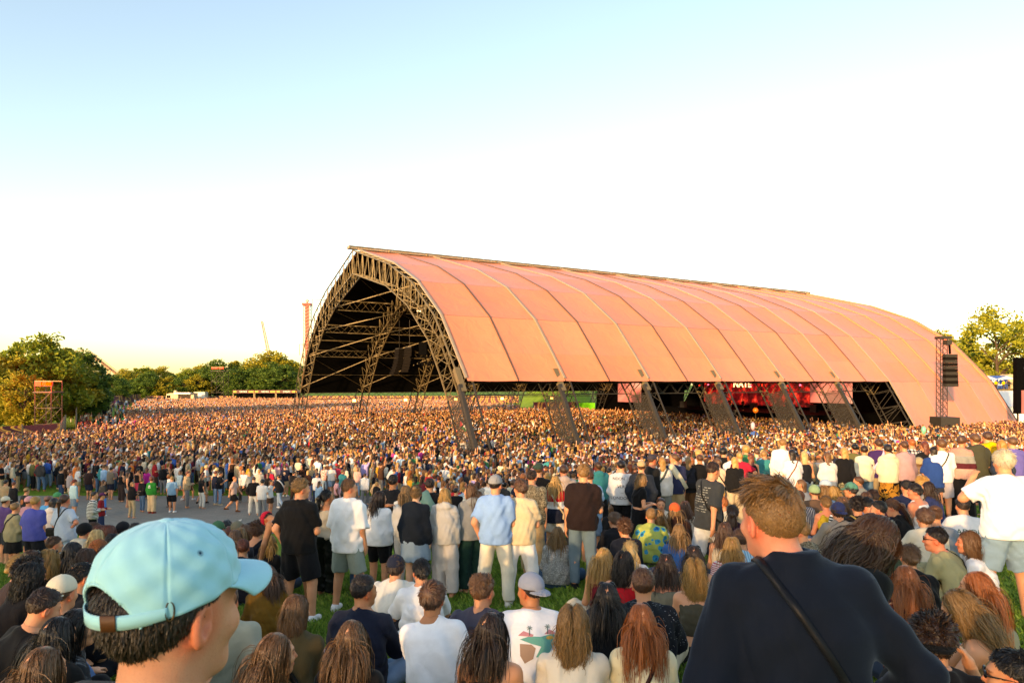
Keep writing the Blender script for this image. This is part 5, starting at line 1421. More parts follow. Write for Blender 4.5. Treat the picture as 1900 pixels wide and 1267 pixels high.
# ------------------------------------------------------------------ stalls, truck and other small buildings
STP = plain('stall_print', '#5a3a34', .7); STY = plain('stall_yellow', '#c79a48', .7); LWHITE = plain('white_letters', '#efe9dc', .6)
for i in range(3):
    Z = 203; x0 = 434+40*i; p = P(x0+20, 709, Z); o = empty('drinks_stall', (p[0], Z, .4)); tag(o, f'drinks stall with dark printed fascia, {("nearest the food truck", "middle of the three", "nearest the tent leg")[i]}', 'stall', 'drinks stalls along the back')
    mb = MB(); mb.box((0, .3, 3.1), (6.3, 2.6, .9)); mb.build('fascia', STP, o)
    mb = MB(); mb.box((-2.5, -1.03, 3.1), (1.0, .05, .5)); mb.box((2.3, -1.03, 3.1), (1.5, .05, .5)); mb.build('fascia_print', STY, o)
    for x in (-3.05, 3.05): mb = MB(); mb.box((x, -.9, 1.35), (.16, .16, 2.7)); mb.build('post', STEEL, o)
    mb = MB(); mb.box((0, 1.4, 1.35), (6.1, .1, 2.7)); mb.build('back_wall', BLACK, o)
    mb = MB(); mb.box((0, -.4, .55), (6.0, .5, 1.1)); mb.build('counter', DKSTEEL, o)
    tm = text_mesh('DRINKS', .62, .01); tm.materials.append(LWHITE); put('lettering', tm, o, (0, -1.08, 3.1), (R(90), 0, 0))
TRUCK = plain('truck_beige', '#b9a283', .6)
p = P(338, 709, 196); o = empty('food_truck', (p[0], 196, .0)); tag(o, 'beige retro food truck with open hatch by the far fence', 'food truck')
mb = MB(); mb.box((.6, 0, 1.9), (6.6, 2.4, 2.6)); mb.build('body', TRUCK, o)
mb = MB(); mb.add([(-4.3, -1.2, .6), (-2.7, -1.2, .6), (-2.7, -1.2, 3.2), (-3.9, -1.2, 3.0), (-4.3, 1.2, .6), (-2.7, 1.2, .6), (-2.7, 1.2, 3.2), (-3.9, 1.2, 3.0)], [(0, 1, 2, 3), (7, 6, 5, 4), (0, 4, 5, 1), (1, 5, 6, 2), (2, 6, 7, 3), (3, 7, 4, 0)]); mb.build('cab', TRUCK, o)
mb = MB(); mb.box((-3.3, -1.22, 2.2), (1.0, .06, .7)); mb.build('cab_window', BLACK, o)
mb = MB(); mb.box((1.2, -1.22, 2.2), (3.6, .08, 1.1)); mb.build('hatch_opening', plain('hatch_dark', '#2a211a', .8), o)
mb = MB(); mb.box((1.0, -1.7, 3.15), (4.6, 1.1, .5)); mb.build('awning', plain('awning_white', '#d9d4c8', .7), o)
mb = MB(); mb.box((-1.6, -.6, 3.55), (.7, .7, .8)); mb.build('vent', TRUCK, o)
for x in (-3.0, 2.4):
    mb = MB(); mb.bar((x, -1.25, .5), (x, -.9, .5), .5, 14); mb.build('wheel', BLACK, o)
p = P(379, 709, 206); mb = MB(); mb.box((0, 0, 1.9), (3.1, 2.2, 2.8)); mb.box((0, -.2, 3.36), (3.3, 2.5, .12)); o = mb.build('white_cabin', plain('cabin_white', '#d5d0c4', .6)); o.location = (p[0], 204, 0); tag(o, 'small white cabin beside the food truck', 'cabin')
p = P(132, 709, 108); o = empty('notice_board', (p[0], 108, 0)); tag(o, 'pale teal notice board on a pole beside the climbing fence', 'sign')
mb = MB(); mb.bar((0, 0, 0), (0, 0, 3.3), .1, 6); mb.build('pole', POST, o); mb = MB(); mb.box((.1, -.12, 2.6), (.85, .06, .75), Matrix.Rotation(R(8), 3, 'Y')); mb.build('board', plain('teal_board', '#7fa092', .6), o)
p = P(176, 709, 122); mb = MB(); mb.box((0, 0, 1.5), (3.4, 3, 3.0)); mb.box((0, 0, 3.05), (3.6, 3.2, .12)); o = mb.build('dark_shed', BLACK); o.location = (p[0], 122, 0); tag(o, 'dark flat shed behind the climbing fence', 'shed')

# ------------------------------------------------------------------ speaker tower and things at the closed end of the tent
p = P(1750, 709, 73); o = empty('speaker_tower', (p[0], 73, 0)); tag(o, 'slim truss tower carrying a black line array before the closed tent end', 'speaker tower')
def trs(mb, x, w_, z0, z1, r=.05, n=12, y=0):
    for sx in (-w_, w_):
        for sy in (-w_, w_): mb.bar((x+sx, y+sy, z0), (x+sx, y+sy, z1), r, 4)
    for i in range(n):
        a, b = z0+(z1-z0)*i/n, z0+(z1-z0)*(i+1)/n
        for sy in (-w_, w_): mb.bar((x-w_, y+sy, a), (x+w_, y+sy, b), r*.6, 3, cap=False); mb.bar((x+w_, y+sy, a), (x-w_, y+sy, b), r*.6, 3, cap=False)
        for sx in (-w_, w_): mb.bar((x+sx, y-w_, a), (x+sx, y+w_, b), r*.6, 3, cap=False)
mb = MB(); trs(mb, -.15, .36, 2.6, 11.0, .04); mb.build('mast', DKSTEEL, o)
mb = MB(); mb.box((0, 0, 11.05), (1.25, 1.0, .25)); mb.box((.1, -.6, 10.5), (.5, .7, .5)); mb.build('head_block', DKSTEEL, o)
for i in range(11):
    mb = MB(); mb.box((.25, -.75-.003*i*i*.5, 9.1-.31*i), (1.28, .55, .30), Matrix.Rotation(R(i*.5), 3, 'X')); mb.build('cabinet', GREYB if i % 2 else plain('speaker_black', '#2a2621', .8), o)
mb = MB(); mb.bar((.25, -.75, 9.3), (.25, -.6, 10.6), .12, 5); mb.build('hoist', BLACK, o)
mb = MB(); mb.box((.15, 0, 1.3), (2.0, 2.0, 2.6)); mb.build('ballast_base', DKSTEEL, o)
mb = MB(); mb.box((0, 0, .7), (9.5, .12, 1.4)); mb.box((-4.7, .5, .7), (.1, 1, 1.4)); o = mb.build('barrier', DKSTEEL); o.location = (P(1722, 709, 70)[0], 70, 0); o.rotation_euler[2] = -.2; tag(o, 'long dark crowd barrier at the foot of the speaker tower', 'barrier')
MARQ = plain('marquee_white', '#e4e2dc', .6)
p = P(1868, 709, 104); o = empty('white_marquee', (p[0], 104, .4)); tag(o, 'white pitched marquee beyond the closed end of the concert tent', 'marquee')
mb = MB(); w_, l_ = 5.2, 4
mb.add([(-w_, -l_, 2.3), (w_, -l_, 2.3), (w_, l_, 2.3), (-w_, l_, 2.3), (-2.6, 0, 4.6), (2.6, 0, 4.6)], [(0, 1, 5, 4), (2, 3, 4, 5), (0, 4, 3), (1, 2, 5)]); mb.build('roof', MARQ, o)
mb = MB(); mb.box((0, 0, 1.15), (w_*2-.1, l_*2-.1, 2.25)); mb.build('wall', MARQ, o)
mb = MB(); mb.box((1.2, -l_-.02, 1.0), (1.3, .06, 1.9)); mb.build('door', DKSTEEL, o)
p = P(1850, 709, 130); o = empty('viewing_deck', (p[0], 130, 0)); tag(o, 'raised viewing deck with railing above the white marquee', 'deck')
mb = MB(); mb.box((1, 2, 4.8), (11, 5, .3)); mb.build('floor', STEEL, o)
mb = MB(); mb.box((1.5, .2, 2.3), (10, .2, 4.6)); mb.build('front_cladding', DKSTEEL, o)
for i in range(9):
    mb = MB(); mb.bar((-4.2+1.3*i, -.45, 4.95), (-4.2+1.3*i, -.45, 5.95), .04, 4); mb.build('rail_post', STEEL, o)
mb = MB(); mb.bar((-4.4, -.45, 5.95), (6.4, -.45, 5.95), .04, 4); mb.bar((-4.4, -.45, 5.5), (6.4, -.45, 5.5), .03, 4); mb.build('handrail', STEEL, o)
BLUE = plain('container_blue', '#2a4f9a', .5)
p = P(1850, 709, 136); o = empty('blue_container', (p[0], 136, 4.95)); tag(o, 'blue container with big white letters behind the viewing deck', 'container')
mb = MB(); mb.box((0, 2, 1.35), (5.4, 2.4, 2.6)); mb.build('body', BLUE, o)
for i in range(14):
    mb = MB(); mb.box((-2.5+.385*i, .78, 1.35), (.16, .06, 2.4)); mb.build('corrugation', BLUE, o)
tm = text_mesh('KD', 1.9, .02); tm.materials.append(LWHITE); put('lettering', tm, o, (.7, .7, 1.3), (R(90), 0, 0))
mb = MB(); mb.box((4.2, 2, 1.5), (2.6, 2.2, 2.9)); o2 = mb.build('cream_cabin', TRUCK); o2.location = o.location; tag(o2, 'cream cabin beside the blue container', 'cabin')
for x, lb in ((1832, 'small white parasol on the viewing deck, nearest the concert tent'), (1868, 'small white parasol on the viewing deck behind the yellow vests')):
    p = P(x, 709, 132.5); o = empty('parasol', (p[0], 132.5, 4.95)); tag(o, lb, 'parasol')
    mb = MB(); mb.bar((0, 0, 0), (0, 0, 2.5), .05, 5); mb.build('pole', STEEL, o); mb = MB(); mb.bar((0, 0, 1.9), (0, 0, 2.6), 1.9, 8, .05); mb.build('canopy', MARQ, o)
p = P(1903, 709, 80); o = empty('side_video_screen', (p[0], 80, 0)); tag(o, 'tall black video screen with red picture at the photo edge', 'screen')
mb = MB(); mb.box((0, .3, 5.9), (2.1, .6, 6.6)); mb.build('cabinet', BLACK, o)
mb = MB(); mb.box((.25, -.03, 4.0), (1.5, .05, 2.7)); mb.build('panel', SCR, o)
tm = text_mesh('EE', 1.2, .01); tm.materials.append(LWHITE); put('lettering', tm, o, (.2, -.06, 7.6), (R(90), R(90), 0))
mb = MB(); mb.bar((-.7, .3, 0), (-.7, .3, 2.7), .1, 4); mb.bar((.7, .3, 0), (.7, .3, 2.7), .1, 4); mb.build('stand', DKSTEEL, o)
# ================================================================== PEOPLE read off the photograph one by one
W_, BK, NV, GY, BE = '#e9e6e1', '#121214', '#1b2233', '#9b9a97', '#cdb894'
def pp(x, yt, Z, pose, yaw, sex, skin, hair, top, bot, label, group, **kw):
    a = {k: kw[k] for k in ('hy', 'hp', 'stout') if k in kw}
    X, Y, g, s = place(x, yt, Z, pose, sex=sex, **a)
    return person(X, Y, g, yaw, pose, sex, skin, hair, top, bot, scale=s, label=label, seed=len(PEOPLE), **kw)[0]
def batch(rows, group):
    for r in rows:
        kw = r[11] if len(r) > 11 else {}
        o = pp(*r[:11], group, **kw); o['group'] = group
GS = 'people standing on the grass in front of the photographer'
batch([
 #
 (555, 888, 8.4, 'st_mix', 12, 'm', 'p', ('wavyshort', 'dblond'), ('tee', '#0e0e10'), ('shorts', '#0d0e12'), 'standing person in black t-shirt, black shorts and white sneakers', dict(hy=30, shoes=W_, stout=1.06)),
 (604, 908, 10.2, 'st_front', 15, 'f', 't', ('pony', 'black'), ('tank', '#b8ab95'), ('wide', '#101512', SATIN), 'person with black ponytail, beige cropped top and shiny black trousers', dict(hy=30)),
 (645, 888, 9.0, 'st_apart', 18, 'm', 'p', ('short', 'lbrown'), ('baggy', '#f4f2f0'), ('shorts', '#8d978c'), 'standing person in oversized white t-shirt and sage grey shorts', dict(hy=40, shoes=W_)),
 (640, 905, 10.6, 'st_point', 10, 'm', 't', ('short', 'dark'), ('tee', '#42525f'), ('jeans', '#3c5a78'), 'person in slate t-shirt pointing past the white t-shirt', {}),
 (702, 910, 10.0, 'st_front', 15, 'f', 'p', ('long', 'dbrown'), ('long', '#f0eeec'), ('biker', '#0c0c0e'), 'person in white long sleeved top and black cycling shorts', dict(hy=30, stout=1.12)),
 (728, 880, 12.2, 'st_down', 10, 'm', 't', ('short', 'dark'), ('long', '#17171a'), ('trousers', '#15161a'), 'person in black shirt behind the white long sleeved top', dict(stout=1.1)),
 (752, 900, 10.9, 'st_front', 5, 'f', 'p', ('mid', 'dblond'), ('long', '#d9d6cf'), ('trousers', '#dcd9d3'), 'person all in cream behind the navy sweater and denim skirt', {}),
 (771, 899, 9.6, 'st_down', 8, 'f', 'l', ('bun', 'dblond'), ('long', '#141c26'), ('skirt', '#7f95a6', DENIM), 'person with bun in navy sweater and pale denim mini skirt', dict(stout=1.05)),
 (797, 887, 12.0, 'st_down', 5, 'm', 'p', ('short', 'dbrown'), ('tee', '#111114'), ('trousers', '#3a3a3a'), 'person in black t-shirt with a teal shawl over the back', dict(strap=('#5f8780', .22, -1))),
 (825, 905, 9.8, 'st_down', 5, 'f', 'p', ('bob', 'blond'), ('hoodie', '#c2bfb8'), ('wide', '#cac4be'), 'blond person in baggy grey hoodie and wide grey sweatpants', {}),
 (874, 897, 10.0, 'st_hold', -35, 'f', 'p', ('long', 'lbrown'), ('hoodie', '#8b8d8c'), ('wide', '#12332c'), 'person with hoodie slipped off, dark green track pants, holding a beer', dict(hy=-40, glasses='up')),
 (919, 882, 8.9, 'st_mix', 5, 'm', 'p', ('short', 'dark'), ('tee', '#84aada'), ('trousers', '#e6dcc6'), 'standing person in light blue t-shirt, cream trousers and grey cap', dict(cap=('front', '#8c8f95'), hy=15, shoes='#cfc8bb')),
 (966, 889, 9.0, 'st_mix', 0, 'm', 'p', ('mop', 'brown'), ('tee', '#d6c09c'), ('trousers', '#ebe7e3'), 'standing person in beige t-shirt and white trousers', dict(hy=-30, shoes=W_)),
 (987, 871, 11.2, 'st_down', 5, 'm', 'p', ('crew', 'dbrown'), ('tee', 'olive_pattern'), ('trousers', '#a8906c'), 'person with crew cut in olive patterned shirt', dict(hy=20)),
 (999, 859, 13.0, 'st_down', 10, 'm', 'p', ('crew', 'lbrown'), ('tee', '#0d0d0f'), ('jeans', '#3f5570'), 'person in black t-shirt and dark green cap', dict(cap=('front', '#35493f'))),
 (1030, 882, 11.6, 'st_front', 10, 'f', 'p', ('long', 'blond'), ('long', 'red_white'), ('short_shorts', '#d5cbbb'), 'blond person in red, white and navy top with tote bag', dict(strap=('#cdb894', .03, -1, 'bag'))),
 (1046, 861, 13.0, 'st_down', 5, 'm', 'r', ('crew', 'brown'), ('hoodie', '#b3a095'), ('trousers', '#5a5248'), 'person in dusty beige hoodie behind the tote bag', {}),
 (1080, 861, 9.6, 'st_hold', 5, 'm', 'p', ('wavyshort', 'dblond'), ('tee', '#201414'), ('jeans', '#5d7380'), 'standing person in dark brown t-shirt, blue jeans and black shoes', dict(shoes='#121212')),
 (1094, 872, 11.8, 'st_down', 0, 'm', 'p', ('short', 'brown'), ('tee', '#8fb0cc'), ('shorts', '#6f8aa5'), 'person in pale blue t-shirt hidden behind the dark brown t-shirt', dict(stout=1.12)),
 (1153, 853, 13.4, 'st_front', 5, 'm', 'p', ('crew', 'dark'), ('long', '#c3c6ca'), ('trousers', '#0d0d0f'), 'person in pale jacket with lettering on the back and black trousers', dict(stout=1.05)),
 (1186, 877, 11.4, 'st_front', 80, 'f', 'p', ('bob', 'dblond'), ('crop', '#0b0b0d'), ('long_skirt', '#0a0a0c'), 'person in black top and long black skirt with hands clasped, seen in profile', {}),
 (1190, 855, 13.2, 'st_pocket', 10, 'm', 'p', ('crew', 'brown'), ('long', '#1b2431'), ('jeans', '#7c8288'), 'person in navy sweater and beige cap', dict(cap=('front', '#b59a74'))),
 (1314, 857, 9.2, 'st_walk', 62, 'm', 'p', ('short', 'dbrown'), ('baggy', '#33373a'), ('wide', '#c3c8ca'), 'person walking in charcoal t-shirt with lettering and pale jeans', dict(hy=10, hp=-10, shoes=W_, strap=('#121212', .03, -1))),
 (1208, 843, 15.0, 'st_down', 60, 'm', 'r', ('crew', 'brown'), ('long', '#141517'), ('trousers', '#222222'), 'person in black jacket and dark cap seen in profile', dict(cap=('front', '#3d3a44'))),
 (1229, 847, 15.0, 'st_down', 0, 'f', 'p', ('mid', 'gold'), ('long', '#d8cfc6'), ('shorts', '#77776f'), 'person in off white sweater and grey shorts with dark strap', dict(strap=('#4b5450', .05, 1))),
 (1252, 841, 15.2, 'st_down', 0, 'm', 'p', ('short', 'lbrown'), ('tee', '#242a4a'), ('shorts', '#a8906a'), 'person in navy shirt with cream sweater over the shoulders and tan shorts', dict(hy=-60, strap=('#c9c2a8', .14, -1))),
 (1277, 847, 16.0, 'st_down', 5, 'f', 'p', ('mid', 'dblond'), ('tee', '#25262e'), ('trousers', '#6b4a30'), 'person in dark top with black backpack and brown trousers', dict(strap=('#151418', .05, 1, 'backbag'))),
 (1299, 842, 16.0, 'st_down', 5, 'm', 't', ('crew', 'brown'), ('tee', '#0e0e10'), ('trousers', '#46423c'), 'broad person in plain black t-shirt above the walking charcoal t-shirt', {}),
 (1333, 850, 15.2, 'st_down', 8, 'f', 'p', ('lowbun', 'lbrown'), ('long', '#cbb199'), ('jeans', '#7f8a92'), 'person in tight beige top, grey jeans and black shoulder bag', dict(strap=('#121212', .03, -1, 'bag'))),
 (1364, 847, 14.4, 'st_front', 0, 'f', 'p', ('long', 'blond'), ('long', '#101012'), ('trousers', '#b8a689'), 'person with long golden hair over a black sweater', {}),
 (1375, 838, 16.2, 'st_hip', 10, 'm', 'p', ('bun', 'blond'), ('tee', '#a81f38'), ('shorts', '#3b3a44'), 'person in crimson shirt with hand on hip', {}),
 (1394, 840, 16.2, 'st_front', 5, 'f', 'p', ('long', 'auburn'), ('tank', '#141416'), ('jeans', '#42566b'), 'person with long auburn hair and black sleeveless top', {}),
 (1471, 833, 14.3, 'st_front', 0, 'f', 'l', ('curlylong', 'dark'), ('tee', '#e2dedb'), ('long_skirt', '#7a2948'), 'person with dark curls, white t-shirt and red bag strap', dict(strap=('#7a2a1a', .025, 1))),
 (1493, 836, 14.4, 'st_front', 12, 'f', 'p', ('mid', 'lblond'), ('tank', '#191c22'), ('jeans', '#8298a6'), 'blond person in black tank top and light jeans', {}),
 (1537, 838, 14.0, 'st_front', 0, 'f', 'p', ('long', 'lbrown'), ('long', '#dcd2c8'), ('skirt', '#ddd8cf'), 'person in white sweater and white mini skirt', {}),
 (1568, 829, 14.0, 'st_front', 0, 'f', 'p', ('long', 'blond'), ('long', '#111114'), ('skirt', 'camo'), 'blond person in black sweater and camouflage skirt', {}),
 (1604, 826, 15.0, 'st_front', 20, 'f', 'p', ('short', 'dbrown'), ('long', '#d9d0b8'), ('jeans', '#5d7f9b'), 'person in cream jumper and blue jeans', {}),
 (1632, 814, 15.0, 'st_pocket', 5, 'm', 'p', ('short', 'brown'), ('long', '#3b2558'), ('shorts', '#9a8a6d'), 'person in purple printed sweatshirt and khaki shorts', dict(strap=('#c7b2cf', .10, 1))),
 (1649, 824, 14.0, 'st_front', 5, 'f', 'p', ('mop', 'dark'), ('hoodie', '#dccdae'), ('long_skirt', 'ochre_print'), 'person in cream knit and ochre and black printed long skirt', {}),
 (1680, 817, 14.0, 'st_front', 0, 'f', 'p', ('crew', 'brown'), ('long', '#a98a8e'), ('leggings', '#101014'), 'person in dusty pink sweatshirt and black leggings', dict(stout=1.1)),
 (1718, 818, 15.2, 'st_front', 0, 'f', 'p', ('mid', 'auburn'), ('long', '#15161a'), ('trousers', '#202024'), 'red haired person in black leather jacket', {}),
 (1693, 813, 16.2, 'st_down', 0, 'm', 'r', ('crew', 'red'), ('long', 'plaid'), ('jeans', '#3c4c5f'), 'person in black and white plaid shirt', {}),
 (1733, 828, 13.4, 'st_front', 20, 'f', 'p', ('long', 'dark'), ('baggy', '#1d3f7e'), ('short_shorts', '#2a2f3a'), 'person in oversized blue sports jersey with dark ponytail', {}),
 (1748, 814, 13.4, 'st_down', 5, 'm', 'p', ('mop', 'lbrown'), ('tee', '#e3dedc'), ('shorts', '#a39ea6'), 'person in white t-shirt and lilac grey shorts with white socks', dict(strap=('#1a1a1a', .025, 1), shoes=W_)),
 (1783, 807, 13.4, 'st_front', 50, 'f', 'r', ('bun', 'brown'), ('long', 'block'), ('long_skirt', '#0e0e10'), 'person in pink, grey and burgundy sweater laughing in profile', {}),
 (1812, 804, 13.4, 'st_pocket', 0, 'm', 'p', ('short', 'lbrown'), ('hoodie', '#3c3e31'), ('jeans', '#6f8699'), 'person in dark olive hooded jacket', dict(stout=1.05)),
 (1834, 800, 14.6, 'st_down', 0, 'm', 'p', ('short', 'brown'), ('hoodie', '#d9a51c'), ('jeans', '#39485a'), 'person in bright yellow hoodie', {}),
 (1862, 815, 13.0, 'st_front', -5, 'f', 'p', ('long', 'gold'), ('long', '#1d2a3d'), ('jeans', '#33425a'), 'person with long hair in navy jacket beside the yellow hoodie', {}),
 (1880, 810, 14.0, 'st_down', 0, 'm', 'p', ('short', 'lbrown'), ('tee', '#5d58a0'), ('jeans', '#33425a'), 'person in violet t-shirt at the photo edge', {}),
 (1868, 834, 6.7, 'st_face', 5, 'm', 'p', ('mop', 'silver'), ('tee', '#f0f0f2'), ('shorts', '#7c98ab', DENIM), 'grey haired person in white t-shirt and denim shorts, hand raised to the face', dict(hy=-10, stout=1.12, hp=0)),
 (24, 932, 14.0, 'st_front', 25, 'f', 'p', ('bun', 'dblond'), ('long', '#8f8a6c'), ('skirt', '#141414'), 'person in khaki jacket and black mini skirt with crossbody bag', dict(strap=('#151515', .035, 1))),
 (64, 920, 13.5, 'st_down', 10, 'm', 'r', ('short', 'blond'), ('tee', '#4b52a0'), ('shorts', '#111318'), 'blond person in indigo blue t-shirt and black shorts', dict(stout=1.12)),
 (97, 923, 14.2, 'st_front', 10, 'f', 'p', ('curlylong', 'dark'), ('hoodie', '#d5cdc5'), ('jeans', '#2b3a52'), 'person with dark curly hair in cream hoodie and dark jeans', {}),
 (121, 916, 13.2, 'st_hip', 10, 'f', 'r', ('braid', 'brown'), ('tee', '#aebccb'), ('jeans', '#7f98ac'), 'person with a braid, pale blue t-shirt, jeans and small black bag', dict(strap=('#111111', .02, 1, 'bag'))),
 (552, 955, 9.6, 'st_bend', -60, 'm', 't', ('crew', 'dark'), ('tank', '#141416'), ('shorts', '#17181c'), 'person bending forward with a red headband', dict(cap=('beanie', '#c01c34'))),
 (1512, 964, 3.05, 'st_lean', 72, 'f', 'l', ('longwavy', 'brown'), ('long', '#0e1112'), ('jeans', '#2b3440'), 'person with long wavy brown hair bending forward beside the navy sweater', dict(hy=0, hp=-30, lodZ=3)),
], GS)
GF = 'people sitting on the grass close to the photographer'
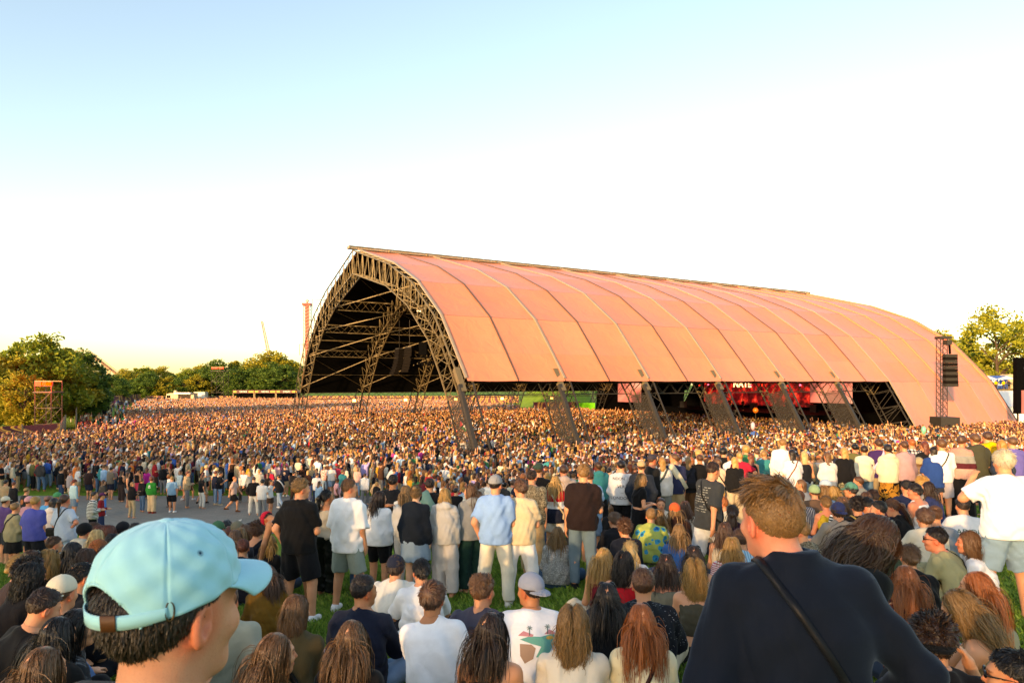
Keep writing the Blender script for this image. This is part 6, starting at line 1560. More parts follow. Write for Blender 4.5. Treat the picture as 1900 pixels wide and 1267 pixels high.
batch([
 (537, 1110, 5.1, 'si_lap', 5, 'f', 'p', ('bob', 'lbrown'), ('long', '#4d4128'), ('jeans', '#5d7fa3'), 'seated person in olive brown top with black crossbody strap', dict(strap=('#0f0f10', .045, -1, 'bag'), hy=15)),
 (663, 1076, 6.4, 'si_cross', 5, 'm', 't', ('short', 'dark'), ('long', '#131a2c'), ('jeans', '#86a5c4'), 'seated person with dark hair in navy sweatshirt and light jeans', dict(hy=30, stout=1.08)),
 (641, 1159, 4.2, 'si_lap', 5, 'f', 'p', ('long', 'lbrown'), ('tee', '#1a1715'), ('jeans', '#33404e'), 'seated person with very long light brown hair in dark printed top', {}),
 (454, 1190, 3.8, 'si_knees', 35, 'f', 'p', ('long', 'lbrown'), ('tank', '#8fa0a8'), ('jeans', '#5b7896'), 'seated person in pale denim waistcoat beside the cap peak', dict(hy=20)),
 (497, 1052, 7.5, 'si_cross', -25, 'f', 'r', ('long', 'brown'), ('long', '#6e4c14'), ('trousers', '#1a1a1c'), 'seated person in mustard brown jacket turned to talk', dict(hy=-40, stout=1.1)),
 (428, 1075, 5.8, 'si_back', -10, 'm', 'p', ('short', 'brown'), ('tee', '#a8a794'), ('trousers', '#3b3f3a'), 'seated person in grey green t-shirt behind the cap peak', {}),
 (728, 1036, 7.8, 'si_low', 5, 'm', 'p', ('mop', 'dbrown'), ('baggy', '#dcd7ca'), ('shorts', '#2a2d33'), 'seated person in cream t-shirt and navy cap', dict(cap=('front', '#1e2436'))),
 (782, 1041, 8.2, 'si_low', -10, 'm', 'p', ('lowbun', 'black'), ('tee', '#eeebe8'), ('shorts', '#23252b'), 'seated person with black bun in white t-shirt', dict(hy=-20)),
 (818, 1083, 6.0, 'si_tilt', 15, 'm', 't', ('mop', 'brown'), ('tee', '#f2f3f6'), ('shorts', '#1c2230'), 'seated person in white t-shirt leaning on one arm', dict(hy=10)),
 (888, 1074, 6.3, 'si_low', 10, 'm', 'p', ('wavyshort', 'lbrown'), ('tee', '#4f4a56'), ('shorts', '#22242a'), 'seated person in plum grey t-shirt', dict(hy=20)),
 (905, 1144, 4.4, 'si_lap', 10, 'f', 'p', ('long', 'dbrown'), ('tube', '#1a1718'), ('jeans', '#2a3442'), 'seated person with bare shoulders, long dark hair and sunglasses', dict(glasses='up', hy=15)),
 (990, 1077, 5.4, 'si_knees', -5, 'm', 't', ('crew', 'dark'), ('baggy', '#f4f4f6'), ('shorts', '#3a3b30'), 'seated person in white t-shirt with palm beach print and reversed grey cap', dict(cap=('back', '#8b93a5'), hy=-30)),
 (1063, 1134, 4.0, 'si_lap', 5, 'f', 'p', ('curlylong', 'dblond'), ('long', '#d8cfbe'), ('jeans', '#2c3540'), 'seated person with long curly blond hair in cream track top', dict(glasses='up')),
 (1128, 1086, 5.3, 'si_lap', 5, 'f', 'p', ('long', 'black'), ('long', '#0c0c0d'), ('trousers', '#111113'), 'seated person with straight black hair, all in black', dict(glasses='up')),
 (1196, 1127, 4.2, 'si_lap', 0, 'f', 'p', ('long', 'red'), ('long', '#d9cfae'), ('jeans', '#39485a'), 'seated person with long copper hair in cream sweater, brown strap', dict(strap=('#3b1c12', .025, 1), glasses='up')),
 (1194, 1062, 5.5, 'si_low', 10, 'm', 'p', ('short', 'brown'), ('baggy', 'speckle'), ('trousers', '#c2b59c'), 'seated person in speckled dark navy shirt', dict(stout=1.1, glasses='up')),
 (1120, 1018, 6.9, 'si_lap', 10, 'f', 'p', ('long', 'blond'), ('tube', '#6b1420'), ('trousers', '#cfc3aa'), 'seated blond person in burgundy strapless top and cream trousers', dict(hy=20)),
 (1157, 1028, 6.7, 'si_lap', 10, 'f', 'p', ('curlylong', 'dark'), ('tank', '#b3161f'), ('jeans', '#2a2f3a'), 'seated person with dark curls in bright red top', dict(glasses='up', hy=20)),
 (1238, 1034, 6.7, 'si_knees', 10, 'f', 'r', ('long', 'dbrown'), ('tube', '#6f6a58'), ('shorts', '#3a3c36'), 'seated person with straight dark brown hair and bare shoulders', dict(glasses='up')),
 (1293, 1042, 6.3, 'si_lap', 5, 'f', 'p', ('curlylong', 'gold'), ('tube', '#4a4436'), ('trousers', '#2a2824'), 'seated person with golden curls beside the navy sweater', {}),
 (1288, 1014, 8.0, 'si_lap', 15, 'f', 'p', ('long', 'dbrown'), ('tank', '#dcd6cc'), ('shorts', '#2c2d33'), 'seated person with dark hair in white top behind the golden curls', dict(glasses='up')),
 (1359, 998, 8.0, 'si_lap', 15, 'f', 'p', ('longwavy', 'gold'), ('tee', 'red_stripe'), ('jeans', '#3f5468'), 'seated person with wavy golden hair in pink striped shirt', {}),
 (1383, 985, 9.2, 'si_cross', 0, 'm', 'p', ('short', 'brown'), ('tee', 'blue_stripe'), ('shorts', '#8a8678'), 'seated person in light blue striped shirt behind the navy sweater', {}),
 (1342, 970, 9.6, 'si_lap', 30, 'f', 'p', ('longwavy', 'brown'), ('tank', '#c9b79a'), ('jeans', '#33425a'), 'seated person with thick brown waves by the pale jeans', {}),
 (1261, 973, 10.0, 'si_lap', 10, 'f', 'p', ('long', 'dblond'), ('long', '#2b578f'), ('jeans', '#2c3d58'), 'seated person in blue denim jacket with straight light hair', {}),
 (1207, 945, 11.0, 'si_cross', 15, 'm', 'p', ('short', 'dblond'), ('baggy', 'green_floral'), ('shorts', '#5a5f48'), 'seated person in lime shirt with blue flowers', {}),
 (1230, 945, 12.0, 'si_lap', -40, 'f', 'r', ('longwavy', 'dblond'), ('tank', '#e2ded8'), ('shorts', '#d4cfc6'), 'seated person in white top with wavy hair smiling sideways', dict(hy=-40)),
 (1226, 921, 13.0, 'si_lap', 190, 'm', 'p', ('short', 'brown'), ('long', '#d6cbb8'), ('trousers', '#5c5548'), 'seated person in cream shirt facing the camera and laughing', {}),
 (1256, 936, 13.0, 'si_cross', 0, 'm', 'p', ('long', 'dblond'), ('hoodie', '#2a1714'), ('trousers', '#2f2b28'), 'seated person in dark brown hoodie and orange beanie', dict(cap=('beanie', '#cf5a34'))),
 (1272, 930, 12.0, 'si_lap', 10, 'f', 'p', ('longwavy', 'brown'), ('long', '#cfc4b2'), ('jeans', '#4d5f75'), 'seated person with long crimped brown hair in cream top', {}),
 (1033, 978, 9.2, 'si_lap', 10, 'f', 'p', ('long', 'dblond'), ('long', 'paisley'), ('jeans', '#35526b'), 'seated person with long blond hair in grey paisley top', {}),
 (1146, 953, 10.2, 'si_cross', -10, 'm', 'p', ('mop', 'lbrown'), ('tee', '#18171a'), ('shorts', '#3a3a3a'), 'seated person with light brown hair in black t-shirt', dict(hy=-20)),
 (1166, 966, 10.2, 'si_lap', -20, 'm', 'p', ('curly', 'brown'), ('long', '#151a26'), ('jeans', '#26303f'), 'seated person with short curls in midnight blue jacket', {}),
 (1136, 935, 11.8, 'si_lap', 5, 'f', 'p', ('long', 'lbrown'), ('long', '#1a1a1c'), ('trousers', '#25252a'), 'seated person with long brown hair and black sweater beyond the jeans', {}),
 (1359, 938, 12.2, 'si_cross', 20, 'm', 'p', ('pony', 'brown'), ('long', '#331a26'), ('trousers', '#2c2c30'), 'seated person in aubergine sweater with ponytail', {}),
 (1356, 922, 13.4, 'si_cross', -50, 'm', 'p', ('short', 'ginger'), ('long', '#d2c8ae'), ('shorts', '#7d7a62'), 'seated ginger person in cream sweatshirt', dict(hy=-20)),
 (1341, 902, 14.4, 'si_lap', 0, 'f', 'p', ('mid', 'blond'), ('tee', '#d7cdbf'), ('shorts', '#8b8f98'), 'seated blond person behind the ginger hair', {}),
 (1172, 1005, 8.6, 'si_lap', 0, 'f', 'p', ('pony', 'lblond'), ('long', '#d9d6d6'), ('jeans', '#28303c'), 'seated person in white shirt half hidden by the black skirt', {}),
], GF)
GR = 'people sitting on the grass beyond the navy sweater'
batch([
 (1728, 945, 8.0, 'si_low', 0, 'm', 'p', ('mop', 'brown'), ('baggy', '#d3c6af'), ('shorts', '#7a7460'), 'seated person in sand coloured t-shirt with brown mop of hair', {}),
 (1777, 982, 6.3, 'si_knees', -40, 'm', 'r', ('short', 'dark'), ('long', '#a09a72'), ('trousers', '#9c9570'), 'seated person in khaki green with sunglasses and black back bag', dict(hy=-20, glasses='on', strap=('#0c0c0d', .03, 1, 'backbag'))),
 (1703, 1014, 5.3, 'si_cross', 5, 'f', 'p', ('lowbun', 'lbrown'), ('tee', '#0f1012'), ('trousers', '#16171a'), 'seated person with messy bun in black t-shirt', dict(stout=1.1)),
 (1694, 1053, 4.3, 'si_lap', 5, 'f', 'p', ('long', 'red'), ('tee', 'dark_floral'), ('jeans', '#2d3a4b'), 'seated person with auburn hair in dark floral shirt', {}),
 (1748, 1162, 2.8, 'si_cheek', 20, 'm', 'p', ('curly', 'dbrown'), ('tee', '#16171b'), ('jeans', '#27303c'), 'seated person in black cap with curls, hand at the head', dict(cap=('back', '#0c0d0e'), lodZ=4)),
 (1842, 1101, 3.6, 'si_phone', -55, 'f', 'p', ('longwavy', 'dblond'), ('tube', '#8d7a58'), ('trousers', '#9c8763'), 'seated person with bare back and long blond waves looking at a phone', dict(hp=-20)),
 (1848, 1062, 4.7, 'si_lap', -45, 'f', 'p', ('long', 'red'), ('tee', '#7b8370'), ('jeans', '#8a97a0'), 'seated person with long strawberry blond hair in sage top', {}),
 (1884, 1212, 2.5, 'si_side', -60, 'f', 'p', ('short', 'black'), ('tee', '#3a3d42'), ('jeans', '#2c3440'), 'person with black hair and glasses low at the photo corner', dict(lodZ=4, glasses='on')),
 (1743, 940, 8.9, 'si_low', 10, 'm', 'p', ('crew', 'brown'), ('tee', '#77808a'), ('shorts', '#50504a'), 'seated person with crew cut in steel grey t-shirt', {}),
 (1795, 924, 9.0, 'si_low', 10, 'm', 'p', ('short', 'dbrown'), ('baggy', '#dedbd9'), ('shorts', '#6c6a4c'), 'seated person in white t-shirt with lettering and flower print', {}),
 (1682, 927, 9.6, 'si_cross', -60, 'f', 'p', ('pony', 'brown'), ('long', '#141416'), ('trousers', '#1c1c20'), 'seated person in black sweater in profile with tied brown hair', dict(hp=-20)),
 (1648, 929, 9.5, 'si_lap', -60, 'm', 'p', ('short', 'black'), ('tee', '#d8d9de'), ('shorts', '#40424a'), 'seated person with black hair in profile and white shirt', {}),
 (1628, 926, 10.2, 'si_lap', -20, 'm', 'p', ('short', 'black'), ('tee', '#cfd6e2'), ('shorts', '#5d6068'), 'seated person with lowered head beside the black haired profile', dict(hp=-30)),
 (1564, 935, 9.0, 'si_low', 0, 'm', 'p', ('mop', 'dbrown'), ('baggy', '#8c8277'), ('shorts', '#3e3b36'), 'seated person in taupe t-shirt and reversed navy cap', dict(cap=('back', '#26305a'))),
 (1598, 925, 9.4, 'si_low', 5, 'm', 'p', ('curly', 'dark'), ('tee', '#141417'), ('shorts', '#34343a'), 'seated person with dark curls, black t-shirt and yellow strap', dict(strap=('#b89b52', .022, -1))),
 (1567, 922, 10.3, 'si_lap', 10, 'f', 'p', ('longwavy', 'lbrown'), ('tee', 'bw_stripe'), ('jeans', '#3f5368'), 'seated person in black and white striped shirt', {}),
 (1538, 920, 10.1, 'si_lap', 0, 'f', 'r', ('lowbun', 'dblond'), ('tank', 'yellow_knit'), ('jeans', '#5c6f86'), 'seated person in yellow knitted sleeveless top', {}),
 (1512, 968, 7.6, 'si_cross', -50, 'm', 'p', ('short', 'dblond'), ('tee', 'olive_pattern'), ('shorts', '#3b3b38'), 'seated person in patterned shirt with sunglasses on the head', dict(glasses='up')),
 (1488, 911, 10.2, 'si_lap', 0, 'm', 'p', ('short', 'brown'), ('tee', 'navy_stripe'), ('shorts', '#32343c'), 'seated person in navy pinstriped shirt', {}),
 (1540, 891, 13.0, 'si_lap', -20, 'm', 'p', ('crew', 'lbrown'), ('long', '#2a3552'), ('jeans', '#37475e'), 'seated person in pale blue cap and blue shirt', dict(cap=('front', '#a9bfce'), hy=-40)),
 (1592, 896, 12.8, 'si_lap', -50, 'm', 'p', ('mop', 'dark'), ('long', '#8f5c1c'), ('jeans', '#3b4656'), 'seated person in ochre shirt and green cap', dict(cap=('front', '#4f8a78'))),
 (1604, 883, 14.0, 'si_lap', -50, 'm', 'p', ('crew', 'brown'), ('long', '#cdb79a'), ('shorts', '#5d5a50'), 'seated person in pale beige sweater behind the green cap', {}),
 (1556, 902, 12.2, 'si_lap', -30, 'f', 'p', ('mid', 'blond'), ('tee', '#7f9bb3'), ('jeans', '#3c4f66'), 'seated blond person in light denim shirt', dict(hy=-40)),
 (1534, 903, 12.2, 'si_lap', 0, 'f', 'p', ('curlylong', 'dblond'), ('long', '#7d97ae'), ('jeans', '#3c4f66'), 'seated person with frizzy hair in faded denim jacket', {}),
 (1518, 902, 12.8, 'si_cross', 0, 'm', 'p', ('crew', 'brown'), ('long', '#69503e'), ('trousers', '#47433c'), 'seated person in brown corduroy jacket and mint hat', dict(cap=('beanie', '#8ea97e'))),
 (1497, 889, 13.2, 'si_lap', -50, 'm', 'p', ('long', 'lbrown'), ('tee', '#8f9498'), ('shorts', '#4a4c50'), 'seated person with long hair and beard in grey t-shirt', {}),
 (1674, 888, 12.4, 'si_back', 0, 'm', 'p', ('short', 'dark'), ('long', '#1f2848'), ('trousers', '#24262e'), 'seated person in navy sweatshirt leaning back on both arms', {}),
 (1711, 898, 11.0, 'si_lap', -30, 'm', 'r', ('mop', 'dark'), ('tank', '#dcd9d6'), ('shorts', '#20284a'), 'seated bearded person in white tank top', dict(hy=-40)),
 (1735, 893, 11.6, 'si_lap', -50, 'f', 'p', ('long', 'dbrown'), ('long', '#26325e'), ('trousers', '#15151a'), 'seated person with mint hair band and blue jacket', {}),
 (1718, 886, 12.8, 'si_lap', 0, 'm', 'p', ('curly', 'blond'), ('tee', '#9a9892'), ('shorts', '#5a5a56'), 'seated person with blond curls by the white tank top', {}),
 (1637, 910, 11.5, 'si_cross', -20, 'f', 'p', ('bun', 'dbrown'), ('tank', '#5c2a36'), ('trousers', '#303036'), 'seated person with top knot and burgundy top', dict(hp=-20)),
 (1614, 913, 11.0, 'si_lap', 0, 'f', 'p', ('bob', 'brown'), ('tee', '#b9aeb6'), ('shorts', '#8a93a6'), 'seated person with brown bob in pale lilac shirt', {}),
 (1822, 985, 7.4, 'si_lap', -60, 'f', 'r', ('mid', 'lbrown'), ('tee', '#e3e2e4'), ('jeans', '#2e3f63'), 'seated person in white top facing the khaki shirt', {}),
 (1706, 846, 14.2, 'si_kneel', 20, 'm', 'p', ('mid', 'lbrown'), ('tee', '#8f8e96'), ('shorts', '#75747c'), 'crouching person in beige cap and grey t-shirt', dict(cap=('front', '#a79878'))),
 (1466, 880, 14.6, 'si_lap', 0, 'f', 'p', ('mid', 'brown'), ('long', '#4a1f2c'), ('jeans', '#3b4a5e'), 'seated person in wine red sweater near the dark curls', {}),
 (1650, 985, 7.0, 'si_low', 20, 'm', 'p', ('short', 'brown'), ('tee', '#37422f'), ('shorts', '#33352d'), 'seated person in moss green shirt behind the bending figure', {}),
], GR)
GA = 'people sitting on the grass around the blue cap'
batch([
 (86, 1078, 5.2, 'si_low', 10, 'm', 'p', ('crew', 'lbrown'), ('baggy', '#12141a'), ('trousers', '#1c1e24'), 'seated person in black shirt with rainbow letters and reversed cream cap', dict(cap=('back', '#d6cdb6'), stout=1.08)),
 (117, 1048, 6.0, 'si_low', 35, 'm', 'p', ('crew', 'black'), ('tee', '#0e1118'), ('jeans', '#3b5170'), 'seated person in black sports jersey with blue cuffs', dict(glasses='up')),
 (88, 1030, 6.8, 'si_back', 45, 'm', 'p', ('curly', 'dark'), ('tee', '#0f0f11'), ('shorts', '#15161a'), 'seated person with tousled dark curls and glasses in black t-shirt', dict(glasses='on')),
 (68, 1022, 7.3, 'si_lap', 25, 'f', 'p', ('longwavy', 'gold'), ('tee', '#0f1012'), ('shorts', '#1c1d20'), 'seated person with wavy honey hair in black top', dict(glasses='up')),
 (33, 1023, 7.0, 'si_lap', 45, 'f', 'p', ('mid', 'brown'), ('long', '#a9a08f'), ('jeans', '#4d5c70'), 'seated person in stone coloured sweater seen in profile', dict(glasses='up')),
 (13, 1030, 6.5, 'si_lap', 45, 'f', 'p', ('lowbun', 'blond'), ('tee', '#4a3b38'), ('shorts', '#3a3230'), 'seated blond person in profile at the photo edge', {}),
 (10, 1054, 5.3, 'si_knees', 30, 'f', 'p', ('curlylong', 'black'), ('tee', '#171416'), ('shorts', '#1f1b1d'), 'seated person with black curls resting an arm on the knee', {}),
 (118, 1007, 7.6, 'si_lap', 20, 'f', 'b', ('long', 'black'), ('tank', '#151517'), ('jeans', '#222a36'), 'seated person with very long straight black hair', {}),
 (143, 1020, 7.0, 'si_lap', 15, 'f', 'p', ('longwavy', 'brown'), ('tank', '#35608f'), ('jeans', '#2f4460'), 'seated person with chestnut waves in blue denim waistcoat', {}),
 (182, 1020, 6.7, 'si_low', 20, 'm', 'p', ('curly', 'dbrown'), ('long', '#0f1013'), ('jeans', '#27303c'), 'seated person in black printed jacket beside the blue cap', {}),
 (168, 1003, 8.6, 'si_lap', 10, 'm', 'p', ('crew', 'ginger'), ('tee', '#19191c'), ('shorts', '#2b2c30'), 'seated person with short ginger hair in black t-shirt', {}),
 (104, 1134, 4.0, 'si_lap', 40, 'f', 'p', ('long', 'black'), ('long', 'tiedye'), ('trousers', '#16171a'), 'seated person with long black hair in grey tie dye top', dict(hy=20, glasses='up')),
 (52, 1160, 4.0, 'si_knees', 15, 'f', 'p', ('long', 'black'), ('hoodie', '#0b0b0c'), ('trousers', '#101012'), 'seated person in black hoodie low beside the tie dye top', {}),
 (38, 1211, 3.4, 'si_lap', 20, 'f', 'p', ('long', 'lbrown'), ('long', '#18181a'), ('jeans', '#3b536f'), 'seated person with brown hair at the bottom photo corner', {}),
 (4, 1108, 4.8, 'si_knees', 35, 'm', 'p', ('short', 'dbrown'), ('tee', '#101113'), ('jeans', '#4b6f9b'), 'seated person in black t-shirt and jeans with lowered head', dict(hp=-20)),
 (83, 996, 9.5, 'si_lap', 40, 'm', 'p', ('short', 'brown'), ('long', '#d6d1c8'), ('jeans', '#495a70'), 'seated person with brown hair in white sweater below the jeans', {}),
 (143, 974, 11.4, 'si_low', 10, 'm', 'p', ('crew', 'dark'), ('hoodie', '#c9bfa9'), ('trousers', '#4a463e'), 'seated person in cream sweater and black beanie', dict(cap=('beanie', '#101012'))),
 (168, 984, 10.6, 'si_lap', 10, 'f', 'p', ('mid', 'lblond'), ('long', '#141417'), ('jeans', '#3b4656'), 'seated blond person in black top below the beanie', {}),
 (196, 992, 10.4, 'si_lap', 20, 'm', 'p', ('short', 'black'), ('hoodie', '#7a1c34'), ('jeans', '#2f3947'), 'seated person in raspberry red hoodie', {}),
 (187, 975, 11.4, 'si_lap', 30, 'f', 'p', ('bob', 'auburn'), ('long', '#b9b2cc'), ('jeans', '#4d5c76'), 'seated person with auburn bob in pale lilac top', {}),
 (174, 969, 12.0, 'si_lap', 10, 'f', 'p', ('mid', 'auburn'), ('long', '#c9a7a0'), ('jeans', '#5d6a7d'), 'seated person with red hair in rose sweater', {}),
 (158, 967, 12.2, 'si_lap', 40, 'm', 'p', ('short', 'brown'), ('hoodie', '#caa9a4'), ('jeans', '#5d6a7d'), 'seated person in pink hoodie near the black beanie', {}),
 (218, 970, 12.4, 'si_lap', 10, 'm', 'p', ('crew', 'dark'), ('long', '#8c7078'), ('trousers', '#4a444c'), 'seated person in mauve sweater and black cap', dict(cap=('front', '#17181d'))),
 (233, 964, 13.0, 'si_lap', 10, 'f', 'l', ('mid', 'lblond'), ('tee', '#1f2024'), ('jeans', '#4c5a6d'), 'seated person with platinum hair above the blue cap', {}),
 (244, 972, 12.0, 'si_lap', 0, 'm', 'p', ('short', 'dark'), ('tee', '#23242a'), ('jeans', '#3f4c5e'), 'seated person with dark hair just above the blue cap crown', {}),
 (260, 967, 13.0, 'si_lap', 10, 'm', 'p', ('short', 'ginger'), ('tee', '#b6afa5'), ('jeans', '#3f4c5e'), 'seated person with copper hair above the blue cap', {}),
 (222, 991, 10.4, 'si_lap', 20, 'm', 'p', ('short', 'brown'), ('tee', '#22283c'), ('jeans', '#3f4c5e'), 'seated person in navy t-shirt beside the raspberry hoodie', {}),
 (283, 960, 14.0, 'si_lap', 10, 'f', 'p', ('mid', 'brown'), ('long', '#a05a5a'), ('jeans', '#3f4c5e'), 'seated person with dark waves in brick red knit', {}),
 (352, 960, 15.0, 'si_lap', 10, 'f', 'p', ('mid', 'brown'), ('tee', '#aaa08f'), ('jeans', '#3f4c5e'), 'seated person at the pavement edge below the pale blue t-shirt', {}),
 (390, 950, 15.2, 'si_lap', 10, 'f', 'p', ('mid', 'brown'), ('tee', '#d2b9a8'), ('jeans', '#55657a'), 'seated person with brown hair in peach t-shirt by the pavement', {}),
 (402, 952, 15.2, 'si_lap', 10, 'm', 'p', ('crew', 'auburn'), ('tee', '#62704f'), ('jeans', '#3f4c5e'), 'seated person in sage t-shirt by the pavement', {}),
 (415, 944, 15.8, 'si_lap', 5, 'm', 't', ('curly', 'black'), ('tee', '#8c8f94'), ('jeans', '#2f3948'), 'seated person with flat topped black hair in grey t-shirt', {}),
 (418, 955, 13.6, 'si_lap', 5, 'f', 'p', ('long', 'auburn'), ('tank', '#4a2d28'), ('jeans', '#3f4c5e'), 'seated person with long chestnut plait near the pavement', {}),
 (432, 966, 12.2, 'si_lap', 10, 'm', 'p', ('crew', 'brown'), ('tee', '#9b9a8e'), ('shorts', '#55534b'), 'seated person in camouflage cap above the cap peak', dict(cap=('front', '#77705c'))),
 (396, 967, 12.0, 'si_lap', 10, 'm', 'p', ('crew', 'brown'), ('tee', '#20263a'), ('shorts', '#55534b'), 'seated person in green cap and navy t-shirt', dict(cap=('front', '#3d6b4a'))),
 (462, 951, 15.0, 'si_lap', 10, 'm', 'r', ('bald', 'brown'), ('tee', '#d8c3b8'), ('shorts', '#77736a'), 'seated bald person near the pavement', {}),
 (458, 961, 13.2, 'si_lap', 5, 'm', 'p', ('curly', 'dbrown'), ('hoodie', '#cfc7b4'), ('jeans', '#55657a'), 'seated person in cream hoodie and navy cap', dict(cap=('front', '#232c4c'))),
 (478, 955, 12.4, 'si_lap', 10, 'f', 'p', ('long', 'lblond'), ('tank', '#c6c9cc'), ('jeans', '#5f7389'), 'seated person with long pale blond hair beside the red headband', {}),
 (449, 972, 11.6, 'si_lap', 0, 'f', 'p', ('mid', 'lbrown'), ('tee', '#b1597a'), ('jeans', '#3f4c5e'), 'seated person in raspberry pink t-shirt behind the cap peak', {}),
 (428, 984, 10.2, 'si_lap', 10, 'f', 'p', ('long', 'lbrown'), ('tee', '#c8b7a6'), ('jeans', '#55657a'), 'seated person with straight light hair above the cap peak', {}),
 (438, 980, 10.8, 'si_lap', 10, 'f', 'p', ('long', 'dblond'), ('tee', '#2b2c33'), ('jeans', '#55657a'), 'seated person with dark blond hair by the outstretched arm', {}),
 (493, 995, 8.8, 'si_lap', 10, 'f', 'p', ('mid', 'blond'), ('tee', '#16181c'), ('jeans', '#3f4c5e'), 'seated blond person under the bending figure', {}),
 (448, 1003, 8.6, 'si_lap', -10, 'f', 'p', ('short', 'auburn'), ('tee', '#26232a'), ('jeans', '#3f4c5e'), 'seated person with red brown hair right above the cap peak', {}),
 (471, 970, 11.4, 'si_lap', 5, 'm', 'p', ('curly', 'brown'), ('tank', '#20222c'), ('jeans', '#3f4c5e'), 'seated person with brown curls and dark bag by the bending figure', dict(strap=('#15151c', .06, 1))),
], GA)
GP = 'people standing and walking on the pavement'
